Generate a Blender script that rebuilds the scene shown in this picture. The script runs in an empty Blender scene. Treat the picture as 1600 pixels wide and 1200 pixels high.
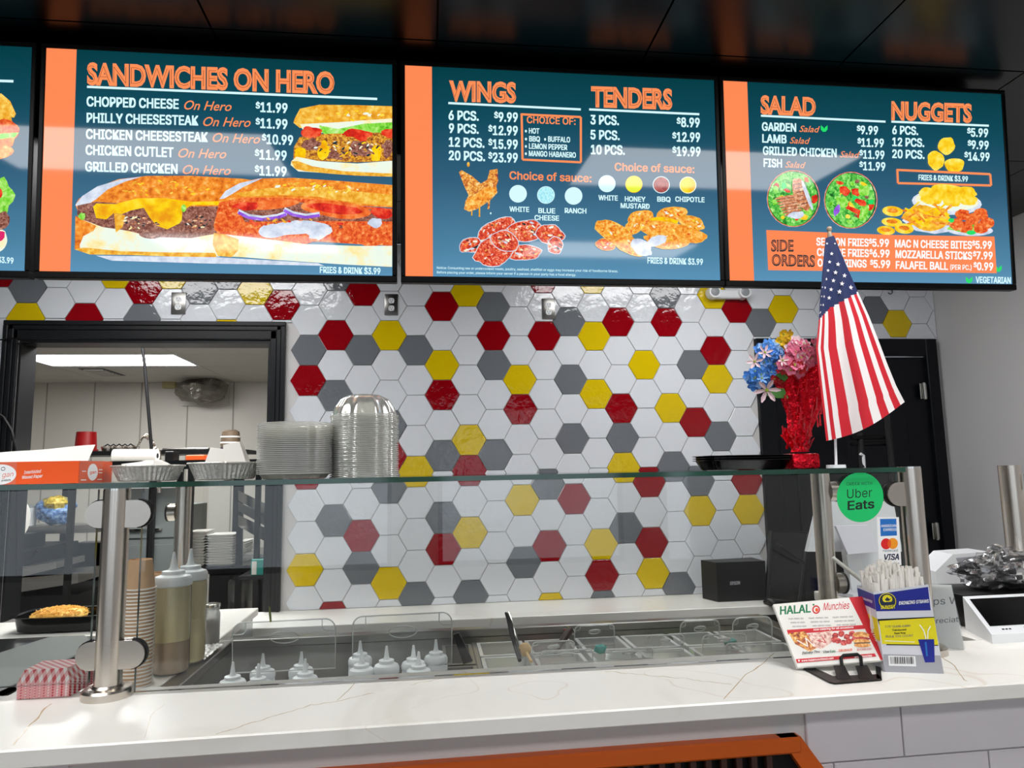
import bpy, bmesh, math, random
from math import sin, cos, pi, sqrt, radians
from mathutils import Vector, Matrix, noise
random.seed(7)
C = bpy.context.scene.collection
SC = bpy.context.scene

# ------------------------------------------------------------------ camera, light, exposure
F_PX, YAW, PITCH, ROLL = 1100.59, 0.119346, 0.123455, -0.0192818
CAM = Vector((0.0, -3.7323, 1.53))
CEIL = 2.76
_f = Vector((sin(YAW)*cos(PITCH), cos(YAW)*cos(PITCH), sin(PITCH)))
_r = Vector((cos(YAW), -sin(YAW), 0.0))
_u = _r.cross(_f)
RX = _r*cos(ROLL) + _u*sin(ROLL)
RY = -_r*sin(ROLL) + _u*cos(ROLL)
RZ = _f
cd = bpy.data.cameras.new('camera')
cam = bpy.data.objects.new('camera', cd); C.objects.link(cam)
cd.sensor_fit = 'HORIZONTAL'; cd.sensor_width = 36.0; cd.lens = 36.0*F_PX/1600.0
cd.clip_start = 0.02; cd.clip_end = 200
m = Matrix((RX, RY, -RZ)).transposed().to_4x4(); m.translation = CAM
cam.matrix_world = m
SC.camera = cam
SC.view_settings.view_transform = 'Standard'
SC.view_settings.look = 'None'
SC.view_settings.gamma = 1.0
SC.view_settings.use_curve_mapping = False
SC.view_settings.exposure = 0.0
PANEL_L = 11.5          # radiance of the ceiling light panels
w = bpy.data.worlds.new('world'); SC.world = w; w.use_nodes = True
bg = w.node_tree.nodes['Background']; bg.inputs[0].default_value = (0.80, 0.88, 1.0, 1); bg.inputs[1].default_value = 1.6

# ------------------------------------------------------------------ pixel helpers (frame 1600 x 1200)
def ray(x, y):
    return RX*((x-800)/F_PX) + RY*((600-y)/F_PX) + RZ
def at(x, y, Y=None, Z=None, X=None):
    d = ray(x, y)
    if Y is not None: t = (Y-CAM.y)/d.y
    elif Z is not None: t = (Z-CAM.z)/d.z
    else: t = (X-CAM.x)/d.x
    return CAM + d*t
def onplane(x, y, p0, n):
    d = ray(x, y); return CAM + d*((p0-CAM).dot(n)/d.dot(n))
def pj(p):
    q = p-CAM
    return (800+F_PX*q.dot(RX)/q.dot(RZ), 600-F_PX*q.dot(RY)/q.dot(RZ))
def px(n, p):          # metres covered by n pixels at point p
    return n*(p-CAM).dot(RZ)/F_PX

# ------------------------------------------------------------------ materials
def lin(c):
    if isinstance(c, str):
        c = [int(c[i:i+2], 16)/255 for i in (0, 2, 4)]
    return tuple(((v/12.92) if v <= 0.04045 else ((v+0.055)/1.055)**2.4) for v in c[:3]) + (1.0,)
def newmat(name):
    mt = bpy.data.materials.new(name); mt.use_nodes = True
    nt = mt.node_tree; nt.nodes.clear()
    out = nt.nodes.new('ShaderNodeOutputMaterial')
    return mt, nt, out
def texco(nt, kind='Object'):
    return nt.nodes.new('ShaderNodeTexCoord').outputs[kind]
def noise_tex(nt, scale, detail=3, rough=0.5, dist=0.0, vec=None):
    n = nt.nodes.new('ShaderNodeTexNoise'); n.inputs['Scale'].default_value = scale
    n.inputs['Detail'].default_value = detail; n.inputs['Roughness'].default_value = rough
    n.inputs['Distortion'].default_value = dist
    nt.links.new(vec if vec else texco(nt), n.inputs['Vector'])
    return n.outputs[0]
def ramp(nt, fac, stops):
    r = nt.nodes.new('ShaderNodeValToRGB'); nt.links.new(fac, r.inputs[0])
    e = r.color_ramp.elements
    while len(e) < len(stops): e.new(0.5)
    for k, (p, c) in enumerate(stops):
        e[k].position = p; e[k].color = lin(c)
    return r.outputs[0]
def pbr(name, col, rough=0.5, metal=0.0, spec=0.5, bump=0.0, bscale=40, bdist=0.002, coat=0.0, var=0.0, vscale=8, brush=None, ior=None):
    mt, nt, out = newmat(name)
    b = nt.nodes.new('ShaderNodeBsdfPrincipled'); nt.links.new(b.outputs[0], out.inputs[0])
    b.inputs['Base Color'].default_value = lin(col); b.inputs['Roughness'].default_value = rough
    b.inputs['Metallic'].default_value = metal; b.inputs['Specular IOR Level'].default_value = spec
    b.inputs['Coat Weight'].default_value = coat
    if var > 0:
        c = lin(col)
        n = noise_tex(nt, vscale, 4)
        r = nt.nodes.new('ShaderNodeMapRange'); nt.links.new(n, r.inputs[0])
        r.inputs[1].default_value = 0.3; r.inputs[2].default_value = 0.7; r.inputs[3].default_value = 1-var; r.inputs[4].default_value = 1+var
        mx = nt.nodes.new('ShaderNodeVectorMath'); mx.operation = 'SCALE'
        mx.inputs[0].default_value = c[:3]; nt.links.new(r.outputs[0], mx.inputs['Scale'])
        nt.links.new(mx.outputs[0], b.inputs['Base Color'])
    if bump > 0 or brush:
        if brush:
            mp = nt.nodes.new('ShaderNodeMapping'); nt.links.new(texco(nt), mp.inputs[0]); mp.inputs['Scale'].default_value = brush
            n = noise_tex(nt, bscale, 3, vec=mp.outputs[0])
        else: n = noise_tex(nt, bscale, 3)
        bp = nt.nodes.new('ShaderNodeBump'); bp.inputs['Strength'].default_value = bump; bp.inputs['Distance'].default_value = bdist
        nt.links.new(n, bp.inputs['Height']); nt.links.new(bp.outputs[0], b.inputs['Normal'])
    return mt
def glow(name, col, strength=1.0):
    mt, nt, out = newmat(name)
    e = nt.nodes.new('ShaderNodeEmission'); e.inputs[0].default_value = lin(col); e.inputs[1].default_value = strength
    nt.links.new(e.outputs[0], out.inputs[0]); return mt
def screen_mat(name, col=None, stops=None, scale=60, detail=4, dist=0.0, strength=1.0, vor=False, gradient=None, gloss=0.05):
    """lit display pixels under a glossy front sheet"""
    mt, nt, out = newmat(name)
    b = nt.nodes.new('ShaderNodeBsdfPrincipled'); nt.links.new(b.outputs[0], out.inputs[0])
    b.inputs['Base Color'].default_value = (0.004, 0.004, 0.005, 1); b.inputs['Roughness'].default_value = gloss; b.inputs['Specular IOR Level'].default_value = 0.32
    b.inputs['Emission Strength'].default_value = strength
    if gradient:
        sp = nt.nodes.new('ShaderNodeSeparateXYZ'); nt.links.new(texco(nt, 'UV'), sp.inputs[0])
        c = ramp(nt, sp.outputs[1], gradient); nt.links.new(c, b.inputs['Emission Color'])
    elif stops:
        if vor:
            v = nt.nodes.new('ShaderNodeTexVoronoi'); v.inputs['Scale'].default_value = scale; nt.links.new(texco(nt), v.inputs['Vector'])
            n2 = noise_tex(nt, scale*0.9, detail); mm = nt.nodes.new('ShaderNodeMath'); mm.operation = 'MULTIPLY_ADD'
            nt.links.new(v.outputs[0], mm.inputs[0]); mm.inputs[1].default_value = 0.7; mm.inputs[2].default_value = 0.0
            m2 = nt.nodes.new('ShaderNodeMath'); m2.operation = 'MULTIPLY_ADD'; nt.links.new(n2, m2.inputs[0]); m2.inputs[1].default_value = 0.6
            nt.links.new(mm.outputs[0], m2.inputs[2]); f = m2.outputs[0]
        else: f = noise_tex(nt, scale, detail, 0.6, dist)
        nt.links.new(ramp(nt, f, stops), b.inputs['Emission Color'])
    else: b.inputs['Emission Color'].default_value = lin(col)
    return mt
def print_mat(name, stops, scale=60, detail=4, dist=0.0):
    mt, nt, out = newmat(name)
    b = nt.nodes.new('ShaderNodeBsdfPrincipled'); nt.links.new(b.outputs[0], out.inputs[0])
    b.inputs['Roughness'].default_value = 0.35
    nt.links.new(ramp(nt, noise_tex(nt, scale, detail, 0.6, dist), stops), b.inputs['Base Color'])
    return mt
def thin_glass(name, tint=(0.97, 0.99, 0.975), ior=1.45, rough=0.0, haze=0.0, hazecol=(0.9, 0.9, 0.88), trans=0.0, bump=0.0, bscale=60, boost=1.0):
    mt, nt, out = newmat(name)
    tr = nt.nodes.new('ShaderNodeBsdfTransparent'); tr.inputs[0].default_value = (*tint, 1)
    gl = nt.nodes.new('ShaderNodeBsdfGlossy'); gl.inputs['Roughness'].default_value = rough
    fr = nt.nodes.new('ShaderNodeFresnel'); fr.inputs[0].default_value = ior
    fac = fr.outputs[0]
    if boost != 1.0:
        mu = nt.nodes.new('ShaderNodeMath'); mu.operation = 'MULTIPLY'; mu.use_clamp = True
        nt.links.new(fac, mu.inputs[0]); mu.inputs[1].default_value = boost; fac = mu.outputs[0]
    mx = nt.nodes.new('ShaderNodeMixShader'); nt.links.new(fac, mx.inputs[0])
    nt.links.new(tr.outputs[0], mx.inputs[1]); nt.links.new(gl.outputs[0], mx.inputs[2])
    last = mx.outputs[0]
    if haze > 0:
        df = nt.nodes.new('ShaderNodeBsdfDiffuse'); df.inputs[0].default_value = (*hazecol, 1)
        if trans > 0:
            tl = nt.nodes.new('ShaderNodeBsdfTranslucent'); tl.inputs[0].default_value = (*hazecol, 1)
            m4 = nt.nodes.new('ShaderNodeMixShader'); m4.inputs[0].default_value = trans
            nt.links.new(df.outputs[0], m4.inputs[1]); nt.links.new(tl.outputs[0], m4.inputs[2]); df = m4
        m3 = nt.nodes.new('ShaderNodeMixShader'); m3.inputs[0].default_value = haze
        nt.links.new(last, m3.inputs[1]); nt.links.new(df.outputs[0], m3.inputs[2]); last = m3.outputs[0]
    if bump > 0:
        bp = nt.nodes.new('ShaderNodeBump'); bp.inputs['Strength'].default_value = bump; bp.inputs['Distance'].default_value = 0.003
        nt.links.new(noise_tex(nt, bscale, 3), bp.inputs['Height'])
        nt.links.new(bp.outputs[0], gl.inputs['Normal']); nt.links.new(bp.outputs[0], fr.inputs['Normal'])
    nt.links.new(last, out.inputs[0]); return mt
def marble(name):
    mt, nt, out = newmat(name)
    b = nt.nodes.new('ShaderNodeBsdfPrincipled'); nt.links.new(b.outputs[0], out.inputs[0])
    b.inputs['Roughness'].default_value = 0.32
    co = texco(nt)
    base = ramp(nt, noise_tex(nt, 2.2, 5, 0.55, 1.2, co), [(0.30, 'e2ded5'), (0.42, 'edeae3'), (0.7, 'f3f0ea')])
    # thin gold veins: |noise-0.5| small
    n = noise_tex(nt, 0.9, 3, 0.5, 0.6, co)
    s = nt.nodes.new('ShaderNodeMath'); s.operation = 'SUBTRACT'; nt.links.new(n, s.inputs[0]); s.inputs[1].default_value = 0.5
    a = nt.nodes.new('ShaderNodeMath'); a.operation = 'ABSOLUTE'; nt.links.new(s.outputs[0], a.inputs[0])
    r = nt.nodes.new('ShaderNodeMapRange'); nt.links.new(a.outputs[0], r.inputs[0])
    r.inputs[1].default_value = 0.0; r.inputs[2].default_value = 0.0015; r.inputs[3].default_value = 0.25; r.inputs[4].default_value = 0.0
    mx = nt.nodes.new('ShaderNodeMix'); mx.data_type = 'RGBA'
    nt.links.new(r.outputs[0], mx.inputs[0]); nt.links.new(base, mx.inputs[6]); mx.inputs[7].default_value = lin('b98a4c')
    nt.links.new(mx.outputs[2], b.inputs['Base Color'])
    return mt

M = {}
def tile_mat(name, col):
    mt = pbr(name, col, rough=0.07, bump=0.5, bscale=20, bdist=0.007, spec=0.5)
    return mt
M['tile_white'] = tile_mat('glazed white', 'dcdfe4')
M['tile_red'] = tile_mat('glazed red', '8f0310')
M['tile_yellow'] = tile_mat('glazed yellow', 'd9bb08')
M['tile_gray'] = tile_mat('glazed gray', '6e7277')
M['grout'] = pbr('grout', 'cfccca', 0.8)
M['paint'] = pbr('grey wall paint', 'cdcbcb', 0.7, bump=0.05, bscale=200)
M['kpaint'] = pbr('kitchen wall panel', 'bdb9b0', 0.5)
M['kceil'] = pbr('kitchen ceiling tile', 'c2beb6', 0.7)
M['black_ceiling'] = pbr('black ceiling panel', '030304', 0.28, spec=0.32)
M['black_grid'] = pbr('black seam', '020202', 0.6)
M['floor'] = pbr('floor tile', '6d6a66', 0.35, var=0.1)
M['black_trim'] = pbr('black painted trim', '121316', 0.4, spec=.35)
M['navy'] = pbr('dark navy door paint', '04060d', 0.4, spec=.25)
M['black'] = pbr('black plastic', '070708', 0.4, spec=.3)
M['black_gloss'] = pbr('glossy black plastic', '050506', 0.15, spec=.35)
M['bezel'] = pbr('display bezel', '020203', 0.4, spec=.15)
M['dark'] = pbr('dark charcoal', '141416', 0.5, spec=.3)
M['steel'] = pbr('brushed steel', 'cfc7bd', 0.26, 1.0, bump=0.12, bscale=60, brush=(1, 1, 14), bdist=0.001)
M['steel_sheet'] = pbr('sheet steel', '9c9a96', 0.28, 1.0, bump=0.05, bscale=14)
M['steel_bright'] = pbr('polished steel', 'd2d0ca', 0.12, 1.0)
M['foil'] = pbr('aluminium foil', 'ecebe6', 0.38, 1.0, bump=1.0, bscale=160, bdist=0.004)
M['marble'] = marble('white quartz')
M['front_tile'] = pbr('white front tile', 'ded8dc', 0.25, var=0.02)
M['orange'] = pbr('orange paint', 'cf5a06', 0.45)
M['wood'] = pbr('dark wood', '3a1d14', 0.5)
M['glass'] = thin_glass('clear glass', (0.985, 0.995, 0.988))
M['glass_edge'] = pbr('green glass edge', '0b3b2c', 0.08, spec=0.8, var=0.5, vscale=6)
M['plastic_clear'] = thin_glass('clear plastic', (0.96, 0.97, 0.97), 1.5, 0.05, haze=0.04)
M['plastic_edge'] = thin_glass('clear plastic edge', (0.80, 0.83, 0.83), 1.6, 0.05, haze=0.5, trans=.4)
M['lid_clear'] = thin_glass('clear food lid', (0.93, 0.93, 0.90), 1.5, 0.10, haze=0.30, hazecol=(0.98, 0.97, 0.92), boost=2.0, trans=.5)
M['white_plastic'] = pbr('white plastic', 'e6e8ea', 0.3)
M['cap_plastic'] = pbr('translucent white cap', 'e4e8ea', 0.35)
M['white'] = pbr('white paper', 'efebe4', 0.8)
M['foam'] = pbr('white foam', 'd9d6cf', 0.7)
M['cup'] = pbr('kraft paper cup', 'd6b08a', 0.7)
M['red'] = pbr('red plastic', '9c0a10', 0.35)
M['teal'] = pbr('teal plastic', '10857b', 0.4)
M['lamp'] = glow('light panel diffuser', 'ffffff', PANEL_L)

# ------------------------------------------------------------------ geometry helpers
def V(*a): return Vector(a)
class MB:
    def __init__(s): s.v = []; s.f = []; s.m = []; s.uv = None
    def add(s, vs, fs, m=0):
        o = len(s.v); s.v += [tuple(v) for v in vs]; s.f += [tuple(i+o for i in f) for f in fs]; s.m += [m]*len(fs)
        return s
    def box(s, lo, hi, m=0, bev=0.0, seg=2, rot=None, c=None):
        """box from corner lo to hi; rot = Matrix applied about c (box centre)"""
        lo = Vector(lo); hi = Vector(hi); ce = (lo+hi)/2; h = (hi-lo)/2
        if bev > 0:
            bm = bmesh.new(); bmesh.ops.create_cube(bm, size=2.0)
            for v in bm.verts: v.co = Vector((v.co.x*h.x, v.co.y*h.y, v.co.z*h.z))
            bmesh.ops.bevel(bm, geom=bm.edges[:], offset=bev, segments=seg, profile=0.5, affect='EDGES')
            bm.verts.index_update(); vs = [v.co.copy() for v in bm.verts]; fs = [[v.index for v in f.verts] for f in bm.faces]; bm.free()
        else:
            vs = [Vector((x*h.x, y*h.y, z*h.z)) for x in (-1, 1) for y in (-1, 1) for z in (-1, 1)]
            fs = [(0, 1, 3, 2), (4, 6, 7, 5), (0, 4, 5, 1), (2, 3, 7, 6), (0, 2, 6, 4), (1, 5, 7, 3)]
        if rot: vs = [rot @ v for v in vs]
        if c is not None: ce = Vector(c)
        return s.add([v+ce for v in vs], fs, m)
    def cyl(s, a, b, r0, r1=None, n=16, m=0, caps=True):
        r1 = r0 if r1 is None else r1
        a = Vector(a); b = Vector(b); d = (b-a).normalized(); u = d.orthogonal().normalized(); w_ = d.cross(u)
        vs = []
        for p, r in ((a, r0), (b, r1)):
            for k in range(n):
                t = 2*pi*k/n; vs.append(p+(u*cos(t)+w_*sin(t))*r)
        fs = [(k, (k+1) % n, n+(k+1) % n, n+k) for k in range(n)]
        if caps: fs += [tuple(range(n-1, -1, -1)), tuple(range(n, 2*n))]
        return s.add(vs, fs, m)
    def tube(s, pts, r, n=8, m=0, closed=False):
        pts = [Vector(p) for p in pts]; L = len(pts); vs = []
        pu = None
        for i, p in enumerate(pts):
            a = pts[(i-1) % L] if (closed or i) else p; b = pts[(i+1) % L] if (closed or i < L-1) else p
            d = (b-a).normalized()
            u = d.orthogonal().normalized() if pu is None else (pu-d*pu.dot(d)).normalized()
            pu = u; w_ = d.cross(u); rr = r[i] if isinstance(r, (list, tuple)) else r
            vs += [p+(u*cos(2*pi*k/n)+w_*sin(2*pi*k/n))*rr for k in range(n)]
        fs = []
        for i in range(L if closed else L-1):
            j = (i+1) % L
            fs += [(i*n+k, i*n+(k+1) % n, j*n+(k+1) % n, j*n+k) for k in range(n)]
        if not closed: fs += [tuple(range(n-1, -1, -1)), tuple(range((L-1)*n, L*n))]
        return s.add(vs, fs, m)
    def lathe(s, prof, n=24, o=(0, 0, 0), m=0, flute=0.0, nf=12, cap0=False, cap1=False, fl=None):
        o = Vector(o); vs = []
        for i, (r, z) in enumerate(prof):
            fa = flute*(fl[i] if fl else 1)
            for k in range(n):
                t = 2*pi*k/n; rr = r*(1+fa*cos(nf*t)); vs.append(o+Vector((rr*cos(t), rr*sin(t), z)))
        fs = []
        for i in range(len(prof)-1):
            fs += [(i*n+k, i*n+(k+1) % n, (i+1)*n+(k+1) % n, (i+1)*n+k) for k in range(n)]
        if cap0: fs.append(tuple(range(n-1, -1, -1)))
        if cap1: fs.append(tuple(range((len(prof)-1)*n, len(prof)*n)))
        return s.add(vs, fs, m)
    def poly(s, pts, m=0): return s.add(pts, [tuple(range(len(pts)))], m)
    def prism(s, pts, vec, m=0):
        pts = [Vector(p) for p in pts]; n = len(pts); vec = Vector(vec)
        fs = [tuple(range(n-1, -1, -1)), tuple(range(n, 2*n))]+[(k, (k+1) % n, n+(k+1) % n, n+k) for k in range(n)]
        return s.add(pts+[p+vec for p in pts], fs, m)
    def grid(s, fn, nu, nv, m=0, matfn=None, thick=0):
        vs = [fn(i/nu, j/nv) for j in range(nv+1) for i in range(nu+1)]
        o = len(s.v); s.v += [tuple(v) for v in vs]
        for j in range(nv):
            for i in range(nu):
                a = o+j*(nu+1)+i; s.f.append((a, a+1, a+nu+2, a+nu+1)); s.m.append(matfn((i+.5)/nu, (j+.5)/nv) if matfn else m)
        return s
    def ball(s, c, r, n=10, k=6, m=0, jag=0.0, seed=0):
        c = Vector(c); r = Vector(r) if not isinstance(r, (int, float)) else Vector((r, r, r)); vs = []; fs = []
        for i in range(1, k):
            a = pi*i/k
            for j in range(n):
                t = 2*pi*j/n; d = Vector((sin(a)*cos(t), sin(a)*sin(t), cos(a)))
                q = 1+jag*noise.noise(d*1.7+Vector((seed, seed*.7, 0))) if jag else 1
                vs.append(c+Vector((d.x*r.x, d.y*r.y, d.z*r.z))*q)
        vs += [c+Vector((0, 0, r.z)), c-Vector((0, 0, r.z))]; T = len(vs)-2
        for i in range(k-2): fs += [(i*n+j, (i+1)*n+j, (i+1)*n+(j+1) % n, i*n+(j+1) % n) for j in range(n)]
        fs += [(T, j, (j+1) % n) for j in range(n)]+[(T+1, (k-2)*n+(j+1) % n, (k-2)*n+j) for j in range(n)]
        return s.add(vs, fs, m)
    def build(s, name, mats, parent=None, smooth=0.6, loc=None, uvs=None):
        me = bpy.data.meshes.new(name); me.from_pydata(s.v, [], s.f); me.update()
        if not isinstance(mats, (list, tuple)): mats = [mats]
        for mm in mats: me.materials.append(M[mm] if isinstance(mm, str) else mm)
        me.polygons.foreach_set('material_index', s.m)
        if uvs:
            ul = me.uv_layers.new(name='UVMap')
            for l in me.loops: ul.data[l.index].uv = uvs[l.vertex_index]
        if smooth:
            me.shade_smooth(); me.set_sharp_from_angle(angle=smooth)
        return link(name, me, parent, loc)
WL = {}
def wloc(o): return WL.get(o.name, Vector((0, 0, 0)))
def link(name, me, parent=None, loc=None):
    o = bpy.data.objects.new(name, me); C.objects.link(o)
    if loc is not None: o.location = loc
    WL[o.name] = Vector(loc) if loc is not None else Vector((0, 0, 0))
    if parent is not None:
        o.parent = parent; o.matrix_parent_inverse = Matrix.Translation(-wloc(parent))
    return o
def tag(o, label=None, cat=None, group=None, kind=None):
    if label: o['label'] = label
    if cat: o['category'] = cat
    if group: o['group'] = group
    if kind: o['kind'] = kind
    return o
def thing(name, label, cat, loc, group=None):
    return tag(link(name, None, None, Vector(loc)), label, cat, group)
def dup(root, loc, label=None, group=None):
    r = root.copy(); C.objects.link(r); r.location = loc; WL[r.name] = Vector(loc)
    if label: r['label'] = label
    if group: r['group'] = group
    for ch in list(root.children):
        c = ch.copy(); C.objects.link(c); c.parent = r; c.matrix_parent_inverse = ch.matrix_parent_inverse
        for g in ch.children:
            d = g.copy(); C.objects.link(d); d.parent = c; d.matrix_parent_inverse = g.matrix_parent_inverse
    return r
def struct(name, mb, mats, parent=None, smooth=0.6):
    o = mb.build(name, mats, parent, smooth)
    if parent is None: o['kind'] = 'structure'
    return o
# ---- flat lettering and pictures laid on a real surface
def homog(src, dst):
    A = []; B = []
    for (x, y), (u, v) in zip(src, dst):
        A.append([x, y, 1, 0, 0, 0, -u*x, -u*y]); B.append(u)
        A.append([0, 0, 0, x, y, 1, -v*x, -v*y]); B.append(v)
    n = 8
    for i in range(n):
        p = max(range(i, n), key=lambda r: abs(A[r][i])); A[i], A[p] = A[p], A[i]; B[i], B[p] = B[p], B[i]
        for r in range(n):
            if r != i:
                k = A[r][i]/A[i][i]
                if k:
                    A[r] = [a-k*b for a, b in zip(A[r], A[i])]; B[r] -= k*B[i]
    h = [B[i]/A[i][i] for i in range(n)]
    def ap(x, y):
        d = h[6]*x+h[7]*y+1; return ((h[0]*x+h[1]*y+h[2])/d, (h[3]*x+h[4]*y+h[5])/d)
    return ap
_tc = {}
FONT = None
try:        # Blender's own bundled sans face; its default face otherwise
    import os
    for base in (bpy.utils.resource_path('LOCAL'), bpy.utils.resource_path('SYSTEM'), bpy.utils.system_resource('DATAFILES')):
        for sub_ in ('datafiles/fonts/Inter.woff2', 'fonts/Inter.woff2'):
            fp_ = os.path.join(base, sub_) if base else ''
            if FONT is None and fp_ and os.path.exists(fp_): FONT = bpy.data.fonts.load(fp_)
except Exception:
    FONT = None
def text_shape(body, offset=0.0, res=4, face=0):
    key = (body, offset, face)
    if key in _tc: return _tc[key]
    cu = bpy.data.curves.new('lettering', 'FONT'); cu.body = body; cu.resolution_u = res; cu.offset = offset; cu.size = 1.0
    if face == 0 and FONT is not None: cu.font = FONT
    ob = bpy.data.objects.new('lettering', cu)
    me = ob.to_mesh()
    vs = [(v.co.x, v.co.y) for v in me.vertices]; fs = [tuple(p.vertices) for p in me.polygons]
    ob.to_mesh_clear(); bpy.data.objects.remove(ob); bpy.data.curves.remove(cu)
    _tc[key] = (vs, fs); return vs, fs
_H = {}
def cap_height(face):
    if face not in _H:
        vs, _ = text_shape('H', 0.0, 4, face); _H[face] = max(v[1] for v in vs)
    return _H[face]
class Print:
    """corners in photo pixels TL,TR,BR,BL and the same four points of the real surface"""
    def __init__(s, pc, wc, parent, step=0.00003, clip=True):
        s.h = homog(pc, [(0, 0), (1, 0), (1, 1), (0, 1)]); s.w = [Vector(p) for p in wc]; s.parent = parent
        s.n = (s.w[3]-s.w[0]).cross(s.w[1]-s.w[0]).normalized()
        if s.n.dot(CAM-s.w[0]) < 0: s.n = -s.n
        s.k = 1; s.step = step; s.parts = {}; s.clip = clip
    def P(s, x, y, k=None):
        u, v = s.h(x, y)
        if s.clip: u = min(1, max(0, u)); v = min(1, max(0, v))
        a, b, c, d = s.w
        return a*(1-u)*(1-v)+b*u*(1-v)+c*u*v+d*(1-u)*v+s.n*(s.step*(s.k if k is None else k))
    def mb(s, part, mat):
        p = s.parts.setdefault(part, (MB(), []))
        if mat not in p[1]: p[1].append(mat)
        return p[0], p[1].index(mat)
    def poly(s, part, pts, mat, lift=True):
        if lift: s.k += 1
        b, i = s.mb(part, mat); ps = [s.P(*q) for q in pts]
        # triangulate as polygon
        b.poly(ps, i)
    def line(s, part, pts, wpx, mat):
        s.k += 1; b, i = s.mb(part, mat)
        for (x0, y0), (x1, y1) in zip(pts, pts[1:]):
            d = math.hypot(x1-x0, y1-y0) or 1; nx, ny = -(y1-y0)/d*wpx/2, (x1-x0)/d*wpx/2
            b.poly([s.P(x0+nx, y0+ny), s.P(x1+nx, y1+ny), s.P(x1-nx, y1-ny), s.P(x0-nx, y0-ny)], i)
    def blob(s, part, cx, cy, rx, ry, mat, rot=0, jag=0.0, n=22, seed=0, lift=True):
        pts = []
        for k in range(n):
            t = 2*pi*k/n; q = 1+jag*noise.noise(Vector((cos(t)*1.6+seed*3.1, sin(t)*1.6, seed)))*1.8
            x = rx*q*cos(t); y = ry*q*sin(t); pts.append((cx+x*cos(rot)-y*sin(rot), cy+x*sin(rot)+y*cos(rot)))
        s.poly(part, pts, mat, lift)
    def ring(s, part, cx, cy, rx, ry, wpx, mat, n=28, rot=0):
        s.k += 1; b, i = s.mb(part, mat)
        def q(t, e): x = (rx+e)*cos(t); y = (ry+e)*sin(t); return s.P(cx+x*cos(rot)-y*sin(rot), cy+x*sin(rot)+y*cos(rot))
        for k in range(n):
            t0 = 2*pi*k/n; t1 = 2*pi*(k+1)/n; b.poly([q(t0, wpx/2), q(t1, wpx/2), q(t1, -wpx/2), q(t0, -wpx/2)], i)
    def text(s, part, body, p0, p1, h, mat, offset=0.02, up=None, shear=0.0, lift=0.5, face=0):
        """baseline from pixel p0 to p1, capital height h px"""
        stamp = [(0, 0)]
        if face == 0 and FONT is not None:
            d_ = max(0.0, offset)*.95; offset = 0.0
            if d_ > .004: stamp = [(-d_, -d_*.7), (d_, -d_*.7), (d_, d_*.7), (-d_, d_*.7), (0, 0)]
        vs, fs = text_shape(body, offset, 3, face)
        if not vs: return
        x0 = min(v[0] for v in vs); x1 = max(v[0] for v in vs); H = cap_height(face)
        bx, by = p1[0]-p0[0], p1[1]-p0[1]; L = math.hypot(bx, by)
        if up is None: up = (0.0, -1.0)
        b, i = s.mb(part, mat)
        for si, (ox, oy) in enumerate(stamp):
          out = []
          for x, y in vs:
            x += ox; y += oy
            t = (x-x0)/(x1-x0); yy = y/H*h
            out.append(s.P(p0[0]+bx*t+up[0]*yy+shear*yy*bx/L, p0[1]+by*t+up[1]*yy+shear*yy*by/L, s.k+lift+si*.04))
          b.add(out, fs, i)
    def done(s, labels=None):
        res = {}
        for name, (b, mats) in s.parts.items():
            res[name] = b.build(name.split('#')[0], mats, s.parent, smooth=0)
        return res
def clip_poly(pts, keep):
    """keep: list of (a,b,c) half planes a*x+b*y<=c"""
    for a, b, c in keep:
        out = []
        for i in range(len(pts)):
            p, q = pts[i], pts[(i+1) % len(pts)]; dp = a*p[0]+b*p[1]-c; dq = a*q[0]+b*q[1]-c
            if dp <= 0: out.append(p)
            if (dp < 0 < dq) or (dq < 0 < dp):
                t = dp/(dp-dq); out.append((p[0]+(q[0]-p[0])*t, p[1]+(q[1]-p[1])*t))
        pts = out
        if len(pts) < 3: return []
    return pts

# ------------------------------------------------------------------ the room
XR = 2.95; YF = -8.5; XL = -5.2
WX0, WX1, WZ0, WZ1 = -2.03, -0.812, 0.80, 2.235      # opening to the kitchen
FX0, FX1, FZ1 = -2.095, -0.735, 2.325                # its black casing
DX0, DX1, DZ1 = 1.825, 2.922, 2.245                  # dark door
struct('floor', MB().box((XL, YF, -0.05), (XR, 6.2, 0)), 'floor')
ceiling = struct('ceiling', MB().box((XL, YF, CEIL+0.02), (XR, 0, CEIL+0.08)), 'black_grid')
GX = lambda k: 0.03+0.62*k
GY = lambda k: -0.613*k
LIGHT_CELLS = {}
for name, (i, j) in {'aisle_left': (-3, 1), 'aisle_right': (1, 1), 'near_left': (-3, 4), 'near_right': (1, 4), 'far_left': (-3, 7), 'far_right': (1, 7), 'back_left': (-3, 11), 'back_right': (1, 11)}.items():
    LIGHT_CELLS[(i, j)] = name; LIGHT_CELLS[(i+1, j)] = None
_pan = MB().box((0.003, -0.610, CEIL), (0.617, -0.003, CEIL+0.02)); _pme = None
far_pan = MB()
for j in range(0, 14):
    for i in range(-8, 5):
        if (i, j) in LIGHT_CELLS: continue
        x0 = GX(i); y0 = GY(j); x1 = min(x0+0.62, XR)
        if x1-x0 < 0.61 or j > 7 or i < -6:
            far_pan.box((x0+0.003, y0-0.610, CEIL), (x1-0.003, max(YF, y0)-0.003, CEIL+0.02)); continue
        if _pme is None:
            o = _pan.build('ceiling_panel', 'black_ceiling', ceiling); _pme = o.data
        else: o = link('ceiling_panel', _pme, ceiling)
        o.location = (x0, y0, 0)
far_pan.build('ceiling_panel', 'black_ceiling', ceiling)['kind'] = 'stuff'
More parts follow.
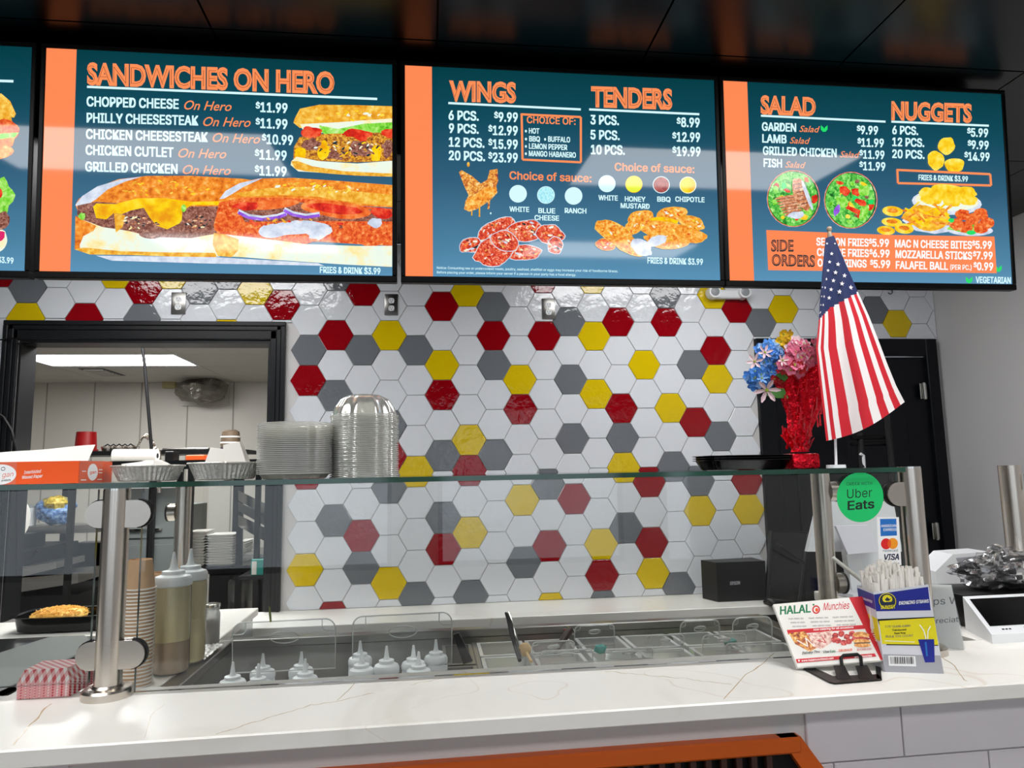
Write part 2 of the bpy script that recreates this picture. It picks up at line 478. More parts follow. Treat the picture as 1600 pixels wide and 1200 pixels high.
_names = {'aisle_left': 'lit ceiling panel behind the menu displays, above the kitchen opening', 'aisle_right': 'lit ceiling panel behind the menu displays, nearer the dark door',
          'near_left': 'lit ceiling panel just in front of the sandwich menu display', 'near_right': 'lit ceiling panel just in front of the salad menu display',
          'far_left': 'lit ceiling panel in the second row over the customers, left side', 'far_right': 'lit ceiling panel in the second row over the customers, right side',
          'back_left': 'lit ceiling panel in the row nearest the shop windows, left side', 'back_right': 'lit ceiling panel in the row nearest the shop windows, right side'}
def light_panel(x0, y0, x1, y1, z, label, mat='lamp'):
    t = thing('ceiling_light', label, 'ceiling light', ((x0+x1)/2, (y0+y1)/2, z), 'ceiling light panels')
    f = MB()
    f.box((x0, y0, z-0.004), (x0+0.025, y1, z+0.02)).box((x1-0.025, y0, z-0.004), (x1, y1, z+0.02))
    f.box((x0+0.025, y0, z-0.004), (x1-0.025, y0+0.025, z+0.02)).box((x0+0.025, y1-0.025, z-0.004), (x1-0.025, y1, z+0.02))
    f.build('frame', 'white_plastic', t)
    MB().box((x0+0.025, y0+0.025, z+0.002), (x1-0.025, y1-0.025, z+0.012)).build('diffuser', mat, t)
for (i, j), n in LIGHT_CELLS.items():
    if n: light_panel(GX(i)+0.01, GY(j)-0.603, GX(i)+1.23, GY(j)-0.01, CEIL, _names[n])

# back wall with the kitchen opening and the dark door in it
wb = MB()
T = 0.14
wb.box((XL, 0, 0), (WX0, T, CEIL)).box((WX0, 0, WZ1), (WX1, T, CEIL)).box((WX0, 0, 0), (WX1, T, WZ0))
wb.box((WX1, 0, 0), (DX0+0.09, T, CEIL)).box((DX0+0.09, 0, DZ1-0.09), (DX1-0.06, T, CEIL)).box((DX1-0.06, 0, 0), (XR, T, CEIL))
wall_back = struct('wall_back', wb, 'grout')
# hexagonal tiles: lattice (i columns, j half rows)
S = 0.16/sqrt(3); LX, LZ = -0.6190, 2.1784
COL = {}
R_ = 'tile_red'; Y_ = 'tile_yellow'; G_ = 'tile_gray'
px_tiles = [(R_, 567.8, 454.3), (R_, 440, 476), (G_, 482, 547.5), (R_, 525, 524), (G_, 567.5, 547.5), (Y_, 610, 524), (G_, 650.7, 547.5), (Y_, 692, 570.7), (R_, 690.7, 479.2),
 (Y_, 730, 457), (G_, 770, 480), (R_, 770.7, 525), (G_, 771.7, 571), (R_, 482.2, 595), (R_, 692.2, 616.7), (Y_, 733.7, 686.7), (G_, 692, 710), (G_, 775, 710), (R_, 735, 733),
 (G_, 522, 617), (Y_, 440, 618), (G_, 609, 664), (R_, 609, 711), (Y_, 651, 734), (G_, 527, 432),
 (R_, 849.6, 525.4), (G_, 887.5, 503.7), (Y_, 926.3, 525.4), (R_, 964.3, 503.7), (R_, 1040.4, 504.5), (G_, 1038.5, 460), (R_, 1153.2, 485), (G_, 1191.7, 504.8), (R_, 1118.3, 548.5),
 (Y_, 1120.2, 592.5), (G_, 1081, 570.5), (Y_, 1004.7, 570.3), (Y_, 811.3, 593.4), (G_, 890, 592.8), (Y_, 929.3, 614.8), (R_, 968.7, 638.2), (Y_, 1045.7, 637.6), (R_, 1085, 660.2),
 (G_, 1124.9, 682.2), (R_, 812.4, 639.6), (G_, 892.2, 684.7), (G_, 970.3, 683.6), (Y_, 971, 729), (G_, 1050, 728), (Y_, 1228, 484), (Y_, 1113, 463), (R_, 848, 437), (Y_, 926, 437),
 (G_, 522.5, 815), (R_, 565.7, 838), (G_, 565, 889), (Y_, 608, 912.5), (Y_, 476.7, 893.5), (G_, 693.2, 808.7), (R_, 693.7, 857.7), (Y_, 734.5, 831.7), (R_, 480, 743), (G_, 609, 762),
 (G_, 650.7, 936), (G_, 736, 930), (R_, 520, 961), (R_, 433, 918), (G_, 854, 755), (R_, 1012, 752), (G_, 1091, 752), (R_, 1168, 752), (Y_, 860, 949), (G_, 942, 947), (G_, 1061, 920),
 (Y_, 816.6, 779.1), (R_, 895.8, 778.6), (G_, 976.6, 824.5), (Y_, 938.1, 849.5), (R_, 857.3, 851.7), (G_, 817.4, 878.1), (R_, 1017.6, 847.9), (R_, 940.3, 898.8), (Y_, 1020.1, 896.8),
 (Y_, 1093.2, 798.7), (Y_, 1171.6, 798.1), (G_, 33, 450), (R_, -8, 437), (Y_, 31.6, 497), (R_, 124.5, 497), (Y_, 172.5, 424), (R_, 217, 453), (G_, 215.6, 498), (Y_, 263, 426),
 (G_, 307.6, 451), (G_, 352, 428), (Y_, 396, 457), (Y_, 351, 522), (G_, 1372, 485.5), (Y_, 1407.5, 505), (G_, 1468, 612), (R_, 1474, 682), (Y_, 1478, 706)]
for c, x, y in px_tiles:
    p = at(x, y, Y=-0.008); fi = (p.x-LX)/(1.5*S); fj = -(p.z-LZ)/(0.08)
    best = min(((i, j) for i in range(int(fi)-3, int(fi)+4) for j in range(int(fj)-3, int(fj)+4) if (i+j) % 2 == 0), key=lambda t: ((t[0]-fi)*1.5*S)**2+((t[1]-fj)*0.08)**2)
    COL[best] = c
cells = []
for i in range(-34, 27):
    for j in range(-8, 22):
        if (i+j) % 2: continue
        cx, cz = LX+i*1.5*S, LZ-j*0.08
        hexp = [((S-0.0018)*cos(k*pi/3)+cx, (S-0.0018)*sin(k*pi/3)+cz) for k in range(6)]
        keep = [(1, 0, XR-0.002), (-1, 0, -XL), (0, 1, CEIL-0.002), (0, -1, -0.864)]
        pc = clip_poly(hexp, keep)
        regs = []
        if pc:
            x0 = min(p[0] for p in pc); x1 = max(p[0] for p in pc); z0 = min(p[1] for p in pc)
            # cut around casing and door casing
            for (a, b, top) in ((FX0, FX1, FZ1), (DX0, DX1, DZ1)):
                if x1 > a and x0 < b and z0 < top:
                    if (x0+x1)/2 < a and x0 < a: pc2 = clip_poly(pc, [(1, 0, a-0.001)])
                    elif (x0+x1)/2 > b and x1 > b: pc2 = clip_poly(pc, [(-1, 0, -b-0.001)])
                    else: pc2 = []
                    up = clip_poly(pc, [(0, -1, -top-0.001)])
                    if up and not pc2: pc = up
                    elif pc2 and not up: pc = pc2
                    elif pc2 and up:
                        ar = lambda q: abs(sum(q[k][0]*q[(k+1) % len(q)][1]-q[(k+1) % len(q)][0]*q[k][1] for k in range(len(q))))/2
                        pc = pc2 if ar(pc2) > ar(up) else up
                    else: pc = []
                    break
        if len(pc) < 3: continue
        full = len(pc) == 6 and all(math.hypot(p[0]-q[0], p[1]-q[1]) < 1e-6 for p, q in zip(pc, hexp))
        q = pj(Vector((cx, 0, cz)))
        vis = -30 < q[0] < 1500 and q[1] > 425
        cells.append((not vis, abs(cx-0.5), i, j, cx, cz, pc, full))
cells.sort(key=lambda c: (c[0], c[1]))
def tile_mb(pts, cx, cz, b=None):
    b = b or MB(); n = len(pts); mx = sum(p[0] for p in pts)/n; mz = sum(p[1] for p in pts)/n
    def ins(p, e): d = math.hypot(p[0]-mx, p[1]-mz) or 1; return (mx+(p[0]-mx)*(1-e/d), mz+(p[1]-mz)*(1-e/d))
    a = [(p[0]-cx, 0, p[1]-cz) for p in pts]; c = [(p[0]-cx, -0.0065, p[1]-cz) for p in pts]
    d = [(ins(p, 0.0022)[0]-cx, -0.008, ins(p, 0.0022)[1]-cz) for p in pts]
    fs = [tuple(range(2*n, 3*n))]+[(k, (k+1) % n, n+(k+1) % n, n+k) for k in range(n)]+[(n+k, n+(k+1) % n, 2*n+(k+1) % n, 2*n+k) for k in range(n)]
    return b.add(a+c+d, fs, 0)
_tm = {}; _nt = 0; rest = MB(); rest_m = ['tile_white', R_, Y_, G_]
for hid, _, i, j, cx, cz, pc, full in cells:
    col = COL.get((i, j), 'tile_white')
    if hid or _nt >= 298:
        o0 = len(rest.f); tile_mb([(p[0], p[1]) for p in pc], 0, 0, rest)
        for k in range(o0, len(rest.f)): rest.m[k] = rest_m.index(col)
        continue
    if full:
        if col not in _tm: o = tile_mb(pc, cx, cz).build('tile', col, wall_back, smooth=0); _tm[col] = o.data
        else: o = link('tile', _tm[col], wall_back)
    else: o = tile_mb(pc, cx, cz).build('tile', col, wall_back, smooth=0)
    o.location = (cx+0.0, random.uniform(-0.0006, 0), cz); _nt += 1
    o.rotation_euler = (random.uniform(-.004, .004), 0, random.uniform(-.004, .004))
if rest.f: rest.build('tile_field', rest_m, wall_back, smooth=0)['kind'] = 'stuff'

# right wall, left wall, shop front with its windows
struct('wall_right', MB().box((XR, YF, 0), (XR+0.12, T, CEIL+0.1)), 'paint')
struct('wall_left', MB().box((XL-0.12, YF, 0), (XL, T, CEIL+0.1)), 'paint')
wf = MB().box((XL, YF-0.15, 0), (XR, YF, 0.5)).box((XL, YF-0.15, 2.5), (XR, YF, CEIL+0.1))
for x in (XL, -2.9, -0.4, 2.2): wf.box((x, YF-0.15, 0.5), (x+0.5 if x > XL else x+0.4, YF, 2.5))
struct('wall_front', wf, 'paint')
for n, (a, b) in enumerate(((XL+0.4, -2.9), (-2.4, -0.4), (0.1, 2.2))):
    g = struct('window_%d' % (n+2), MB().box((a, YF-0.12, 0.5), (b, YF-0.07, 0.56)).box((a, YF-0.12, 2.44), (b, YF-0.07, 2.5)).box((a, YF-0.12, 0.56), (a+0.05, YF-0.07, 2.44)).box((b-0.05, YF-0.12, 0.56), (b, YF-0.07, 2.44)), 'black_trim')
    MB().box((a+0.05, YF-0.1, 0.56), (b-0.05, YF-0.092, 2.44)).build('pane', 'glass', g)
# black casing round the kitchen opening (stepped moulding)
casing = tag(link('window_1', None), kind='structure')
def casing_piece(name, a, b, horiz):
    mb = MB()
    if horiz:
        for k, (z0, z1, d) in enumerate(((FZ1-0.022, FZ1, .030), (FZ1-0.045, FZ1-0.022, .022), (WZ1-0.0, FZ1-0.045, .016))): mb.box((a, -d, z0), (b, 0.0, z1), bev=0.003, seg=1)
    else:
        s_ = 1 if b > a else -1
        for k, (u0, u1, d) in enumerate(((0, .022, .030), (.022, .045, .022), (.045, abs(b-a), .016))):
            xa, xb = a+s_*u0, a+s_*u1; mb.box((min(xa, xb), -d, 0.862), (max(xa, xb), 0, FZ1-0.0225), bev=0.003, seg=1)
    return mb.build(name, 'black_trim', casing)
casing_piece('head_casing', FX0, FX1, True)
casing_piece('side_casing', FX0, WX0, False)
casing_piece('side_casing', FX1, WX1, False)
MB().box((WX0, 0, WZ1-0.02), (WX1, T, WZ1-0.0)).box((WX0, 0, 0.862), (WX0+0.012, T, WZ1-0.02)).box((WX1-0.012, 0, 0.862), (WX1, T, WZ1-0.02)).build('jamb_lining', 'black_trim', casing)

# dark door with casing, hinges
door = tag(link('door_1', None), kind='structure')
MB().box((DX0, -0.035, 0), (DX0+0.1, 0, DZ1), bev=.004, seg=1).build('side_casing', 'navy', door)
MB().box((DX1-0.07, -0.035, 0), (DX1, 0, DZ1), bev=.004, seg=1).build('side_casing', 'navy', door)
MB().box((DX0+0.1, -0.035, DZ1-0.1), (DX1-0.07, 0, DZ1), bev=.004, seg=1).build('head_casing', 'navy', door)
dl = MB().box((DX0+0.105, -0.012, 0.01), (DX1-0.075, 0.03, DZ1-0.105))
dl.build('door_leaf', 'navy', door)
for z0, z1 in ((0.2, 0.95), (1.1, 1.95)):
    for x0, x1 in ((DX0+.2, DX0+.5), (DX0+.58, DX0+.88)):
        MB().box((x0, -0.022, z0), (x1, -0.012, z1), bev=.005, seg=1).build('raised_panel', 'navy', door)
for yy, xx in ((611, 1443.5), (830, 1463)):
    p = at(xx, yy, Y=-0.04)
    h = MB().cyl((p.x, -0.043, p.z-0.048), (p.x, -0.043, p.z+0.048), 0.0095, n=12).box((p.x-0.02, -0.0365, p.z-0.044), (p.x+0.02, -0.035, p.z+0.044)).build('hinge', 'steel_bright', door)
    h['label'] = 'chrome door hinge'

# outlets on the tiled wall
def outlet(pxx, pyy, label):
    p = at(pxx, pyy, Y=-0.012)
    t = thing('wall_outlet', label, 'outlet', (p.x, -0.009, p.z), 'steel outlets above the tiles')
    MB().box((p.x-0.036, -0.015, p.z-0.058), (p.x+0.036, -0.009, p.z+0.058), bev=.003, seg=2).build('cover_plate', 'steel_sheet', t)
    for s_ in (-1, 1):
        q = MB(); zc = p.z+s_*0.0205
        q.prism([(p.x+0.0165*cos(a*pi/8), -0.015, zc+min(.0145, max(-.0145, .0175*sin(a*pi/8)))) for a in range(16)], (0, -0.0025, 0))
        r = q.build('socket', 'white_plastic', t)
        k = MB().box((p.x-0.0075, -0.0178, zc), (p.x-0.0055, -0.0173, zc+0.008)).box((p.x+0.0055, -0.0178, zc), (p.x+0.0075, -0.0173, zc+0.008)).box((p.x-0.002, -0.0178, zc-0.009), (p.x+0.002, -0.0173, zc-0.005))
        k.build('slots', 'black', r)
    MB().cyl((p.x, -0.015, p.z), (p.x, -0.0175, p.z), 0.003, n=10).build('screw', 'steel_bright', t)
outlet(279, 474, 'steel outlet plate above the kitchen opening')
outlet(611.5, 476, 'steel outlet plate under the gap beside the sandwich display')
outlet(857, 482.5, 'steel outlet plate below the wings display above a red tile')
M['lens_grey'] = pbr('grey lens', '8e9296', .3)
# emergency light
p = at(1139, 458, Y=-0.05)
em = thing('emergency_light', 'white twin-head emergency light under the salad display', 'emergency light', (p.x, -0.009, p.z))
MB().box((p.x-0.085, -0.05, p.z-0.03), (p.x+0.085, -0.009, p.z+0.022), bev=.012, seg=3).build('housing', 'white_plastic', em)
for s_ in (-1, 1):
    c = V(p.x+s_*0.088, -0.05, p.z+0.004)
    hb = MB().cyl(c+V(0, .035, 0), c+V(0, -.02, 0), .036, .034, n=24).build('lamp_head', 'white_plastic', em)
    MB().lathe([(.026, 0), (.020, .003), (.012, .004), (0.001, .004)], n=20).build('lens', 'lens_grey', hb, loc=None)
    l = hb.children[0]; l.rotation_euler = (pi/2, 0, 0); l.location = c+V(0, -.0195, 0)
# small dark cable hook and screws in the wall
hp = at(1390, 456, Y=-0.01)
tag(MB().tube([(hp.x+0.014*cos(a*pi/8), -0.015, hp.z+0.014*sin(a*pi/8)) for a in range(-7, 5)], 0.0025, 6).build('cable_hook', 'black', None), 'small black curled cable on the wall under the salad display', 'cable')

# ------------------------------------------------------------------ menu displays
TW, TH, TT, TZ, TY = 0.9481, 0.6283, 0.0582, 2.095, CAM.y+2.0
TEAL = [(0.0, '5a93b8'), (0.12, '4c83a3'), (0.45, '2f5f7c'), (0.75, '0c4a5c'), (1.0, '013c44')]
M['s_bg'] = screen_mat('display teal', gradient=TEAL)
M['s_orange'] = screen_mat('display orange', 'ff8a55')
M['s_head'] = screen_mat('display heading orange', 'ff9158')
M['s_inline'] = screen_mat('display heading inline', 'a8552f')
M['s_white'] = screen_mat('display white', 'd8fbff')
M['s_pure'] = screen_mat('display pure white', 'ffffff')
M['s_dark'] = screen_mat('display dark lettering', '1d3038')
M['s_green'] = screen_mat('display green', '22e06a')
M['s_crust'] = screen_mat('bread crust', stops=[(0.3, 'c05510'), (0.45, 'ef8420'), (0.58, 'fba034'), (0.75, 'ffd88a')], scale=70, detail=8)
M['s_crust2'] = screen_mat('bread crust light', stops=[(0.3, 'd98514'), (0.48, 'f3b030'), (0.65, 'ffd968'), (0.8, 'fff3bd')], scale=60, detail=8)
M['s_crumb'] = screen_mat('bread crumb', stops=[(0.22, 'f5c65a'), (0.38, 'fff0b0'), (0.52, 'f2fbe8'), (0.8, 'e2f8f4')], scale=18, detail=5)
M['s_flour'] = screen_mat('floured crust', stops=[(0.3, 'b9c6dc'), (0.6, 'e4ecfa'), (0.8, 'f8f2ea')], scale=40)
M['s_meat'] = screen_mat('ground meat', stops=[(0.2, '2a0f0c'), (0.42, '7a4438'), (0.6, 'b07a68'), (0.8, 'e6c9b4')], scale=130, detail=6, dist=.8)
M['s_meat2'] = screen_mat('meat with cheese', stops=[(0.25, '3a140c'), (0.42, 'a05a28'), (0.55, 'e9a52c'), (0.75, 'f6d27a')], scale=120, detail=6, dist=.8)
M['s_cheese'] = screen_mat('melted cheese', stops=[(0.3, 'f09a00'), (0.5, 'ffd400'), (0.75, 'fff04a')], scale=22)
M['s_tomato'] = screen_mat('tomato', stops=[(0.3, 'a80f12'), (0.5, 'e8301c'), (0.7, 'ff7a4a')], scale=35)
M['s_orangef'] = screen_mat('tomato slice', stops=[(0.3, 'd8440e'), (0.5, 'f5742c'), (0.7, 'ffa860')], scale=35)
M['s_lett'] = screen_mat('lettuce', stops=[(0.25, '2f9a1c'), (0.45, '7fdc3a'), (0.6, 'b6f07a'), (0.8, 'eaffd0')], scale=55, dist=0.8)
M['s_salad'] = screen_mat('salad leaves', stops=[(0.25, '0f3a1a'), (0.4, '2f9a34'), (0.55, '74dc5a'), (0.68, 'c8f59a'), (0.8, 'f2f6e0')], scale=75, dist=1.0)
M['s_onion'] = screen_mat('onion ring', stops=[(0.3, '7a2fc0'), (0.6, 'a66af0'), (0.8, 'f0e0ff')], scale=30)
M['s_wing'] = screen_mat('glazed wing', stops=[(0.30, '6c1210'), (0.42, 'c83022'), (0.52, 'ec5a34'), (0.60, 'f8a078'), (0.67, 'fff0f0')], scale=95, detail=6, dist=1.2)
M['s_wing2'] = screen_mat('golden wing', stops=[(0.30, '8a2a30'), (0.42, 'd07030'), (0.52, 'f4ac44'), (0.62, 'ffdc90'), (0.70, 'ffeef0')], scale=90, detail=6, dist=1.0)
M['s_fried'] = screen_mat('fried crust', stops=[(0.28, 'b8440e'), (0.40, 'ee8420'), (0.52, 'fcac3a'), (0.66, 'ffe084')], scale=85, detail=5, dist=0.5)
M['s_cutlet'] = screen_mat('fried cutlet', stops=[(0.25, 'a0240a'), (0.42, 'e24c18'), (0.58, 'f88038'), (0.75, 'ffd08a')], scale=85, detail=6, dist=.6)
M['s_nugget'] = screen_mat('nugget', stops=[(0.3, 'f5ad00'), (0.5, 'ffd824'), (0.72, 'fff27a')], scale=40, detail=5)
M['s_fries'] = screen_mat('fries', stops=[(0.3, 'd98a10'), (0.5, 'fbbd2c'), (0.75, 'ffe27a')], scale=40, detail=3)
M['s_grill'] = screen_mat('grilled chicken', stops=[(0.3, '8a3a22'), (0.5, 'd98a5c'), (0.7, 'ffe0c0')], scale=70, detail=4, dist=0.8)
M['s_olive'] = screen_mat('salad bowl edge', stops=[(0.3, '14352a'), (0.6, '3a7a42')], scale=60)
M['s_purple'] = screen_mat('display pink', 'e02a6c')  # plain pink patch in the first display's picture
quads = {2: [(71, 71), (614, 100.4), (616.5, 430), (59.8, 421)], 3: [(633, 102), (1116, 126.7), (1124, 439.5), (635.3, 432)], 4: [(1131.4, 128), (1561, 150), (1581, 444.6), (1141, 441)]}
xs = {1: -2.034, 2: -1.0491, 3: -0.0636, 4: 0.9142}
labels = {1: 'black-framed menu display at the far left, mostly cut off by the photo edge', 2: 'black-framed menu display headed SANDWICHES ON HERO', 3: 'black-framed menu display headed WINGS and TENDERS', 4: 'black-framed menu display headed SALAD and NUGGETS'}
up_ = V(0, -sin(TT), cos(TT)); nrm = V(0, -cos(TT), -sin(TT))
PR = {}
for k in (1, 2, 3, 4):
    o0 = V(xs[k], TY, TZ); c4 = [o0+up_*TH, o0+up_*TH+V(TW, 0, 0), o0+V(TW, 0, 0), o0]
    t = thing('menu_display', labels[k], 'menu screen', o0+V(TW/2, .05, 0), 'menu displays over the counter')
    R = Matrix.Rotation(TT, 3, 'X')
    cc = (c4[0]+c4[2])/2; b_ = 0.013
    hb = MB()
    for lo, hi in (((-TW/2-b_, 0, -TH/2-b_-.006), (TW/2+b_, .03, -TH/2)), ((-TW/2-b_, 0, TH/2), (TW/2+b_, .03, TH/2+b_)), ((-TW/2-b_, 0, -TH/2), (-TW/2, .03, TH/2)), ((TW/2, 0, -TH/2), (TW/2+b_, .03, TH/2))):
        lo = V(*lo); hi = V(*hi); m_ = (lo+hi)/2
        hb.box(lo, hi, rot=R, c=cc+R@(m_+V(0, -.004, 0)), bev=.002, seg=1)
    hb.build('bezel', 'bezel', t)
    MB().box((-TW/2, 0, -TH/2), (TW/2, .035, TH/2), rot=R, c=cc+R@V(0, .0185, 0)).box((-TW*.36, .035, -TH*.4), (TW*.36, .07, TH*.3), rot=R, c=cc+R@V(0, .053, -.03)).build('back_shell', 'black', t)
    # ceiling bracket
    MB().box((cc.x-.06, cc.y+.115, cc.z-.1), (cc.x+.06, cc.y+.14, CEIL)).box((cc.x-.06, cc.y+.07, cc.z-.1), (cc.x+.06, cc.y+.115, cc.z-.04)).build('ceiling_bracket', 'black', t)
    q = MB(); q.poly([c4[3], c4[2], c4[1], c4[0]])
    s_ = q.build('screen', 's_bg', t, smooth=0, uvs=[(0, 0), (1, 0), (1, 1), (0, 1)])
    pc = quads.get(k) or [pj(p) for p in c4]
    PR[k] = Print(pc, c4, s_)
    if k > 1:   # orange strip
        pa = PR[k]; u = 0.083
        iv = homog([(0, 0), (1, 0), (1, 1), (0, 1)], pc)
        pa.poly('orange_strip', [iv(0, 0), iv(u, 0), iv(u, 1), iv(0, 1)], 's_orange')
tag(MB().box((-2.3, -1.655, 2.50), (1.85, -1.640, CEIL), bev=.002, seg=1).build('light_block_board', 'bezel', None), 'long black board added to block light behind the tops of the menu displays', 'light blocker')  # added filler, keeps aisle light from leaking over the displays
# the four little fixings (chrome) in the gaps
def heading(P, body, a, b, h):
    P.text('heading', body, a, b, h, 's_head', 0.05, face=1)
    P.text('heading', body, (a[0]+1.2, a[1]-1.4), (b[0]-1.2, b[1]-1.4), h-3, 's_inline', -0.034, lift=0.9, face=1)
def menu(P, body, a, b, h): P.text('menu_lettering', body, a, b, h, 's_white', 0.03)
def script(P, body, a, b, h): P.text('menu_lettering', body, a, b, h, 's_head', 0.008, shear=0.35, face=1)

def speckle(P, part, cx, cy, rx, ry, rot, mats, n, size, seed=0):
    r_ = random.Random(seed*17+int(cx)); P.k += 1
    for q in range(n):
        a = r_.uniform(0, 2*pi); d = sqrt(r_.random())*.82; x = rx*d*cos(a); y = ry*d*sin(a); w_ = size*r_.uniform(.5, 1.3)
        P.k += .02
        P.blob(part, cx+x*cos(rot)-y*sin(rot), cy+x*sin(rot)+y*cos(rot), w_*1.7, w_*.7, r_.choice(mats), rot+r_.uniform(-.8, .8), .35, n=8, seed=q, lift=False)
# --- display 1 (only its right edge shows)
P = PR[1]
P.line('heading', [(-260, 118), (21, 127)], 4, 's_white')
FP = 'burger_picture'
P.blob(FP, -60, 185, 84, 40, 's_crust2', 0.1, 0.05); P.blob(FP, -60, 212, 88, 26, 's_meat2', 0, .1); P.blob(FP, -50, 236, 72, 18, 's_crust'); P.blob(FP, -40, 200, 60, 8, 's_cutlet')
P.poly(FP, [(-30, 150), (2, 146), (16, 158), (25, 178), (22, 184), (0, 180), (-30, 176)], 's_crust2'); P.blob(FP, 10, 205, 21, 18, 's_cutlet', .3, .15, seed=2)
P.poly(FP, [(-30, 212), (10, 208), (30, 207), (22, 216), (0, 222)], 's_lett'); P.poly(FP, [(-30, 222), (24, 214), (20, 228), (0, 234), (-30, 232)], 's_crust')
FP = 'salad_picture'
P.blob(FP, -4, 310, 25, 34, 's_lett', .2, .2, seed=4); P.blob(FP, -3, 302, 7, 9, 's_tomato'); P.blob(FP, 0, 345, 20, 12, 's_meat', -.4, .2); P.blob(FP, -3, 375, 16, 17, 's_crumb', 0, .1); P.blob(FP, -2, 368, 12, 8, 's_purple', .2, .2)
P.blob(FP, -100, 330, 60, 44, 's_salad', 0, .1)
menu(P, 'FRIES & DRINK $3.99', (-70, 405), (21, 412), 9)
P.done()

# --- display 2: sandwiches
P = PR[2]
heading(P, 'SANDWICHES ON HERO', (135, 127), (524, 144), 31)
P.line('heading', [(135, 132), (591, 153.5)], 3.6, 's_white')
rows = [('CHOPPED CHEESE', 135, 162, 279, 167, 'On Hero', 286, 168, 361, 171, '$11.99', 401, 172, 450, 174.5), ('PHILLY CHEESESTEAK', 135, 187.5, 310, 193, 'On Hero', 316, 194, 391, 196, '$11.99', 401, 197, 450, 199.5),
        ('CHICKEN CHEESESTEAK', 134, 213, 325, 219, 'On Hero', 331, 219, 406, 222, '$10.99', 411, 222, 459, 224.5), ('CHICKEN CUTLET', 133.5, 238, 271, 242.5, 'On Hero', 277, 243, 353, 245, '$11.99', 400, 246, 449, 248.5),
        ('GRILLED CHICKEN', 133, 264, 277.5, 268.5, 'On Hero', 284, 269, 360, 271, '$11.99', 400, 271, 449, 273.5)]
for a, x0, y0, x1, y1, s_, sx0, sy0, sx1, sy1, pr_, px0, py0, px1, py1 in rows:
    menu(P, a, (x0, y0), (x1, y1), 14.5); script(P, s_, (sx0, sy0), (sx1, sy1), 14)
    menu(P, '$', (px0, py0-5), (px0+6, py0-5), 9); menu(P, pr_[1:], (px0+7.5, py0+.5), (px1, py1), 14.5)
# upper right sandwich
FP = 'sandwich_picture'
P.poly(FP, [(462, 183), (470, 168), (500, 162), (560, 163), (616, 165), (616, 196), (560, 198), (500, 198), (470, 198), (460, 190)], 's_crust2')
P.poly(FP, [(470, 192), (520, 190), (616, 184), (616, 204), (560, 208), (500, 206), (474, 200)], 's_crumb')
P.poly(FP, [(500, 194), (530, 200), (570, 192), (616, 190), (616, 208), (585, 210), (540, 213), (515, 212), (503, 204)], 's_lett')
P.poly(FP, [(470, 212), (500, 208), (560, 206), (616, 206), (616, 250), (560, 252), (500, 250), (460, 246), (461, 228)], 's_meat2')
for (cx, cy, rx, ry, mt, sd) in ((487, 205, 17, 8, 's_tomato', 1), (562, 209, 24, 8, 's_tomato', 2), (610, 207, 12, 7, 's_tomato', 3), (488, 224, 15, 11, 's_meat', 4), (525, 240, 14, 8, 's_meat', 5), (567, 232, 18, 13, 's_meat', 6), (608, 230, 9, 12, 's_meat', 7), (508, 234, 9, 13, 's_cheese', 8), (535, 225, 10, 16, 's_meat2', 9), (590, 238, 9, 12, 's_cheese', 10), (470, 238, 10, 9, 's_cheese', 11)):
    P.blob(FP, cx, cy, rx, ry, mt, .1, .3, seed=sd)
P.poly(FP, [(457, 250), (465, 243), (500, 250), (560, 254), (616, 250), (616, 275), (560, 273), (500, 268), (468, 266), (456, 256)], 's_crumb')
P.poly(FP, [(457, 250), (463, 262), (480, 266), (520, 270), (560, 273), (616, 275), (616, 270), (540, 266), (490, 258), (468, 250)], 's_crust2')
FP = 'sandwich_picture#2'
P.poly(FP, [(117, 317), (122, 308), (150, 290), (185, 277), (230, 272), (300, 272), (380, 277), (420, 283), (420, 325), (300, 322), (180, 322), (140, 325), (120, 325)], 's_crust')
P.poly(FP, [(117, 317), (128, 303), (152, 288), (190, 277), (222, 273), (195, 281), (168, 293), (150, 308), (138, 316), (120, 320)], 's_flour')
P.poly(FP, [(120, 318), (150, 312), (200, 316), (280, 320), (350, 320), (350, 372), (300, 370), (240, 370), (180, 360), (135, 345), (120, 335)], 's_meat')
P.poly(FP, [(117, 334), (128, 340), (160, 352), (200, 358), (240, 368), (300, 370), (345, 362), (345, 399), (280, 398), (200, 395), (140, 395), (116, 387)], 's_crumb')
P.poly(FP, [(117, 334), (128, 340), (150, 350), (146, 358), (130, 366), (124, 380), (125, 389), (116, 387)], 's_crust')
P.poly(FP, [(116, 387), (140, 395), (200, 396), (280, 399), (340, 400), (340, 393), (260, 392), (190, 390), (130, 384)], 's_crust2')
P.poly(FP, [(145, 320), (150, 315), (180, 316), (215, 307), (260, 307), (300, 313), (345, 312), (345, 318), (300, 318), (286, 328), (285, 345), (262, 356), (245, 350), (235, 338), (225, 322), (205, 326), (190, 332), (178, 330), (166, 340), (150, 338)], 's_cheese')
P.poly(FP, [(178, 330), (196, 334), (192, 352), (181, 361)], 's_crust2'); P.blob(FP, 288, 323, 4, 6, 's_lett'); P.blob(FP, 128, 335, 6, 5, 's_lett', 0, .2)
P.blob(FP, 212, 345, 15, 13, 's_meat', .2, .25, seed=3); P.blob(FP, 310, 345, 24, 16, 's_meat', -.2, .25, seed=5); P.blob(FP, 240, 362, 20, 8, 's_meat', 0, .25, seed=8)
FP = 'sandwich_picture#3'
P.poly(FP, [(342, 311), (352, 295), (375, 283), (405, 277), (460, 276), (530, 281), (616, 288), (616, 323), (560, 320), (500, 310), (440, 307), (380, 307), (344, 314)], 's_crust')
P.poly(FP, [(370, 300), (420, 292), (480, 290), (560, 298), (616, 303), (616, 321), (560, 316), (500, 306), (440, 303), (380, 305)], 's_crust2')
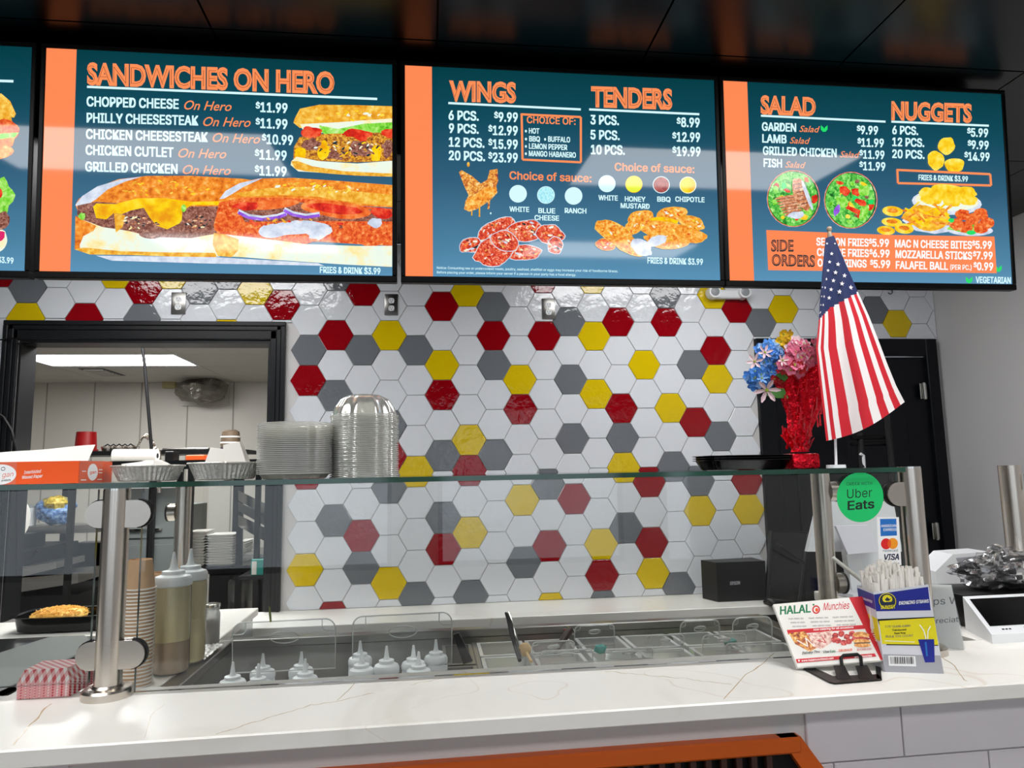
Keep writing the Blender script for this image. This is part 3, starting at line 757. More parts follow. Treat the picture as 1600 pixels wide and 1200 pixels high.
P.poly(FP, [(344, 309), (354, 296), (376, 284), (412, 276), (404, 280), (382, 290), (366, 300), (352, 308)], 's_flour')
P.poly(FP, [(344, 314), (380, 307), (440, 307), (500, 310), (560, 320), (616, 325), (616, 383), (560, 380), (500, 376), (420, 378), (350, 372), (336, 356), (340, 330)], 's_cutlet')
P.poly(FP, [(370, 320), (440, 312), (520, 318), (616, 330), (616, 345), (540, 344), (440, 344), (385, 345)], 's_meat')
P.blob(FP, 424, 318, 50, 7, 's_orangef', -.08, .08); P.blob(FP, 528, 326, 56, 13, 's_orangef', .12, .06, seed=2); P.blob(FP, 528, 325, 46, 7, 's_tomato', .12, .1); P.blob(FP, 600, 332, 18, 8, 's_tomato', .2, .1); P.blob(FP, 388, 320, 22, 6, 's_tomato', 0, .2)
for pts in ([(374, 328), (390, 336), (412, 339), (436, 336), (450, 331)], [(446, 325), (460, 332), (480, 336), (502, 333)]):
    P.line(FP, pts, 7, 's_flour'); P.line(FP, [(x, y+2) for x, y in pts], 4.5, 's_onion')
P.blob(FP, 353, 345, 17, 20, 's_cutlet', 0, .2, seed=4); P.blob(FP, 440, 358, 34, 12, 's_flour', -.1, .15, seed=6); P.blob(FP, 482, 358, 42, 15, 's_flour', .05, .12, seed=2); speckle(P, FP, 470, 350, 100, 14, .05, ['s_tomato', 's_crust2', 's_meat', 's_orangef'], 40, 2.4, 15); P.blob(FP, 440, 358, 32, 11, 's_flour', -.1, .15, seed=6); P.blob(FP, 482, 358, 40, 14, 's_flour', .05, .12, seed=2); P.blob(FP, 466, 372, 30, 8, 's_cutlet', 0, .3, seed=3); P.blob(FP, 573, 365, 36, 17, 's_cutlet', .2, .15, seed=9); P.blob(FP, 590, 347, 12, 7, 's_flour', 0, .2)
P.poly(FP, [(336, 362), (350, 364), (420, 372), (480, 380), (560, 383), (616, 383), (616, 416), (540, 412), (440, 405), (380, 400), (340, 398), (334, 380)], 's_crumb')
P.poly(FP, [(336, 362), (352, 364), (375, 372), (374, 390), (364, 400), (342, 398), (334, 380)], 's_crust2')
speckle(P, 'sandwich_picture#2', 255, 292, 90, 14, .02, ['s_crust2', 's_crust', 's_nugget'], 60, 2.2, 1); speckle(P, 'sandwich_picture#2', 215, 346, 40, 12, .1, ['s_crumb', 's_meat', 's_dark', 's_grill'], 40, 1.8, 2); speckle(P, 'sandwich_picture#2', 310, 346, 26, 14, 0, ['s_crumb', 's_meat', 's_dark', 's_grill'], 30, 1.8, 3)
speckle(P, 'sandwich_picture#3', 500, 292, 90, 9, .08, ['s_crust2', 's_nugget', 's_crumb'], 40, 2.4, 4); speckle(P, 'sandwich_picture', 545, 232, 66, 16, 0, ['s_crumb', 's_cheese', 's_dark', 's_meat'], 60, 1.7, 6); speckle(P, 'sandwich_picture', 545, 180, 66, 10, 0, ['s_crumb', 's_crust2', 's_nugget'], 30, 2.2, 7)
P.poly('light_table', [(150, 397), (340, 400), (500, 410), (510, 414), (330, 410), (175, 405)], 's_flour')
menu(P, 'FRIES & DRINK $3.99', (503, 425), (597.5, 427.5), 9.5)
P.done()

# --- display 3: wings, tenders
P = PR[3]
heading(P, 'WINGS', (702, 157), (807, 160), 29); heading(P, 'TENDERS', (924, 166.5), (1051, 171), 29)
P.line('heading', [(701, 161.5), (908, 172)], 3.4, 's_white'); P.line('heading', [(921, 172), (1093, 180)], 3.4, 's_white')
for (a, x0, y0, x1, y1, p_, px0, px1, py) in (('6 PCS.', 702, 187.5, 748, 189, '9.99', 780, 809, 190.5), ('9 PCS.', 702.5, 208, 748, 209.5, '12.99', 771, 809, 211.5), ('12 PCS.', 702.5, 229.5, 757, 231.5, '15.99', 771, 809, 233), ('20 PCS.', 702.5, 250.5, 758, 252.5, '23.99', 771, 809, 254)):
    menu(P, a, (x0, y0), (x1, y1), 14); menu(P, p_, (px0, py), (px1, py+.8), 14); menu(P, '$', (px0-7, py-5.5), (px0-1.5, py-5.3), 9)
for (a, x0, y0, x1, y1, p_, px0, px1, py) in (('3 PCS.', 923.5, 195, 967, 196.5, '8.99', 1065, 1093, 199.5), ('5 PCS.', 923.5, 218.5, 968, 220, '12.99', 1058, 1093.5, 222.5), ('10 PCS.', 924, 242, 976, 243, '19.99', 1058, 1094, 245)):
    menu(P, a, (x0, y0), (x1, y1), 14); menu(P, p_, (px0, py), (px1, py+.8), 14); menu(P, '$', (px0-7, py-5), (px0-1.5, py-5), 8.5)
P.line('choice_frame', [(815.5, 179.5), (908, 184), (908, 255), (817, 250.5), (815.5, 178)], 3.4, 's_head')
P.text('heading', 'CHOICE OF:', (824, 193), (899.5, 196), 10.5, 's_head', .02)
for a, x0, y0, x1 in (('• HOT', 821, 209, 843), ('• BBQ', 821, 221.5, 844), ('• BUFFALO', 851, 222, 891), ('• LEMON PEPPER', 821, 233, 886.5), ('• MANGO HABANERO', 821, 244.5, 900)):
    menu(P, a, (x0, y0), (x1, y0+(x1-x0)*.04), 8)
P.text('heading', 'Choice of sauce:', (797, 281), (924, 286), 12, 's_head', .02); P.text('heading', 'Choice of sauce:', (961, 268), (1084.5, 272), 12, 's_head', .02)
for cx, cy, r, mt in ((810, 304, 13.8, 's_white'), (853.5, 306, 13.8, 's_white'), (896.5, 307.5, 13.8, 's_white'), (948.5, 288.5, 13.4, 's_white'), (990.5, 289.5, 13.4, 's_cheese'), (1033, 290.5, 13.4, 's_white'), (1074.5, 291, 13.2, 's_cheese')):
    P.blob('sauce_dot#%d' % cx, cx, cy, r, r, mt)
M['s_lime'] = screen_mat('mustard', 'eaf53a'); M['s_blue'] = screen_mat('blue cheese', stops=[(.35, '8fdcec'), (.5, 'b4f2fa'), (.7, 'd8ffff')], scale=150); M['s_bbq'] = screen_mat('bbq sauce', stops=[(.3, '8a2a2e'), (.6, 'b8605c')], scale=60)
P.blob('sauce_dot#853', 853.5, 306, 13, 13, 's_blue'); P.blob('sauce_dot#990', 990.5, 289.5, 12.6, 12.6, 's_lime'); P.blob('sauce_dot#1033', 1033, 290.5, 12.2, 12.2, 's_bbq'); P.ring('sauce_dot#1074', 1074.5, 291, 12.6, 12.6, 1.2, 's_crumb')
for a, x0, y0, x1 in (('WHITE', 797, 331.5, 827), ('BLUE', 842, 334, 867.5), ('CHEESE', 836, 345, 873.5), ('RANCH', 883, 334, 916), ('WHITE', 935.5, 314, 965), ('HONEY', 976.5, 316, 1008), ('MUSTARD', 970, 326.5, 1014.5), ('BBQ', 1027, 316.5, 1047), ('CHIPOTLE', 1055, 316.5, 1100)):
    menu(P, a, (x0, y0), (x1, y0+(x1-x0)*.03), 7.5)
FP = 'wing_picture'
P.poly(FP, [(718, 270), (722, 267), (738, 276), (752, 288), (762, 282), (766, 267), (778, 265), (779, 284), (776, 292), (778, 302), (766, 315), (746, 328), (734, 332), (726, 328), (728, 316), (733, 306), (728, 296), (723, 284)], 's_wing2')
P.poly(FP, [(728, 316), (740, 306), (762, 294), (776, 294), (776, 303), (764, 313), (744, 326), (732, 330)], 's_fried')
P.line(FP, [(738, 330), (738, 338)], 2, 's_crust2'); P.line(FP, [(750, 325), (750, 340)], 2.4, 's_crust2'); P.line(FP, [(765, 314), (764, 328)], 3, 's_wing2'); P.blob(FP, 732.5, 258, 2.2, 3.8, 's_crust2'); P.blob(FP, 767.5, 334.5, 1.2, 1.6, 's_white')
FP = 'wing_picture#2'
for cx, cy, rx, ry, rot, mt, sd in ((776, 365, 34, 18, -.5, 's_wing', 1), (736, 384, 17, 11, -.3, 's_wing', 2), (822, 362, 30, 16, -.1, 's_wing', 3), (860, 368, 22, 16, .3, 's_wing', 4), (868, 385, 11, 13, .2, 's_wing', 5), (818, 396, 28, 12, 0, 's_wing', 6), (774, 392, 34, 21, -.5, 's_wing', 7), (790, 378, 22, 14, .4, 's_wing', 8)):
    P.blob(FP, cx, cy, rx+1.2, ry+1.2, 's_flour', rot, .12, seed=sd); P.blob(FP, cx, cy, rx, ry, mt, rot, .12, seed=sd); speckle(P, FP, cx, cy, rx, ry, rot, ['s_flour', 's_crumb', 's_orangef', 's_tomato', 's_wing2', 's_dark'], 16, 2.0, sd)
FP = 'tender_picture'
for cx, cy, rx, ry, rot, mt, sd in ((1000, 342, 20, 10, -.2, 's_fried', 1), (1050, 336, 24, 10, -.1, 's_fried', 2), (1080, 350, 20, 10, .3, 's_fried', 3), (1030, 350, 28, 9, 0, 's_cheese', 4), (1050, 364, 54, 13, .18, 's_fried', 5), (996, 352, 22, 11, -.6, 's_fried', 6), (1040, 378, 34, 11, .1, 's_fried', 7), (946, 384, 15, 8, .2, 's_cutlet', 8), (960, 366, 34, 15, .5, 's_fried', 9), (985, 386, 28, 12, .4, 's_fried', 10)):
    P.blob(FP, cx, cy, rx+1, ry+1, 's_crust2', rot, .1, seed=sd); P.blob(FP, cx, cy, rx, ry, mt, rot, .1, seed=sd); speckle(P, FP, cx, cy, rx, ry, rot, ['s_crust2', 's_crust2', 's_nugget', 's_cutlet', 's_crumb'], 18, 1.6, sd)
P.blob(FP, 1002, 388, 18, 12, 's_flour', .5, .15, seed=3); P.blob(FP, 1026, 378, 15, 8, 's_flour', -.35, .12, seed=5)
menu(P, 'FRIES & DRINK $3.99', (1011, 413), (1096.5, 415.5), 9)
P.text('menu_lettering', 'Notice: Consuming raw or undercooked meats, poultry, seafood, shellfish or eggs may increase your risk of foodborne illness.', (684, 421), (965, 427), 3.6, 's_white', .01)
P.text('menu_lettering', 'Before placing your order, please inform your server if a person in your party has a food allergy.', (684, 428), (900, 432.5), 3.6, 's_white', .01)
P.done()

# --- display 4: salad, nuggets, sides
P = PR[4]
heading(P, 'SALAD', (1190, 178.5), (1276, 182), 26); heading(P, 'NUGGETS', (1393, 188), (1517, 192.5), 26)
P.line('heading', [(1190.5, 182.5), (1384, 192)], 3.2, 's_white'); P.line('heading', [(1393, 192), (1543, 198.5)], 3.2, 's_white')
for a, x0, y0, x1, sx0, sx1, p_, px0, px1, py in (('GARDEN', 1192.5, 205.5, 1245, 1250, 1279, '9.99', 1346, 1372, 211), ('LAMB', 1193, 224, 1230, 1235, 1264, '11.99', 1347, 1381, 230.5), ('GRILLED CHICKEN', 1194, 243, 1308, 1313, 1341, '11.99', 1350, 1382, 249), ('FISH', 1195, 262, 1223, 1228, 1257, '11.99', 1350, 1383.5, 267)):
    menu(P, a, (x0, y0), (x1, y0+(x1-x0)*.035), 12.5); script(P, 'Salad', (sx0, y0+(sx0-x0)*.035), (sx1, y0+(sx1-x0)*.035), 9.5)
    menu(P, p_, (px0, py), (px1, py+1), 12.5); menu(P, '$', (px0-6, py-5), (px0-1, py-5), 7.5)
for a, y0, x1, p_, px0, px1, py in (('6 PCS.', 211, 1434, '5.99', 1516, 1541.5, 215), ('12 PCS.', 229.5, 1443.5, '9.99', 1517, 1542.5, 234), ('20 PCS.', 248, 1444, '14.99', 1512, 1544, 252)):
    menu(P, a, (1395, y0), (x1, y0+1.5), 12.5); menu(P, p_, (px0, py), (px1, py+1), 12.5); menu(P, '$', (px0-6, py-5), (px0-1, py-5), 7.5)
def leafmark(cx, cy, r):
    P.poly('leaf_mark#%d' % cx, [(cx-r, cy-r), (cx-r*.2, cy-r*.3), (cx, cy+r*.2), (cx+r*.2, cy-r*.3), (cx+r, cy-r), (cx+r, cy+r*.3), (cx+r*.4, cy+r), (cx-r*.4, cy+r), (cx-r, cy+r*.3)], 's_green')
leafmark(1289, 202.5, 5.2); leafmark(1559.5, 420, 5); leafmark(1514.5, 438, 5)
for cx, cy, kind in ((1241, 312, 0), (1330, 314.5, 1)):
    FP = 'salad_picture#%d' % kind
    P.blob(FP, cx, cy, 41.5, 44.5, 's_flour'); P.blob(FP, cx, cy, 40.3, 43.3, 's_olive'); P.blob(FP, cx, cy, 39, 42, 's_salad', 0, .03)
    rr = random.Random(kind+3)
    for q in range(34):
        a = rr.uniform(0, 2*pi); d = rr.uniform(.2, .9); P.blob(FP, cx+38*d*cos(a), cy+41*d*sin(a), rr.uniform(3, 8), rr.uniform(2.5, 5), rr.choice(['s_lett', 's_lett', 's_salad', 's_tomato', 's_nugget', 's_meat', 's_green']), rr.uniform(0, 3), .25, n=9, seed=q)
    P.ring(FP, cx, cy, 40.8, 43.8, 1.1, 's_orangef')
FP = 'salad_picture#0'
for q in range(7):
    P.blob(FP, 1231+q*1.8, 310+q*4.3, 20-q*.7, 2.6, 's_grill', -.15, .1, n=12); P.line(FP, [(1214+q*2, 314+q*4.3), (1248+q*1.4, 309+q*4.3)], 1, 's_meat')
P.blob(FP, 1253, 305, 12, 26, 's_grill', -.35, .1)
for q in range(6): P.line(FP, [(1240+q*2.5, 291+q*6), (1258+q*2.5, 287+q*6)], 1.6, 's_meat')
P.blob(FP, 1262, 307, 3, 25, 's_flour', -.35); P.blob(FP, 1246, 338, 14, 5, 's_flour', -.1, .2)
FP = 'salad_picture#1'
for cx, cy, rx, ry, mt in ((1320, 300, 9, 7, 's_tomato'), (1338, 302, 8, 6, 's_tomato'), (1345, 318, 10, 5, 's_tomato'), (1308, 330, 4, 9, 's_onion'), (1334, 330, 12, 4, 's_tomato'), (1350, 300, 9, 9, 's_lett'), (1318, 318, 9, 8, 's_lett'), (1350, 335, 6, 14, 's_lett')):
    P.blob(FP, cx, cy, rx, ry, mt, .4, .2, seed=cx)
FP = 'nugget_picture'
for cx, cy, rx, ry, rot in ((1477.5, 230, 12.5, 13, .3), (1460.5, 253, 13, 15.5, -.3), (1490.5, 260, 15, 11, .05)): P.blob(FP, cx, cy, rx, ry, 's_nugget', rot, .12, seed=cx)
P.line('choice_frame', [(1401.5, 267.5), (1544.5, 274), (1546, 291.5), (1402.5, 288), (1401.5, 266)], 3.4, 's_head')
menu(P, 'FRIES & DRINK $3.99', (1434.5, 283), (1510, 285.5), 8)
FP = 'nugget_picture#2'
P.blob(FP, 1478, 318, 54, 19, 's_flour', .06); P.blob(FP, 1478, 316, 49, 15, 's_crumb', .06)
for cx, cy, rx, ry, sd in ((1450, 304, 16, 9, 1), (1480, 297, 26, 7, 2), (1508, 302, 16, 9, 3), (1455, 312, 18, 10, 4), (1486, 313, 15, 12, 5), (1511, 314, 14, 9, 6), (1468, 303, 14, 8, 7)): P.blob(FP, cx, cy, rx, ry, 's_nugget', .1, .12, seed=sd)
FP = 'fries_picture'
P.poly(FP, [(1409, 346), (1420, 336), (1452, 352), (1485, 354), (1490, 362), (1460, 367), (1430, 362)], 's_flour')
P.blob(FP, 1450, 342, 38, 18, 's_fries', .1, .15)
rr = random.Random(5)
for q in range(30):
    x = 1450+rr.uniform(-32, 26); y = 340+rr.uniform(-14, 14); a = rr.choice([-.6, -.4, .3, .5, .7])+rr.uniform(-.2, .2); P.line(FP, [(x-13*cos(a), y-13*sin(a)), (x+13*cos(a), y+13*sin(a))], 3.0, rr.choice(['s_fries', 's_nugget', 's_cheese', 's_crust']))
FP = 'onion_ring_picture'
for cx, cy, rx, ry in ((1384, 362, 14, 7), (1393, 349, 16, 7), (1394, 332, 16, 8), (1412, 359, 15, 8)):
    P.blob(FP, cx, cy, rx, ry, 's_nugget', .1); P.blob(FP, cx, cy-1, rx*.55, ry*.45, 's_crust', .1)
FP = 'falafel_picture'
P.blob(FP, 1513, 361, 36, 9, 's_flour', .03); P.blob(FP, 1514, 358, 33, 7, 's_lett', 0, .2)
for cx, cy in ((1493, 352), (1502, 337), (1530, 336), (1540, 350), (1517, 344), (1507, 357), (1530, 358)): P.blob(FP, cx, cy, 11, 9, 's_cutlet', 0, .1, seed=cx)
P.blob(FP, 1515, 365, 7, 3.5, 's_green'); P.blob(FP, 1485, 346, 5, 3, 's_green', 0, .2)
P.poly('side_orders_panel', [(1197.5, 362), (1390, 369), (1551, 371), (1555, 428), (1200.5, 425)], 's_orange')
for b, p0, p1 in (('SIDE', (1205, 395), (1240, 395)), ('ORDERS', (1206, 417.5), (1273.5, 419))):
    P.text('menu_lettering', b, p0, p1, 17, 's_dark', .03, face=1); P.text('menu_lettering', b, (p0[0]+1, p0[1]-1), (p1[0]-1, p1[1]-1), 15.5, 's_orange', -.032, lift=0.9, face=1)
for a, x0, y0, x1, p_, px0, px1 in (('SEASON FRIES', 1276, 385.5, 1356.5, '5.99', 1363, 1388), ('CHEESE FRIES', 1277, 402, 1357, '6.99', 1364, 1389), ('ONION RINGS', 1278, 418.5, 1353.5, '5.99', 1365, 1390),
        ('MAC N CHEESE BITES', 1398, 388, 1516, '5.99', 1522.5, 1546.5), ('MOZZARELLA STICKS', 1399, 404.5, 1516.5, '7.99', 1524, 1548), ('FALAFEL BALL', 1399.5, 421.5, 1479.5, '0.99', 1525, 1549)):
    P.text('menu_lettering', a, (x0, y0), (x1, y0+(x1-x0)*.018), 11.5, 's_pure', .03); P.text('menu_lettering', p_, (px0, y0+1.5), (px1, y0+2), 11.5, 's_pure', .03); P.text('menu_lettering', '$', (px0-5.5, y0-3), (px0-1, y0-3), 7, 's_pure', .03)
P.text('menu_lettering', '(PER PC.)', (1483.5, 422.5), (1516, 423), 7.5, 's_pure', .02)
menu(P, 'VEGETARIAN', (1523, 443), (1576.5, 443.8), 9.5)
P.done()

# ------------------------------------------------------------------ counters
ZR = 0.862; ZF = 1.10; ZP = 0.95
ya = radians(1.0)
fx = V(cos(ya), sin(ya), 0); fy = V(-sin(ya), cos(ya), 0)
F0 = V(0, -2.435, ZF)                       # point on the front edge of the bar
def fb(x, y, z=0.0): return F0+fx*x+fy*y+V(0, 0, z)   # bar frame: x along, y away from the customer
def slab(mb, x0, x1, y0, y1, z0, z1, m=0, bev=0.003):
    mb.box((0, 0, 0), ((x1-x0), (y1-y0), (z1-z0)), m, bev, 1, rot=Matrix.Rotation(ya, 3, 'Z'), c=fb((x0+x1)/2, (y0+y1)/2, (z0+z1)/2))
BX0, BX1 = -1.9, 2.9
bar = thing('service_counter', 'long white quartz bar counter with thin gold veins over a white tiled front', 'counter', (0.3, -2.3, 0))
mb = MB(); slab(mb, BX0, 2.85, 0, 0.32, -0.031, 0); slab(mb, 1.34, 2.78, 0.32, 1.05, -0.031, 0)
mb.build('quartz_top', 'marble', bar)
mb = MB(); slab(mb, BX0, BX1-.06, 0.05, 0.28, -1.10, -0.031); slab(mb, 1.37, 2.72, 0.28, 1.02, -1.10, -0.031); mb.build('bar_wall', 'grout', bar)
def vein(pts, w_=.0016, zo=.0004, seed=0):
    P3 = []
    for (xa, ya_), (xb, yb_) in zip(pts, pts[1:]):
        n = max(2, int(math.hypot(xb-xa, yb_-ya_)/6))
        for i in range(n): t_ = i/n; P3.append((xa*(1-t_)+xb*t_+3*noise.noise(V((xa+(xb-xa)*t_)*.06, seed, 0)), ya_*(1-t_)+yb_*t_+2.5*noise.noise(V((xa+(xb-xa)*t_)*.08, seed, 5))))
    ww = [at(x, y, Z=ZF+zo) for x, y in P3]; vs = []
    for i, p in enumerate(ww):
        d = (ww[min(i+1, len(ww)-1)]-ww[max(i-1, 0)]).normalized(); e = V(-d.y, d.x, 0)*w_*(.5+.7*abs(noise.noise(V(i*.3, seed, 2)))*1.6); vs += [p+e, p-e]
    MB().add(vs, [(2*i, 2*i+1, 2*i+3, 2*i+2) for i in range(len(ww)-1)]).build('vein', 'vein_tan', bar, smooth=0)
M['vein_tan'] = pbr('quartz vein', 'cdb48c', .2)
for i_, (v_, w_) in enumerate((([(22, 1164), (45, 1135), (66, 1112), (86, 1094)], .0018), ([(338, 1148), (380, 1134), (425, 1120), (480, 1103), (535, 1094), (590, 1082)], .0011), ([(528, 1094), (545, 1078), (560, 1060)], .0009), ([(640, 1070), (700, 1058), (800, 1046)], .0007),
        ([(1132, 1092), (1148, 1072), (1165, 1055), (1190, 1038), (1215, 1016)], .0014), ([(945, 1049), (1000, 1054), (1060, 1059), (1150, 1070)], .0011), ([(1472, 1026), (1490, 1040), (1508, 1062), (1515, 1066)], .0013), ([(225, 1152), (235, 1120), (262, 1095)], .0004))): vein(v_, w_, seed=i_*3.7)
# large white front tiles (running bond) around the orange-trimmed recess
hx0, hx1, hz1 = at(470, 1205, Y=-2.4).x, 0.70, at(1240, 1150, Y=-2.39).z-ZF
rowh = 0.105; z = -0.033; r = 0
seam = at(1410, 1110, Y=-2.38).x
while z > -1.05:
    w_ = 0.33; off = seam if r % 2 == 0 else seam+w_*0.55
    x = off-w_*12
    while x < 2.8:
        x0, x1 = max(x, BX0), min(x+w_, 2.8); z0 = max(z-rowh, -1.1)
        if x1-x0 > 0.02:
            segs = [(x0, x1, z0, z)]
            if z0 < hz1-0.01 and x1 > -0.6 and x0 < hx1+0.02:
                segs = []
                if x0 < -0.6: segs.append((x0, -0.6, z0, z))
                if x1 > hx1+0.02: segs.append((max(x0, hx1+0.02), x1, z0, z))
            for (a, b, c, d) in segs:
                q = MB(); slab(q, a+0.0012, b-0.0012, 0.042, 0.05, c+0.0012, d-0.0012, bev=.0015); q.build('front_tile', 'front_tile', bar)
        x += w_
    z -= rowh; r += 1
mb = MB(); slab(mb, -0.62, hx1, 0.025, 0.06, hz1-0.030, hz1, bev=.004); mb.build('recess_trim', 'orange', bar)['label'] = 'orange painted trim board'
mb = MB(); mb.prism([fb(hx1, 0.028, hz1), fb(hx1-.04, 0.028, hz1-.0), fb(hx1+.20, 0.028, hz1-.36), fb(hx1+.26, 0.028, hz1-.36)], fy*0.03); mb.build('recess_trim', 'orange', bar)['label'] = 'orange painted trim board'
mb = MB(); slab(mb, -0.62, hx1+0.05, 0.049, 0.052, -0.9, hz1-0.03, bev=0); mb.build('recess_back', 'black', bar)
for k in range(12):
    q = MB(); slab(q, 0.30+k*.03, 0.312+k*.03, 0.030, 0.042, -0.6, hz1-0.031, bev=.001); q.build('slat', 'wood', bar)

rear = thing('rear_counter', 'white quartz counter against the tiled wall', 'counter', (0, -0.2, 0))
MB().box((-3.6, -0.385, ZR-0.045), (1.80, -0.002, ZR), bev=.003, seg=1).build('quartz_top', 'marble', rear)
MB().box((-3.6, -0.36, 0.08), (1.78, -0.002, ZR-0.045)).build('base_cabinet', 'dark', rear)  # dark colour puts the shade of the aisle gap into the cabinet

# side slab between the bar and the rear counter (left of the prep well)
side = thing('side_counter', 'white quartz counter piece left of the steel prep well, under the sauce bottles', 'counter', (-0.9, -1.3, 0))
MB().box((-1.14, -2.08, ZP-0.03), (-0.752, -0.40, ZP+0.002), bev=.003, seg=1).build('quartz_top', 'marble', side)
MB().box((-1.12, -2.06, 0.05), (-0.77, -0.42, ZP-0.03)).build('base_cabinet', 'steel_sheet', side)

# prep well: steel rim, open basin
prep = thing('prep_table', 'stainless steel refrigerated prep well sunk behind the bar', 'prep table', (0.3, -1.5, 0))
PX0, PX1, PY0, PY1 = -0.748, 1.30, -2.085, -0.975
ix0, ix1, iy0, iy1 = PX0+0.05, PX1-0.05, -2.02, -1.02
mb = MB()
mb.box((PX0, iy1, ZP-0.03), (PX1, PY1, ZP), bev=.003, seg=1).box((PX0, PY0, ZP-0.03), (PX1, iy0, ZP), bev=.003, seg=1)
mb.box((PX0, iy0, ZP-0.03), (ix0, iy1, ZP), bev=.003, seg=1).box((ix1, iy0, ZP-0.03), (PX1, iy1, ZP), bev=.003, seg=1)
mb.box((1.09, -1.81, ZP-.03), (ix1, -1.67, ZP), bev=.003, seg=1)
mb.build('rim', 'steel_sheet', prep)
zb = 0.74
mb = MB()
mb.box((ix0-.004, iy0, zb), (ix0, iy1, ZP-.03)).box((ix1, iy0, zb), (ix1+.004, iy1, ZP-.03)).box((ix0, iy1, zb), (ix1, iy1+.004, ZP-.03)).box((ix0, iy0-.004, zb), (ix1, iy0, ZP-.03)).box((ix0, iy0, zb-.004), (ix1, iy1, zb))
mb.build('basin', 'steel_sheet', prep)
mb = MB().box((PX0+.02, PY0+.02, 0.08), (PX1-.02, PY1-.02, zb-0.01)); mb.build('cabinet', 'steel_sheet', prep)
mb = MB()
for xx in (0.160,): mb.box((xx-.008, iy0, ZP-.05), (xx+.008, iy1-.05, ZP-.035), bev=.002, seg=1)
mb.build('divider_bar', 'steel_sheet', prep)
M['steel_dark'] = pbr('polished dark steel', '8d9396', .13, 1.0, bump=.15, bscale=5, bdist=.02)
# steel hot-holding unit with curved lids at far left
hot = thing('steam_table', 'stainless steel hot holding unit with curved roll lids behind the left bar end', 'steam table', (-1.7, -1.4, 0))
mb = MB()
HX0, HX1 = -2.9, -1.15
prof = [(-2.06, ZP+.03), (-2.0, ZP+.065), (-1.85, ZP+.10), (-1.6, ZP+.12), (-1.35, ZP+.105), (-1.12, ZP+.06), (-1.02, ZP)]
mb.box((HX0, -2.07, 0.05), (HX1, -0.95, ZP-.002)).build('cabinet', 'steel_sheet', hot)
for a, b in ((HX0, -2.32), (-2.31, -1.74), (-1.73, HX1)):
    q = MB(); n_ = len(prof)
    vs = [V(a+.004, y, z) for y, z in prof]+[V(b-.004, y, z) for y, z in prof]
    q.add(vs, [(k, k+1, n_+k+1, n_+k) for k in range(n_-1)]+[tuple(list(range(n_))[::-1]), tuple(range(n_, 2*n_))]); q.build('roll_lid', 'steel_dark', hot)
    MB().tube([(a+.1, -1.95, ZP+.085), (a+.1, -1.98, ZP+.115), (b-.1, -1.98, ZP+.115), (b-.1, -1.95, ZP+.085)], .006, 8).build('lid_handle', 'steel', hot)

# ------------------------------------------------------------------ sneeze guard
GY = -2.180
def gpt(x, y): return at(x, y, Y=GY)
SHZ = 1.5225
guard = thing('sneeze_guard', 'glass sneeze guard on brushed steel posts with a green-edged glass shelf', 'sneeze guard', (0.2, -2.1, ZF))
sx1 = at(1428, 727, Z=SHZ).x if False else gpt(1428, 727).x
sh = MB().box((-1.75, GY-0.012, SHZ-0.011), (sx1, GY+1.04, SHZ))
so = sh.build('glass_shelf', ['glass', 'glass_edge'], guard, smooth=0)
for pl in so.data.polygons:
    if abs(pl.normal.z) < .5: pl.material_index = 1
def pane(x0, x1, z0, z1, y=GY, t=.009):
    o = MB().box((x0, y, z0), (x1, y+t, z1)).build('glass_pane', ['glass', 'glass_edge'], guard, smooth=0)
    for pl in o.data.polygons:
        if abs(pl.normal.y) < .5 and abs(pl.normal.z) < .5: pl.material_index = 1
    return o
pane(-1.75, gpt(146, 900).x, ZF+.028, SHZ-.013)
PXL, PXR = gpt(217, 900).x, gpt(1412, 850).x
pane(PXL, PXR, ZF+.006, SHZ-.013)
def post(p, z0, z1, label=None, r=.0255, base=True):
    o = MB().cyl((p[0], p[1], z0), (p[0], p[1], z1), r, n=32).build('post', 'steel', guard)
    if base: MB().lathe([(.047, 0), (.047, .014), (.043, .018), (.030, .020), (.0262, .024)], 40, (p[0], p[1], z0), cap0=True).build('base_flange', 'steel', o)
    MB().cyl((p[0], p[1], z1), (p[0], p[1], z1+.004), r*.98, n=32).build('cap', 'steel_bright', o)
    return o
def clampx(p, z, side, o, ln=.066, h=.042, gx=None):
    """flat D-shaped clamp plate either side of the pane"""
    x0 = p[0]+side*.012; x1 = p[0]+side*(.0255+ln)
    for dy, t, mt in ((-.008, .008, 'steel'), (.009+.0, .008, 'steel')):
        pts = [(x0, -h/2), (x1-side*h/2, -h/2)]+[(x1-side*h/2+side*h/2*sin(a), -h/2*cos(a)) for a in [pi*k/10 for k in range(1, 10)]]+[(x1-side*h/2, h/2), (x0, h/2)]
        MB().prism([(x, GY+dy, z+zz) for x, zz in pts], (0, t, 0)).build('clamp', mt, o)
    pts = [(x1-side*h/2+side*(h/2+.0025)*sin(a), -(h/2+.0025)*cos(a)) for a in [pi*k/10 for k in range(0, 11)]]
    MB().prism([(x, GY-.0005, z+zz) for x, zz in pts], (0, .010, 0)).build('rubber_gasket', 'black', o)
pl_ = at(172, 1088, Z=ZF); pl_.y = GY+.004; pl_.x = gpt(173, 950).x
o = post(pl_, ZF, SHZ-.0155)
zc1, zc2 = gpt(180, 803).z, gpt(172, 1023).z
for z_ in (zc1, zc2):
    clampx(pl_, z_, -1, o, ln=.030 if z_ == zc1 else .034, h=.055); clampx(pl_, z_, 1, o, ln=.046, h=.055)
pr_ = gpt(1432, 850); pr_.y = GY+.004
o = post(pr_, ZF, SHZ-.003); clampx(pr_, gpt(1400, 772).z, -1, o, ln=.040, h=.055)
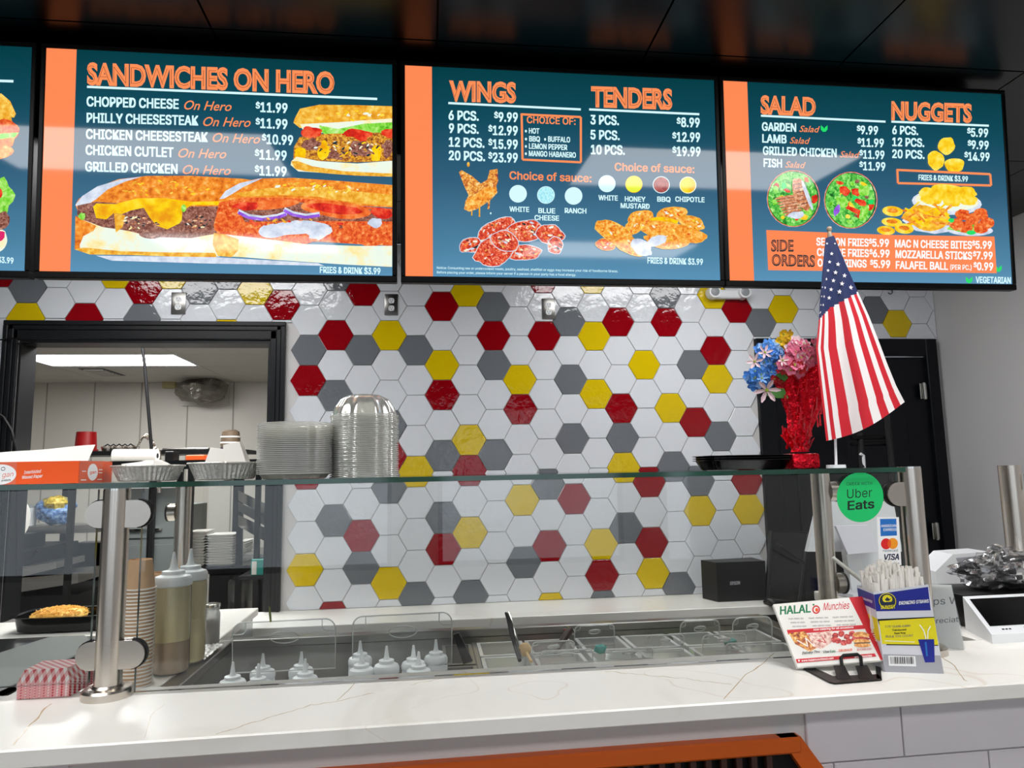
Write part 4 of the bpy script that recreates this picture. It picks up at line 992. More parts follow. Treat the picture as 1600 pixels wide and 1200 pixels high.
for x_, yy, zbase, cl in ((286, 800, ZP+.002, -1), (1285, 800, ZP, 1)):
    RYP = -1.17 if x_ < 800 else -1.74
    q = at(x_, yy, Y=RYP)
    o = post(q, zbase if x_ < 800 else ZP+.001, SHZ-.0155, r=.0255 if x_ < 800 else .0265)
    for zz in (at(x_, 800 if x_ < 800 else 768, Y=RYP).z, at(x_, 912, Y=RYP).z):
        s_ = cl; MB().cyl((q.x+s_*.02, q.y, zz), (q.x+s_*.045, q.y, zz), .029, n=24).build('clamp', 'steel', o)
        MB().cyl((q.x+s_*.045, q.y, zz), (q.x+s_*.050, q.y, zz), .031, n=24).build('rubber_gasket', 'black', o)
# side pane at right end of the guard and the next guard section
q3 = at(1584, 800, Y=-1.75)
g2 = thing('sneeze_guard', 'steel post and glass edge of the next guard section, cut by the right photo edge', 'sneeze guard', (q3.x, q3.y, ZF))
MB().cyl((q3.x, q3.y, ZF), (q3.x, q3.y, at(1584, 727, Y=-1.75).z), .030, n=32).build('post', 'steel', g2)
MB().cyl((q3.x, q3.y, ZF), (q3.x, q3.y, ZF+.018), .05, n=32).build('base_flange', 'steel', g2)
MB().box((q3.x+.02, q3.y-.035, at(1590, 750, Y=-1.75).z-.03), (q3.x+.10, q3.y-.027, at(1590, 750, Y=-1.75).z+.02), bev=.003).build('clamp', 'steel', g2)
MB().box((q3.x+.035, q3.y-.005, ZF+.02), (q3.x+.5, q3.y+.004, q3.z+.02)).build('glass_pane', 'glass', g2)
# stickers on the main pane
us = thing('delivery_sticker', 'round green ORDER WITH Uber Eats sticker on the glass', 'sticker', gpt(1343, 777)+V(0, -.001, 0))
M['sticker_green'] = pbr('sticker green', '10c46a', .4); M['ink'] = pbr('black ink', '0d1a14', .5); M['ink_white'] = pbr('white ink', 'f2f2f2', .5)
def flatq(pts): return [gpt(*p)+V(0, -.0008, 0) for p in pts]
pcs = [(1300, 730), (1390, 730), (1390, 825), (1300, 825)]
P = Print(pcs, flatq(pcs), us); P.blob('disc', 1343.5, 777, 36.5, 39, 'sticker_green', n=48)
P.text('lettering', 'ORDER WITH', (1322, 759), (1362, 757.5), 5, 'ink', .0); P.text('lettering', 'Uber', (1323, 779), (1362, 776.5), 14, 'ink', .0); P.text('lettering', 'Eats', (1324.5, 797), (1365, 794), 13.5, 'ink', .022); P.done()
cs = thing('card_sticker', 'white sticker of payment card marks on the glass below the green sticker', 'sticker', gpt(1389, 850)+V(0, -.001, 0))
M['amex'] = pbr('card blue', '1f6fc0', .4); M['mc_red'] = pbr('card red', 'e01c1c', .4); M['mc_or'] = pbr('card orange', 'f59a1a', .4); M['mc_mid'] = pbr('card mid', 'ee5a14', .4); M['visa'] = pbr('card navy', '14213f', .4)
pcs = [(1360, 800), (1420, 800), (1420, 900), (1360, 900)]
P = Print(pcs, flatq(pcs), cs); P.poly('sheet', [(1369.5, 808), (1404, 808), (1408, 883), (1373, 884)], 'ink_white')
P.poly('card_mark#1', [(1374.5, 811), (1400, 810.5), (1401, 837), (1375.5, 838)], 'amex'); P.text('lettering', 'AMERICAN', (1376, 824), (1400, 823.5), 4, 'ink_white', .01); P.text('lettering', 'EXPRESS', (1380, 830), (1400.5, 829.5), 4, 'ink_white', .01)
P.blob('card_mark', 1384, 850, 8, 8.6, 'mc_red'); P.blob('card_mark', 1394.5, 849.5, 8, 8.6, 'mc_or'); P.blob('card_mark', 1389.2, 849.7, 2.6, 6.6, 'mc_mid')
P.text('lettering', 'mastercard', (1379, 862.5), (1402, 862), 4, 'visa', .0); P.text('lettering', 'VISA', (1380, 875.5), (1404, 874.5), 9, 'visa', .03, shear=.15)
P.line('card_mark#3', [(1381, 881), (1404, 880), (1405, 884)], 1, 'visa'); P.done()

# ------------------------------------------------------------------ things on the glass shelf
SY = -2.03                      # middle of the shelf
ZS = SHZ+0.0005
def sp(x, Y=SY): p = at(x, 735, Y=Y); return V(p.x, Y, ZS)
# box of waxed paper with a sheet on top
M['box_orange'] = pbr('orange card', 'f0560a', .5); M['box_coral'] = pbr('coral card', 'e06a4c', .5)
a_ = at(-60, 750, Y=-2.13); b_ = at(122, 750, Y=-2.13); c_ = at(161, 750, Y=-2.06)
zt = at(60, 721, Y=-2.13).z
wx = thing('waxed_paper_box', 'orange carton of interfolded waxed paper on the left end of the glass shelf', 'box', (b_.x-.1, -2.06, ZS))
A0 = V(b_.x, -2.13, ZS); A1 = V(a_.x, -2.13, ZS); B0 = V(c_.x, -2.06, ZS); L0 = B0+(A1-A0)+V(0, .06, 0); hh = V(0, 0, zt-ZS)
MB().prism([A0, B0, B0+V(-.02, .09, 0), A1+V(0, .15, 0), A1], hh).build('carton', ['box_orange'], wx, smooth=0)
P = Print([(-60, 722), (122, 722), (122, 750), (-60, 750)], [A1+hh, A0+hh, A0, A1], wx)
P.poly('printed_band', [(-60, 722), (24, 722), (24, 750), (-60, 750)], 'box_coral')
P.blob('logo', 0, 737.5, 24, 12.5, 'ink_white', n=36); P.text('lettering', 'gan', (2, 741), (19, 740), 6, 'box_coral', .0, shear=.2); P.ring('logo', 3, 730.5, 3, 2, .8, 'dark'); P.text('lettering', 'products', (2, 746), (16, 745.5), 2.5, 'dark')
P.text('lettering', 'Interfolded', (36, 737.5), (62, 736), 4, 'ink_white', .01, shear=.15); P.text('lettering', 'Waxed Paper', (33, 743.5), (65, 742), 4, 'ink_white', .01, shear=.15); P.done()
P = Print([(122, 722), (161, 720), (161, 749), (122, 750)], [A0+hh, B0+hh, B0, A0], wx)
P.poly('printed_end', [(123, 722), (160, 720), (160, 749), (123, 750)], 'box_coral'); P.blob('logo', 143.5, 735.5, 8, 11, 'ink_white', n=30); P.text('lettering', 'gan', (139, 738), (149, 737), 4, 'box_coral')
for q in ((127, 735, 133), (153, 732, 159), (153, 736, 159), (126, 746, 134), (151, 745, 159)): P.line('lettering', [(q[0], q[1]), (q[2], q[1]-.2)], 1.2, 'ink_white')
P.done()
tz0 = ZS+hh.z
tag(MB().grid(lambda u, v: V(A1.x+(at(141, 720, Y=-2.08).x-A1.x)*u, -2.09+.03*v, tz0+.0008+(.019+.017*u)*v+.0008*sin(u*9)*v), 16, 6).build('paper_sheet', 'white', None), 'white sheet of waxed paper sticking up from the orange carton on the shelf', 'paper')
# foil pans
def foil_pan(x, Y, r, h, label):
    p = sp(x, Y); t = thing('foil_pan', label, 'foil pan', p, 'round foil pans on the glass shelf')
    n = 176
    mb = MB(); mb.lathe([(r*.72, 0.001), (r*.80, .003), (r*.97, h-.004), (r*.985, h-.002)], n, p, flute=.022, nf=44, fl=[.3, 1, 1, 0], cap0=True)
    mb.build('pan_wall', 'foil', t)
    MB().lathe([(r*.985, h-.003), (r*1.04, h-.0015), (r*1.05, h), (r*1.03, h+.002), (r*.975, h-.001)], 64, p).build('rolled_rim', 'foil', t)
    return p
ra = px(51, sp(232)); ha = px(24, sp(232))
pA = foil_pan(232, SY, ra, ha, 'round foil pan holding crumpled white wrap, next to the orange carton')
pB = foil_pan(352, SY, px(53, sp(352)), px(26, sp(352)), 'round foil pan holding two white paper food cones, next to the clear lids')
def crumple(name, c, r, label, cat, mat='white', seed=0, jag=.5):
    o = MB().ball(c, r, 16, 9, jag=jag, seed=seed).build(name, mat, None); return tag(o, label, cat)
crumple('crumpled_wrap', pA+V(.005, 0, ha*.75), (.055, .045, .022), 'crumpled white paper wrap lying in the left foil pan', 'paper', seed=3)
# white food boats / cones in the right pan
for k, (xa, xb, ya_, rz, lb) in enumerate(((317, 350, 700, .15, 'shorter white paper food cup standing in the right foil pan'), (354, 394, 692, -.2, 'taller white paper food cup leaning in the right foil pan'))):
    c = sp((xa+xb)/2, SY); w0 = px((xb-xa)/2, c); zt_ = at(350, ya_, Y=SY).z
    R = Matrix.Rotation(rz, 3, 'Y')
    base = c+V(0, 0, .006); hgt = zt_-base.z
    vs = []
    for z_, s_ in ((0, 1.0), (hgt, .62)):
        for (dx, dy) in ((-1, -1), (1, -1), (1, 1), (-1, 1)): vs.append(base+R@V(dx*w0*s_, dy*w0*s_*.8, z_))
    t = thing('paper_cup', lb, 'paper cup', base, 'white food cups in the right foil pan')
    MB().add(vs, [(0, 1, 5, 4), (1, 2, 6, 5), (2, 3, 7, 6), (3, 0, 4, 7), (4, 5, 6, 7), (3, 2, 1, 0)]).build('cup_wall', 'white', t, smooth=0)
    MB().tube([vs[0], vs[1], vs[2], vs[3]], .0018, 6, closed=True).build('cup_rim', 'white', t)
# stacks of clear lids and dome bowls
def stack(x, Y, r, z1, n, kind, label, group):
    p = sp(x, Y); step = (z1-ZS-(.0 if kind == 'flat' else 0))/n
    mb = MB()
    if kind == 'flat': prof = [(r*.80, 0), (r*.84, .004), (r*.93, .012), (r*.985, .0135), (r*1.0, .0125), (r*1.0, .0105)]
    else: prof = [(r*.30, .052), (r*.48, .050), (r*.70, .040), (r*.86, .020), (r*.93, .003), (r*.99, .002), (r*1.0, .0005), (r*.995, 0)]
    root = thing(kind == 'flat' and 'clear_lid' or 'dome_lid', label, 'plastic lid', p, group)
    mb = MB().lathe(prof, 88, p, flute=.045, nf=11, fl=([1, 1, .8, .5, .5, .5] if kind == 'flat' else [1, 1, 1, 1, .8, .5, .5, .5]), cap0=(kind == 'flat'), cap1=False)
    if kind != 'flat': mb.f.append(tuple(range(88))); mb.m.append(0)
    mb.build('lid_shell', 'lid_clear', root)
    MB().tube([p+V(r*(1+.022*cos(11*2*pi*k/88))*cos(2*pi*k/88), r*(1+.022*cos(11*2*pi*k/88))*sin(2*pi*k/88), prof[-2][1]) for k in range(88)], .0009, 4, closed=True).build('lid_rim', 'plastic_edge', root)
    for k in range(1, n):
        lb2 = None
        if k == n-1: lb2 = label.replace('clear fluted', 'topmost clear fluted')
        dup(root, p+V(random.uniform(-.0008, .0008), random.uniform(-.0008, .0008), k*step), lb2)
    root['label'] = label.replace('clear fluted', 'lowest clear fluted') if n > 1 else label
    for o in C.objects:
        pass
    return p
pS1 = sp(461, -2.04); pS2 = sp(569, -2.0)
z1 = at(461, 662, Y=-2.04-.08).z; z2 = at(569, 642, Y=-2.0-.08).z
stack(461, -2.04, px(56, pS1), z1-.004, 28, 'flat', 'clear fluted plastic container in the shorter stack on the glass shelf', 'stack of clear containers on the shelf')
stack(569, -2.0, px(52, pS2), z2-.002, 34, 'dome', 'clear fluted dome lid in the taller stack on the glass shelf', 'stack of clear dome lids on the shelf')
# black tray stack
pT = sp(1160, -1.98)
tz = at(1160, 712, Y=-1.98).z
for k in range(3):
    c = pT+V(0, 0, .0+k*.0055); W = px(70, pT); Dp = .075
    lab = '%s black plastic food tray of the three stacked beside the bouquet' % ('bottom', 'middle', 'top')[k]
    t = thing('food_tray', lab, 'tray', c, 'black trays stacked on the shelf')
    mb = MB(); prof = [(.78, 0), (.82, .002), (.93, tz-ZS-.013), (1.0, tz-ZS-.012), (1.0, tz-ZS-.0105), (.92, tz-ZS-.0105)]
    vs = []; 
    for s_, z_ in prof:
        for a in range(32):
            t_ = 2*pi*a/32; cx = math.copysign(abs(cos(t_))**.35, cos(t_)); cy = math.copysign(abs(sin(t_))**.35, sin(t_)); vs.append(c+V(cx*(W-(1-s_)*.10), cy*(Dp-(1-s_)*.10), z_))
    fs = [(i*32+a, i*32+(a+1) % 32, (i+1)*32+(a+1) % 32, (i+1)*32+a) for i in range(len(prof)-1) for a in range(32)]+[tuple(range(31, -1, -1))]
    MB().add(vs, fs).build('tray_shell', 'black_gloss', t)

# foil wrapped bouquet
M['foil_red'] = pbr('red foil', 'e8142c', .24, .75, bump=1.0, bscale=70, bdist=.008)
M['petal_blue'] = pbr('blue petal', '3f86d8', .6, var=.35, vscale=60); M['petal_lblue'] = pbr('pale blue petal', '8fbcf0', .6); M['petal_pink'] = pbr('pink petal', 'e87898', .6, var=.2, vscale=60)
M['petal_pale'] = pbr('pale pink petal', 'f2d5da', .6); M['petal_yellow'] = pbr('yellow petal', 'f2c81a', .6); M['petal_red'] = pbr('red petal', 'b80d18', .6); M['leaf'] = pbr('green leaf', '3f7a2c', .6); M['stamen'] = pbr('flower centre', 'a6b83a', .6)
bY = -2.02; pBq = at(1250, 727, Y=bY); pBq.z = ZS
bq = thing('foil_bouquet', 'bouquet of artificial flowers wrapped in red foil, standing on the glass shelf', 'bouquet', pBq)
Rb = px(22, pBq); zA = at(1250, 709, Y=bY).z
mb = MB().box((pBq.x-Rb, bY-Rb, ZS), (pBq.x+Rb, bY+Rb, zA), bev=.006, seg=2); mb.build('foil_base', 'foil_red', bq)
cone = [(706, 1250, 13), (698, 1250, 9), (690, 1248, 12), (670, 1250, 17), (650, 1254, 22), (630, 1255, 28), (612, 1255, 33), (598, 1254, 39), (586, 1256, 42), (574, 1258, 41)]
def foilfn(u, v):
    t_ = v*(len(cone)-1); i = min(int(t_), len(cone)-2); f = t_-i
    yy = cone[i][0]*(1-f)+cone[i+1][0]*f; xx = cone[i][1]*(1-f)+cone[i+1][1]*f; rr = cone[i][2]*(1-f)+cone[i+1][2]*f
    c = at(xx, yy, Y=bY); rr = px(rr, c); a = 2*pi*u; q = 1+.13*sin(9*a+2*v)+.12*noise.noise(V(cos(a)*3, sin(a)*3, v*9))
    return V(c.x+rr*q*cos(a), bY+rr*q*sin(a)*.8, c.z+.012*noise.noise(V(cos(a)*2, sin(a)*2, 4+v))*(v > .8))
MB().grid(foilfn, 72, 36).build('foil_cone', 'foil_red', bq, smooth=.5)
rb = random.Random(11)
mb = MB()
for k in range(46):   # foil ribbons at the waist and shreds on the front
    if k < 16: x0, y0 = 1236+rb.uniform(-10, 26), 700+rb.uniform(-8, 4); ln = 26
    else: x0, y0 = 1250+rb.uniform(-28, 34), rb.uniform(565, 690); ln = 20
    a = rb.uniform(-2.6, -.5) if k < 16 else rb.uniform(-1.9, -1.2); d = bY-.035-rb.uniform(0, .02)
    p0 = at(x0, y0, Y=d); p1 = at(x0+ln*cos(a)*.6, y0+ln*sin(a), Y=d-.01); wv = V(.004, .002, 0)
    mb.add([p0-wv, p0+wv, p1+wv*.5+V(0, 0, .002), p1-wv*.6], [(0, 1, 2, 3)])
mb.build('foil_shreds', 'foil_red', bq, smooth=0)['kind'] = 'stuff'
pt = [(1226, 668), (1229, 690), (1240, 703), (1244, 690), (1241, 678), (1232, 670)]
MB().prism([at(x, y, Y=bY-.04) for x, y in pt], (0, .008, 0)).build('foil_tail', 'foil_red', bq, smooth=0)
def flower(c, r, mat, nrm_, npet=5, cup=.25, wd=.5, rot=0.0, tipcol=None):
    n_ = nrm_.normalized(); u = n_.orthogonal().normalized(); w2 = n_.cross(u); mb = MB()
    for k in range(npet):
        a = rot+2*pi*k/npet; d = u*cos(a)+w2*sin(a); e = u*(-sin(a))+w2*cos(a)
        pts = []
        for i, (t_, ww) in enumerate(((0, .12), (.35, .8), (.7, 1.0), (1.0, .25))):
            cpt = c+d*(r*t_)+n_*(r*cup*t_*t_); pts += [cpt-e*(r*wd*ww*.5)+n_*(.08*r), cpt-n_*(.03*r), cpt+e*(r*wd*ww*.5)+n_*(.08*r)]
        mb.add(pts, [(3*i+j, 3*i+j+1, 3*i+j+4, 3*i+j+3) for i in range(3) for j in range(2)])
    mb.ball(c+n_*r*.12, r*.16, 6, 4, m=1)
    return mb.build('blossom', [mat, 'stamen'], bq, smooth=.8)
def cluster(cx, cy, rx, ry, n_, mats, rpx, seed, dy=0.0, yc=None):
    r_ = random.Random(seed)
    for k in range(n_):
        a = r_.uniform(0, 2*pi); d = sqrt(r_.uniform(0, 1)); x = cx+rx*d*cos(a); y = cy+ry*d*sin(a)
        dep = (1-d*d)**.5*px(rx, pBq)*.9; p = at(x, y, Y=bY-.01-dep+dy)
        flower(p, px(rpx*r_.uniform(.8, 1.2), p), r_.choice(mats), V((x-cx)/rx*.8, -1, -(y-cy)/ry*.8), wd=.85, rot=r_.uniform(0, 6))
cluster(1203, 555, 21, 21, 34, ['petal_blue', 'petal_blue', 'petal_lblue'], 8, 1)
cluster(1190, 588, 21, 18, 30, ['petal_blue', 'petal_blue', 'petal_lblue'], 8, 2)
cluster(1218, 573, 13, 20, 12, ['petal_blue', 'petal_lblue', 'petal_pale'], 7, 3)
cluster(1256, 553, 25, 28, 46, ['petal_pink', 'petal_pink', 'petal_pink', 'petal_pale'], 8.5, 4, dy=-.03)
cluster(1243, 572, 22, 12, 16, ['petal_pink', 'petal_red', 'petal_pink'], 9, 5, dy=-.045)
cluster(1222, 535, 9, 10, 6, ['petal_yellow'], 8.5, 6); cluster(1226, 521, 9, 5, 3, ['petal_yellow'], 8, 7); cluster(1246, 531, 5, 3, 2, ['petal_yellow'], 6, 8)
cluster(1217, 591, 10, 6, 5, ['petal_red'], 7, 9, dy=-.02)
for x, y, r_, mt, nn in ((1195, 551, 12, 'petal_pale', V(-.2, -1, .2)), (1179, 565, 13, 'petal_pale', V(-.5, -1, .1)), (1222, 563, 10, 'petal_pale', V(.1, -1, 0)), (1198, 609, 20, 'petal_pale', V(-.4, -1, -.5)), (1190, 591, 10, 'petal_lblue', V(0, -1, 0))):
    p = at(x, y, Y=bY-.075); flower(p, px(r_, p), mt, nn, npet=6, cup=.35, wd=.36, rot=.4)
for pts in ([(1198, 618), (1210, 606), (1225, 607), (1232, 622), (1215, 622)], [(1212, 586), (1222, 580), (1232, 590), (1226, 596)]):
    MB().prism([at(x, y, Y=bY-.055) for x, y in pts], (0, .002, 0)).build('leaf', 'leaf', bq, smooth=0)

# small flag on a white stick, hanging beside the bouquet
fY = -2.125
fl_base = at(1306, 724, Y=fY); fl_base.z = ZS
flag = thing('table_flag', 'small American flag hanging from a white stick on the glass shelf', 'flag', fl_base)
top = at(1296, 362, Y=fY)
MB().cyl(fl_base, top, .003, n=10).build('flag_stick', 'white_plastic', flag)
MB().lathe([(.0, .014), (.005, .012), (.0068, .007), (.005, .002), (.0035, 0), (.0055, -.006), (.006, -.014), (.0035, -.024), (.003, -.03)], 16, top).build('finial', pbr('wooden finial', 'b9a089', .5), flag)
MB().cyl(fl_base, fl_base+V(0, 0, .008), .022, n=24).build('stick_base', 'white_plastic', flag)
M['flag_red'] = pbr('flag red', 'cf1126', .7); M['flag_white'] = pbr('flag white', 'f3ecea', .7); M['flag_blue'] = pbr('flag blue', '122457', .7)
Rp = [(1303, 368), (1313, 392), (1327, 425), (1341, 457), (1357, 492), (1372, 530), (1387, 570), (1400, 602), (1413.5, 628)]
Lp = [(1290, 372), (1287, 400), (1284, 435), (1281, 470), (1279, 505), (1275, 545), (1280, 590), (1285, 635), (1291, 689)]
def pl(pts, t_):
    t_ *= len(pts)-1; i = min(int(t_), len(pts)-2); f = t_-i; return pts[i][0]*(1-f)+pts[i+1][0]*f, pts[i][1]*(1-f)+pts[i+1][1]*f
def flagpx(u, v):
    a = pl(Lp, v); b = pl(Rp, v); x = a[0]*(1-u)+b[0]*u; y = a[1]*(1-u)+b[1]*u
    y += v*10*sin(pi*u)*(1 if v > .9 else .3)+(0 if v < .85 else 5*(v-.85)*sin(pi*u)); return x, y
bounds = [0, .035, .07, .12, .20, .33, .47, .60, .71, .80, .88, .945, 1.001]
def band(u, v):
    uu = u**(1.0)
    for k in range(len(bounds)-1):
        if bounds[k] <= uu < bounds[k+1]: return k
    return 0
def flagmat(u, v):
    x, y = flagpx(u, v)
    yb = 499-(x-1280)*1.05 if x < 1296 else 482-(x-1296)*.57
    if y < yb: return 2
    return 0 if band(u, v) % 2 == 1 else 1
def fpos(x, y, u, v, off=0.0):
    d = fY-.012-.012*v*sin(u*10+v*2)-.014*sin(u*3.2)*v-.006*v+off
    return at(x, y, Y=d)
mb = MB()
NU, NV = 96, 100
cols = sorted(set([k/NU for k in range(NU+1)])); 
def fgrid(u, v): x, y = flagpx(u, v); return fpos(x, y, u, v)
mb.grid(fgrid, NU, NV, matfn=flagmat)
fc = mb.build('flag_cloth', ['flag_white', 'flag_red', 'flag_blue'], flag, smooth=1.0)
# cloth hangs from the stick head
mb = MB()
stars = [(165, 188, 9), (198, 243, 11), (154, 231, 9), (232, 302, 11), (185, 286, 11), (146, 275, 8), (138, 320, 8), (174, 328, 10), (219, 344, 11), (264, 364, 12), (206, 386, 12), (162, 374, 10), (131, 365, 7), (152, 418, 10), (126, 411, 7), (121, 455, 7), (109, 455, 5), (107, 492, 5), (117, 362, 5), (141, 135, 6), (113, 410, 5), (104, 498, 4), (182, 135, 5), (178, 412, 0)]
def invuv(x, y):
    best = None
    for j in range(0, 61):
        v = j/60
        a = pl(Lp, v); b = pl(Rp, v); u = (x-a[0])/(b[0]-a[0]+1e-6); u = min(.97, max(.03, u)); q = flagpx(u, v); d = abs(q[1]-y)+abs(q[0]-x)
        if best is None or d < best[0]: best = (d, u, v)
    return best[1], best[2]
for sx_, sy_, r_ in stars:
    if not r_: continue
    x, y = 1250+sx_*.3, 340+sy_*.3; u, v = invuv(x, y); r_ = r_*.3*1.2
    pts = []
    for k in range(10):
        a = -pi/2+k*pi/5+.1; rr = r_ if k % 2 == 0 else r_*.42; w_ = 1 if sx_ > 140 else .6; pts.append(fpos(x+rr*cos(a)*w_, y+rr*sin(a), u, v, -.002))
    mb.poly(pts)
mb.build('stars', 'flag_white', fc, smooth=0)

# ------------------------------------------------------------------ on the bar: trays, flyers, straws, sign, tablet
M['paper_red'] = pbr('printed red', 'd01422', .5)
def checker_mat():
    mt, nt, out = newmat('red and white check'); b = nt.nodes.new('ShaderNodeBsdfPrincipled'); nt.links.new(b.outputs[0], out.inputs[0]); b.inputs['Roughness'].default_value = .6
    sp_ = nt.nodes.new('ShaderNodeSeparateXYZ'); nt.links.new(texco(nt), sp_.inputs[0])
    def stripe(sock, per):
        m_ = nt.nodes.new('ShaderNodeMath'); m_.operation = 'MULTIPLY'; nt.links.new(sock, m_.inputs[0]); m_.inputs[1].default_value = 1/per
        f_ = nt.nodes.new('ShaderNodeMath'); f_.operation = 'FRACT'; nt.links.new(m_.outputs[0], f_.inputs[0])
        g_ = nt.nodes.new('ShaderNodeMath'); g_.operation = 'GREATER_THAN'; nt.links.new(f_.outputs[0], g_.inputs[0]); g_.inputs[1].default_value = .5; return g_.outputs[0]
    ad = nt.nodes.new('ShaderNodeMath'); ad.operation = 'ADD'; nt.links.new(sp_.outputs[0], ad.inputs[0]); nt.links.new(sp_.outputs[1], ad.inputs[1])
    su = nt.nodes.new('ShaderNodeMath'); su.operation = 'SUBTRACT'; nt.links.new(sp_.outputs[0], su.inputs[0]); nt.links.new(sp_.outputs[1], su.inputs[1])
    s1 = stripe(ad.outputs[0], .0165); s2 = stripe(su.outputs[0], .0165)
    a2 = nt.nodes.new('ShaderNodeMath'); a2.operation = 'ADD'; nt.links.new(s1, a2.inputs[0]); nt.links.new(s2, a2.inputs[1])
    h_ = nt.nodes.new('ShaderNodeMath'); h_.operation = 'MULTIPLY'; nt.links.new(a2.outputs[0], h_.inputs[0]); h_.inputs[1].default_value = .5
    c_ = ramp(nt, h_.outputs[0], [(0.0, 'f6ecea'), (.45, 'eab0b0'), (.95, 'c8182a')]); nt.links.new(c_, b.inputs['Base Color']); return mt
M['check'] = checker_mat()
# stack of paper food trays upside down
n0 = at(24, 1094, Z=ZF); n1 = at(108, 1089, Z=ZF)
ex = (n1-n0).normalized(); L = (n1-n0).length; ey = V(-ex.y, ex.x, 0)
hN = .036
for k in range(6):
    z0 = ZF+.001+k*.0052
    vs = [n0+V(0, 0, z0-ZF), n0+ex*L+V(0, 0, z0-ZF), n0+ex*(L+.012)+ey*.10+V(0, 0, z0-ZF), n0+ey*.10+V(0, 0, z0-ZF)]
    hh_ = .026; ins = .013
    tp = [vs[0]+ex*ins*.5+ey*ins+V(0, 0, hh_), vs[1]-ex*ins+ey*ins+V(0, 0, hh_), vs[2]-ex*ins*1.3-ey*ins+V(0, 0, hh_), vs[3]+ex*ins*.5-ey*ins+V(0, 0, hh_)]
    if k < 5: th = .0049; m_ = [a.lerp(b, th/hh_) for a, b in zip(vs, tp)]
    else: m_ = tp
    lab = '%s checked red paper food tray of the upside-down stack at the left bar end' % ('lowest', 'second lowest', 'third lowest', 'third highest', 'second highest', 'topmost')[k]
    mb = MB().add(vs+m_, [(0, 1, 5, 4), (1, 2, 6, 5), (2, 3, 7, 6), (3, 0, 4, 7), (4, 5, 6, 7), (3, 2, 1, 0)])
    tag(mb.build('food_tray', 'check', None, smooth=0), lab, 'food tray', 'checked food trays at the left bar end')

# flyer stack in a black holder
pf = at(1320, 1040, Z=ZF+.012); nf_ = V(-.22, -.86, .46).normalized()
def fp(x, y, off=0): return onplane(x, y, pf+nf_*off, nf_)
fq = [(1208, 944.5), (1347, 932), (1396, 1030), (1246, 1043)]
for k in range(5, -1, -1):
    c4 = [fp(*q)-nf_*(.0022*k) for q in fq]; j = V(random.uniform(-.003, .001), 0, random.uniform(-.003, 0)) if k else V(0, 0, 0)
    j = j*.6-nf_*(j*.6).dot(nf_); c4 = [c+j for c in c4]
    o = MB().prism([c4[3], c4[2], c4[1], c4[0]], nf_*.0012).build('menu_flyer', 'white', None, smooth=0)
    tag(o, 'front HALAL Munchies menu flyer with a red side strip in the black holder' if k == 0 else 'menu flyer stacked behind the front HALAL Munchies flyer', 'flyer', 'flyers in the holder')
c4 = [fp(*q)+nf_*.0013 for q in fq]
P = Print(fq, c4, o)
M['p_green'] = pbr('print green', '137a4a', .5); M['p_grey'] = pbr('print grey', '77706c', .6); M['p_white'] = pbr('print white', 'f5f2ee', .5)
M['p_salad'] = print_mat('print salad', [(.3, '5c2a1c'), (.45, 'c8642c'), (.6, 'f0c060'), (.75, 'fff0e0')], 150); M['p_bun'] = print_mat('print bun', [(.3, 'a8501c'), (.5, 'e89a40'), (.7, 'ffd890')], 120); M['p_ball'] = print_mat('print ball', [(.3, '5a0808'), (.5, 'c01c1c'), (.75, 'f08070')], 160)
M['p_pinkish'] = print_mat('print pinkish', [(.3, 'b04a4a'), (.5, 'eac0b0'), (.7, 'fff4e8')], 140)
P.poly('print', [(1326, 933), (1347, 932), (1396, 1030), (1376, 1032)], 'paper_red')
P.text('lettering', 'HALAL', (1219, 960), (1266, 956.5), 12, 'p_green', .03); P.ring('logo', 1275, 952.5, 5, 5.5, 2.2, 'paper_red'); P.blob('logo', 1276, 953, 2.4, 3, 'box_orange'); P.blob('logo', 1271, 945, 1.6, 1.4, 'p_green')
P.text('lettering', 'Munchies', (1286, 953.5), (1326, 951), 11, 'paper_red', .006, shear=.15)
for cx, w_ in ((1245, 26), (1280, 33), (1318, 34)):
    for r in range(3): P.text('lettering', ('1007 N. MAIN', 'STREET, CT', '203 555 0100')[r] if False else ('nun mmn nn', 'nmmn nn mmn', 'nnn mmm nnnn')[r], (cx-w_/2+r*3, 968+r*6-(cx-1245)*.03), (cx+w_/2+r*2.2-3, 967.5+r*6-(cx-1245)*.04), 3, 'p_grey', .01)
P.poly('print', [(1229, 984), (1352, 976), (1356, 982), (1231, 991)], 'paper_red'); P.text('lettering', 'now catering for all occasions', (1271, 985), (1333, 981), 3, 'p_white')
for pts, mt in (([(1232, 989), (1258, 986), (1276, 1012), (1265, 1018), (1242, 1006)], 'p_salad'), ([(1262, 990), (1300, 985), (1304, 1000), (1284, 1014), (1270, 1010)], 'p_pinkish')): P.poly('print', pts, mt)
P.line('print', [(1245, 1000), (1262, 1010), (1258, 996), (1272, 1010)], 1.4, 'p_white'); P.line('print', [(1276, 1000), (1290, 1004), (1284, 994)], 1.2, 'paper_red')
for k, (x, y) in enumerate(((1305, 993), (1314, 990), (1323, 995), (1331, 990), (1309, 1001), (1318, 1004), (1326, 1002), (1303, 999), (1335, 998))): P.blob('print', x, y, 5, 4.6, 'p_ball', 0, .1, seed=k)
P.blob('print', 1345, 992, 13, 5, 'p_bun', .05); P.blob('print', 1345, 998, 14, 3, 'p_ball'); P.blob('print', 1346, 1002, 14, 4, 'p_bun', .05); P.blob('print', 1347, 1008, 13, 3.5, 'p_bun'); P.line('print', [(1334, 1005), (1359, 1004)], 1.4, 'dark')
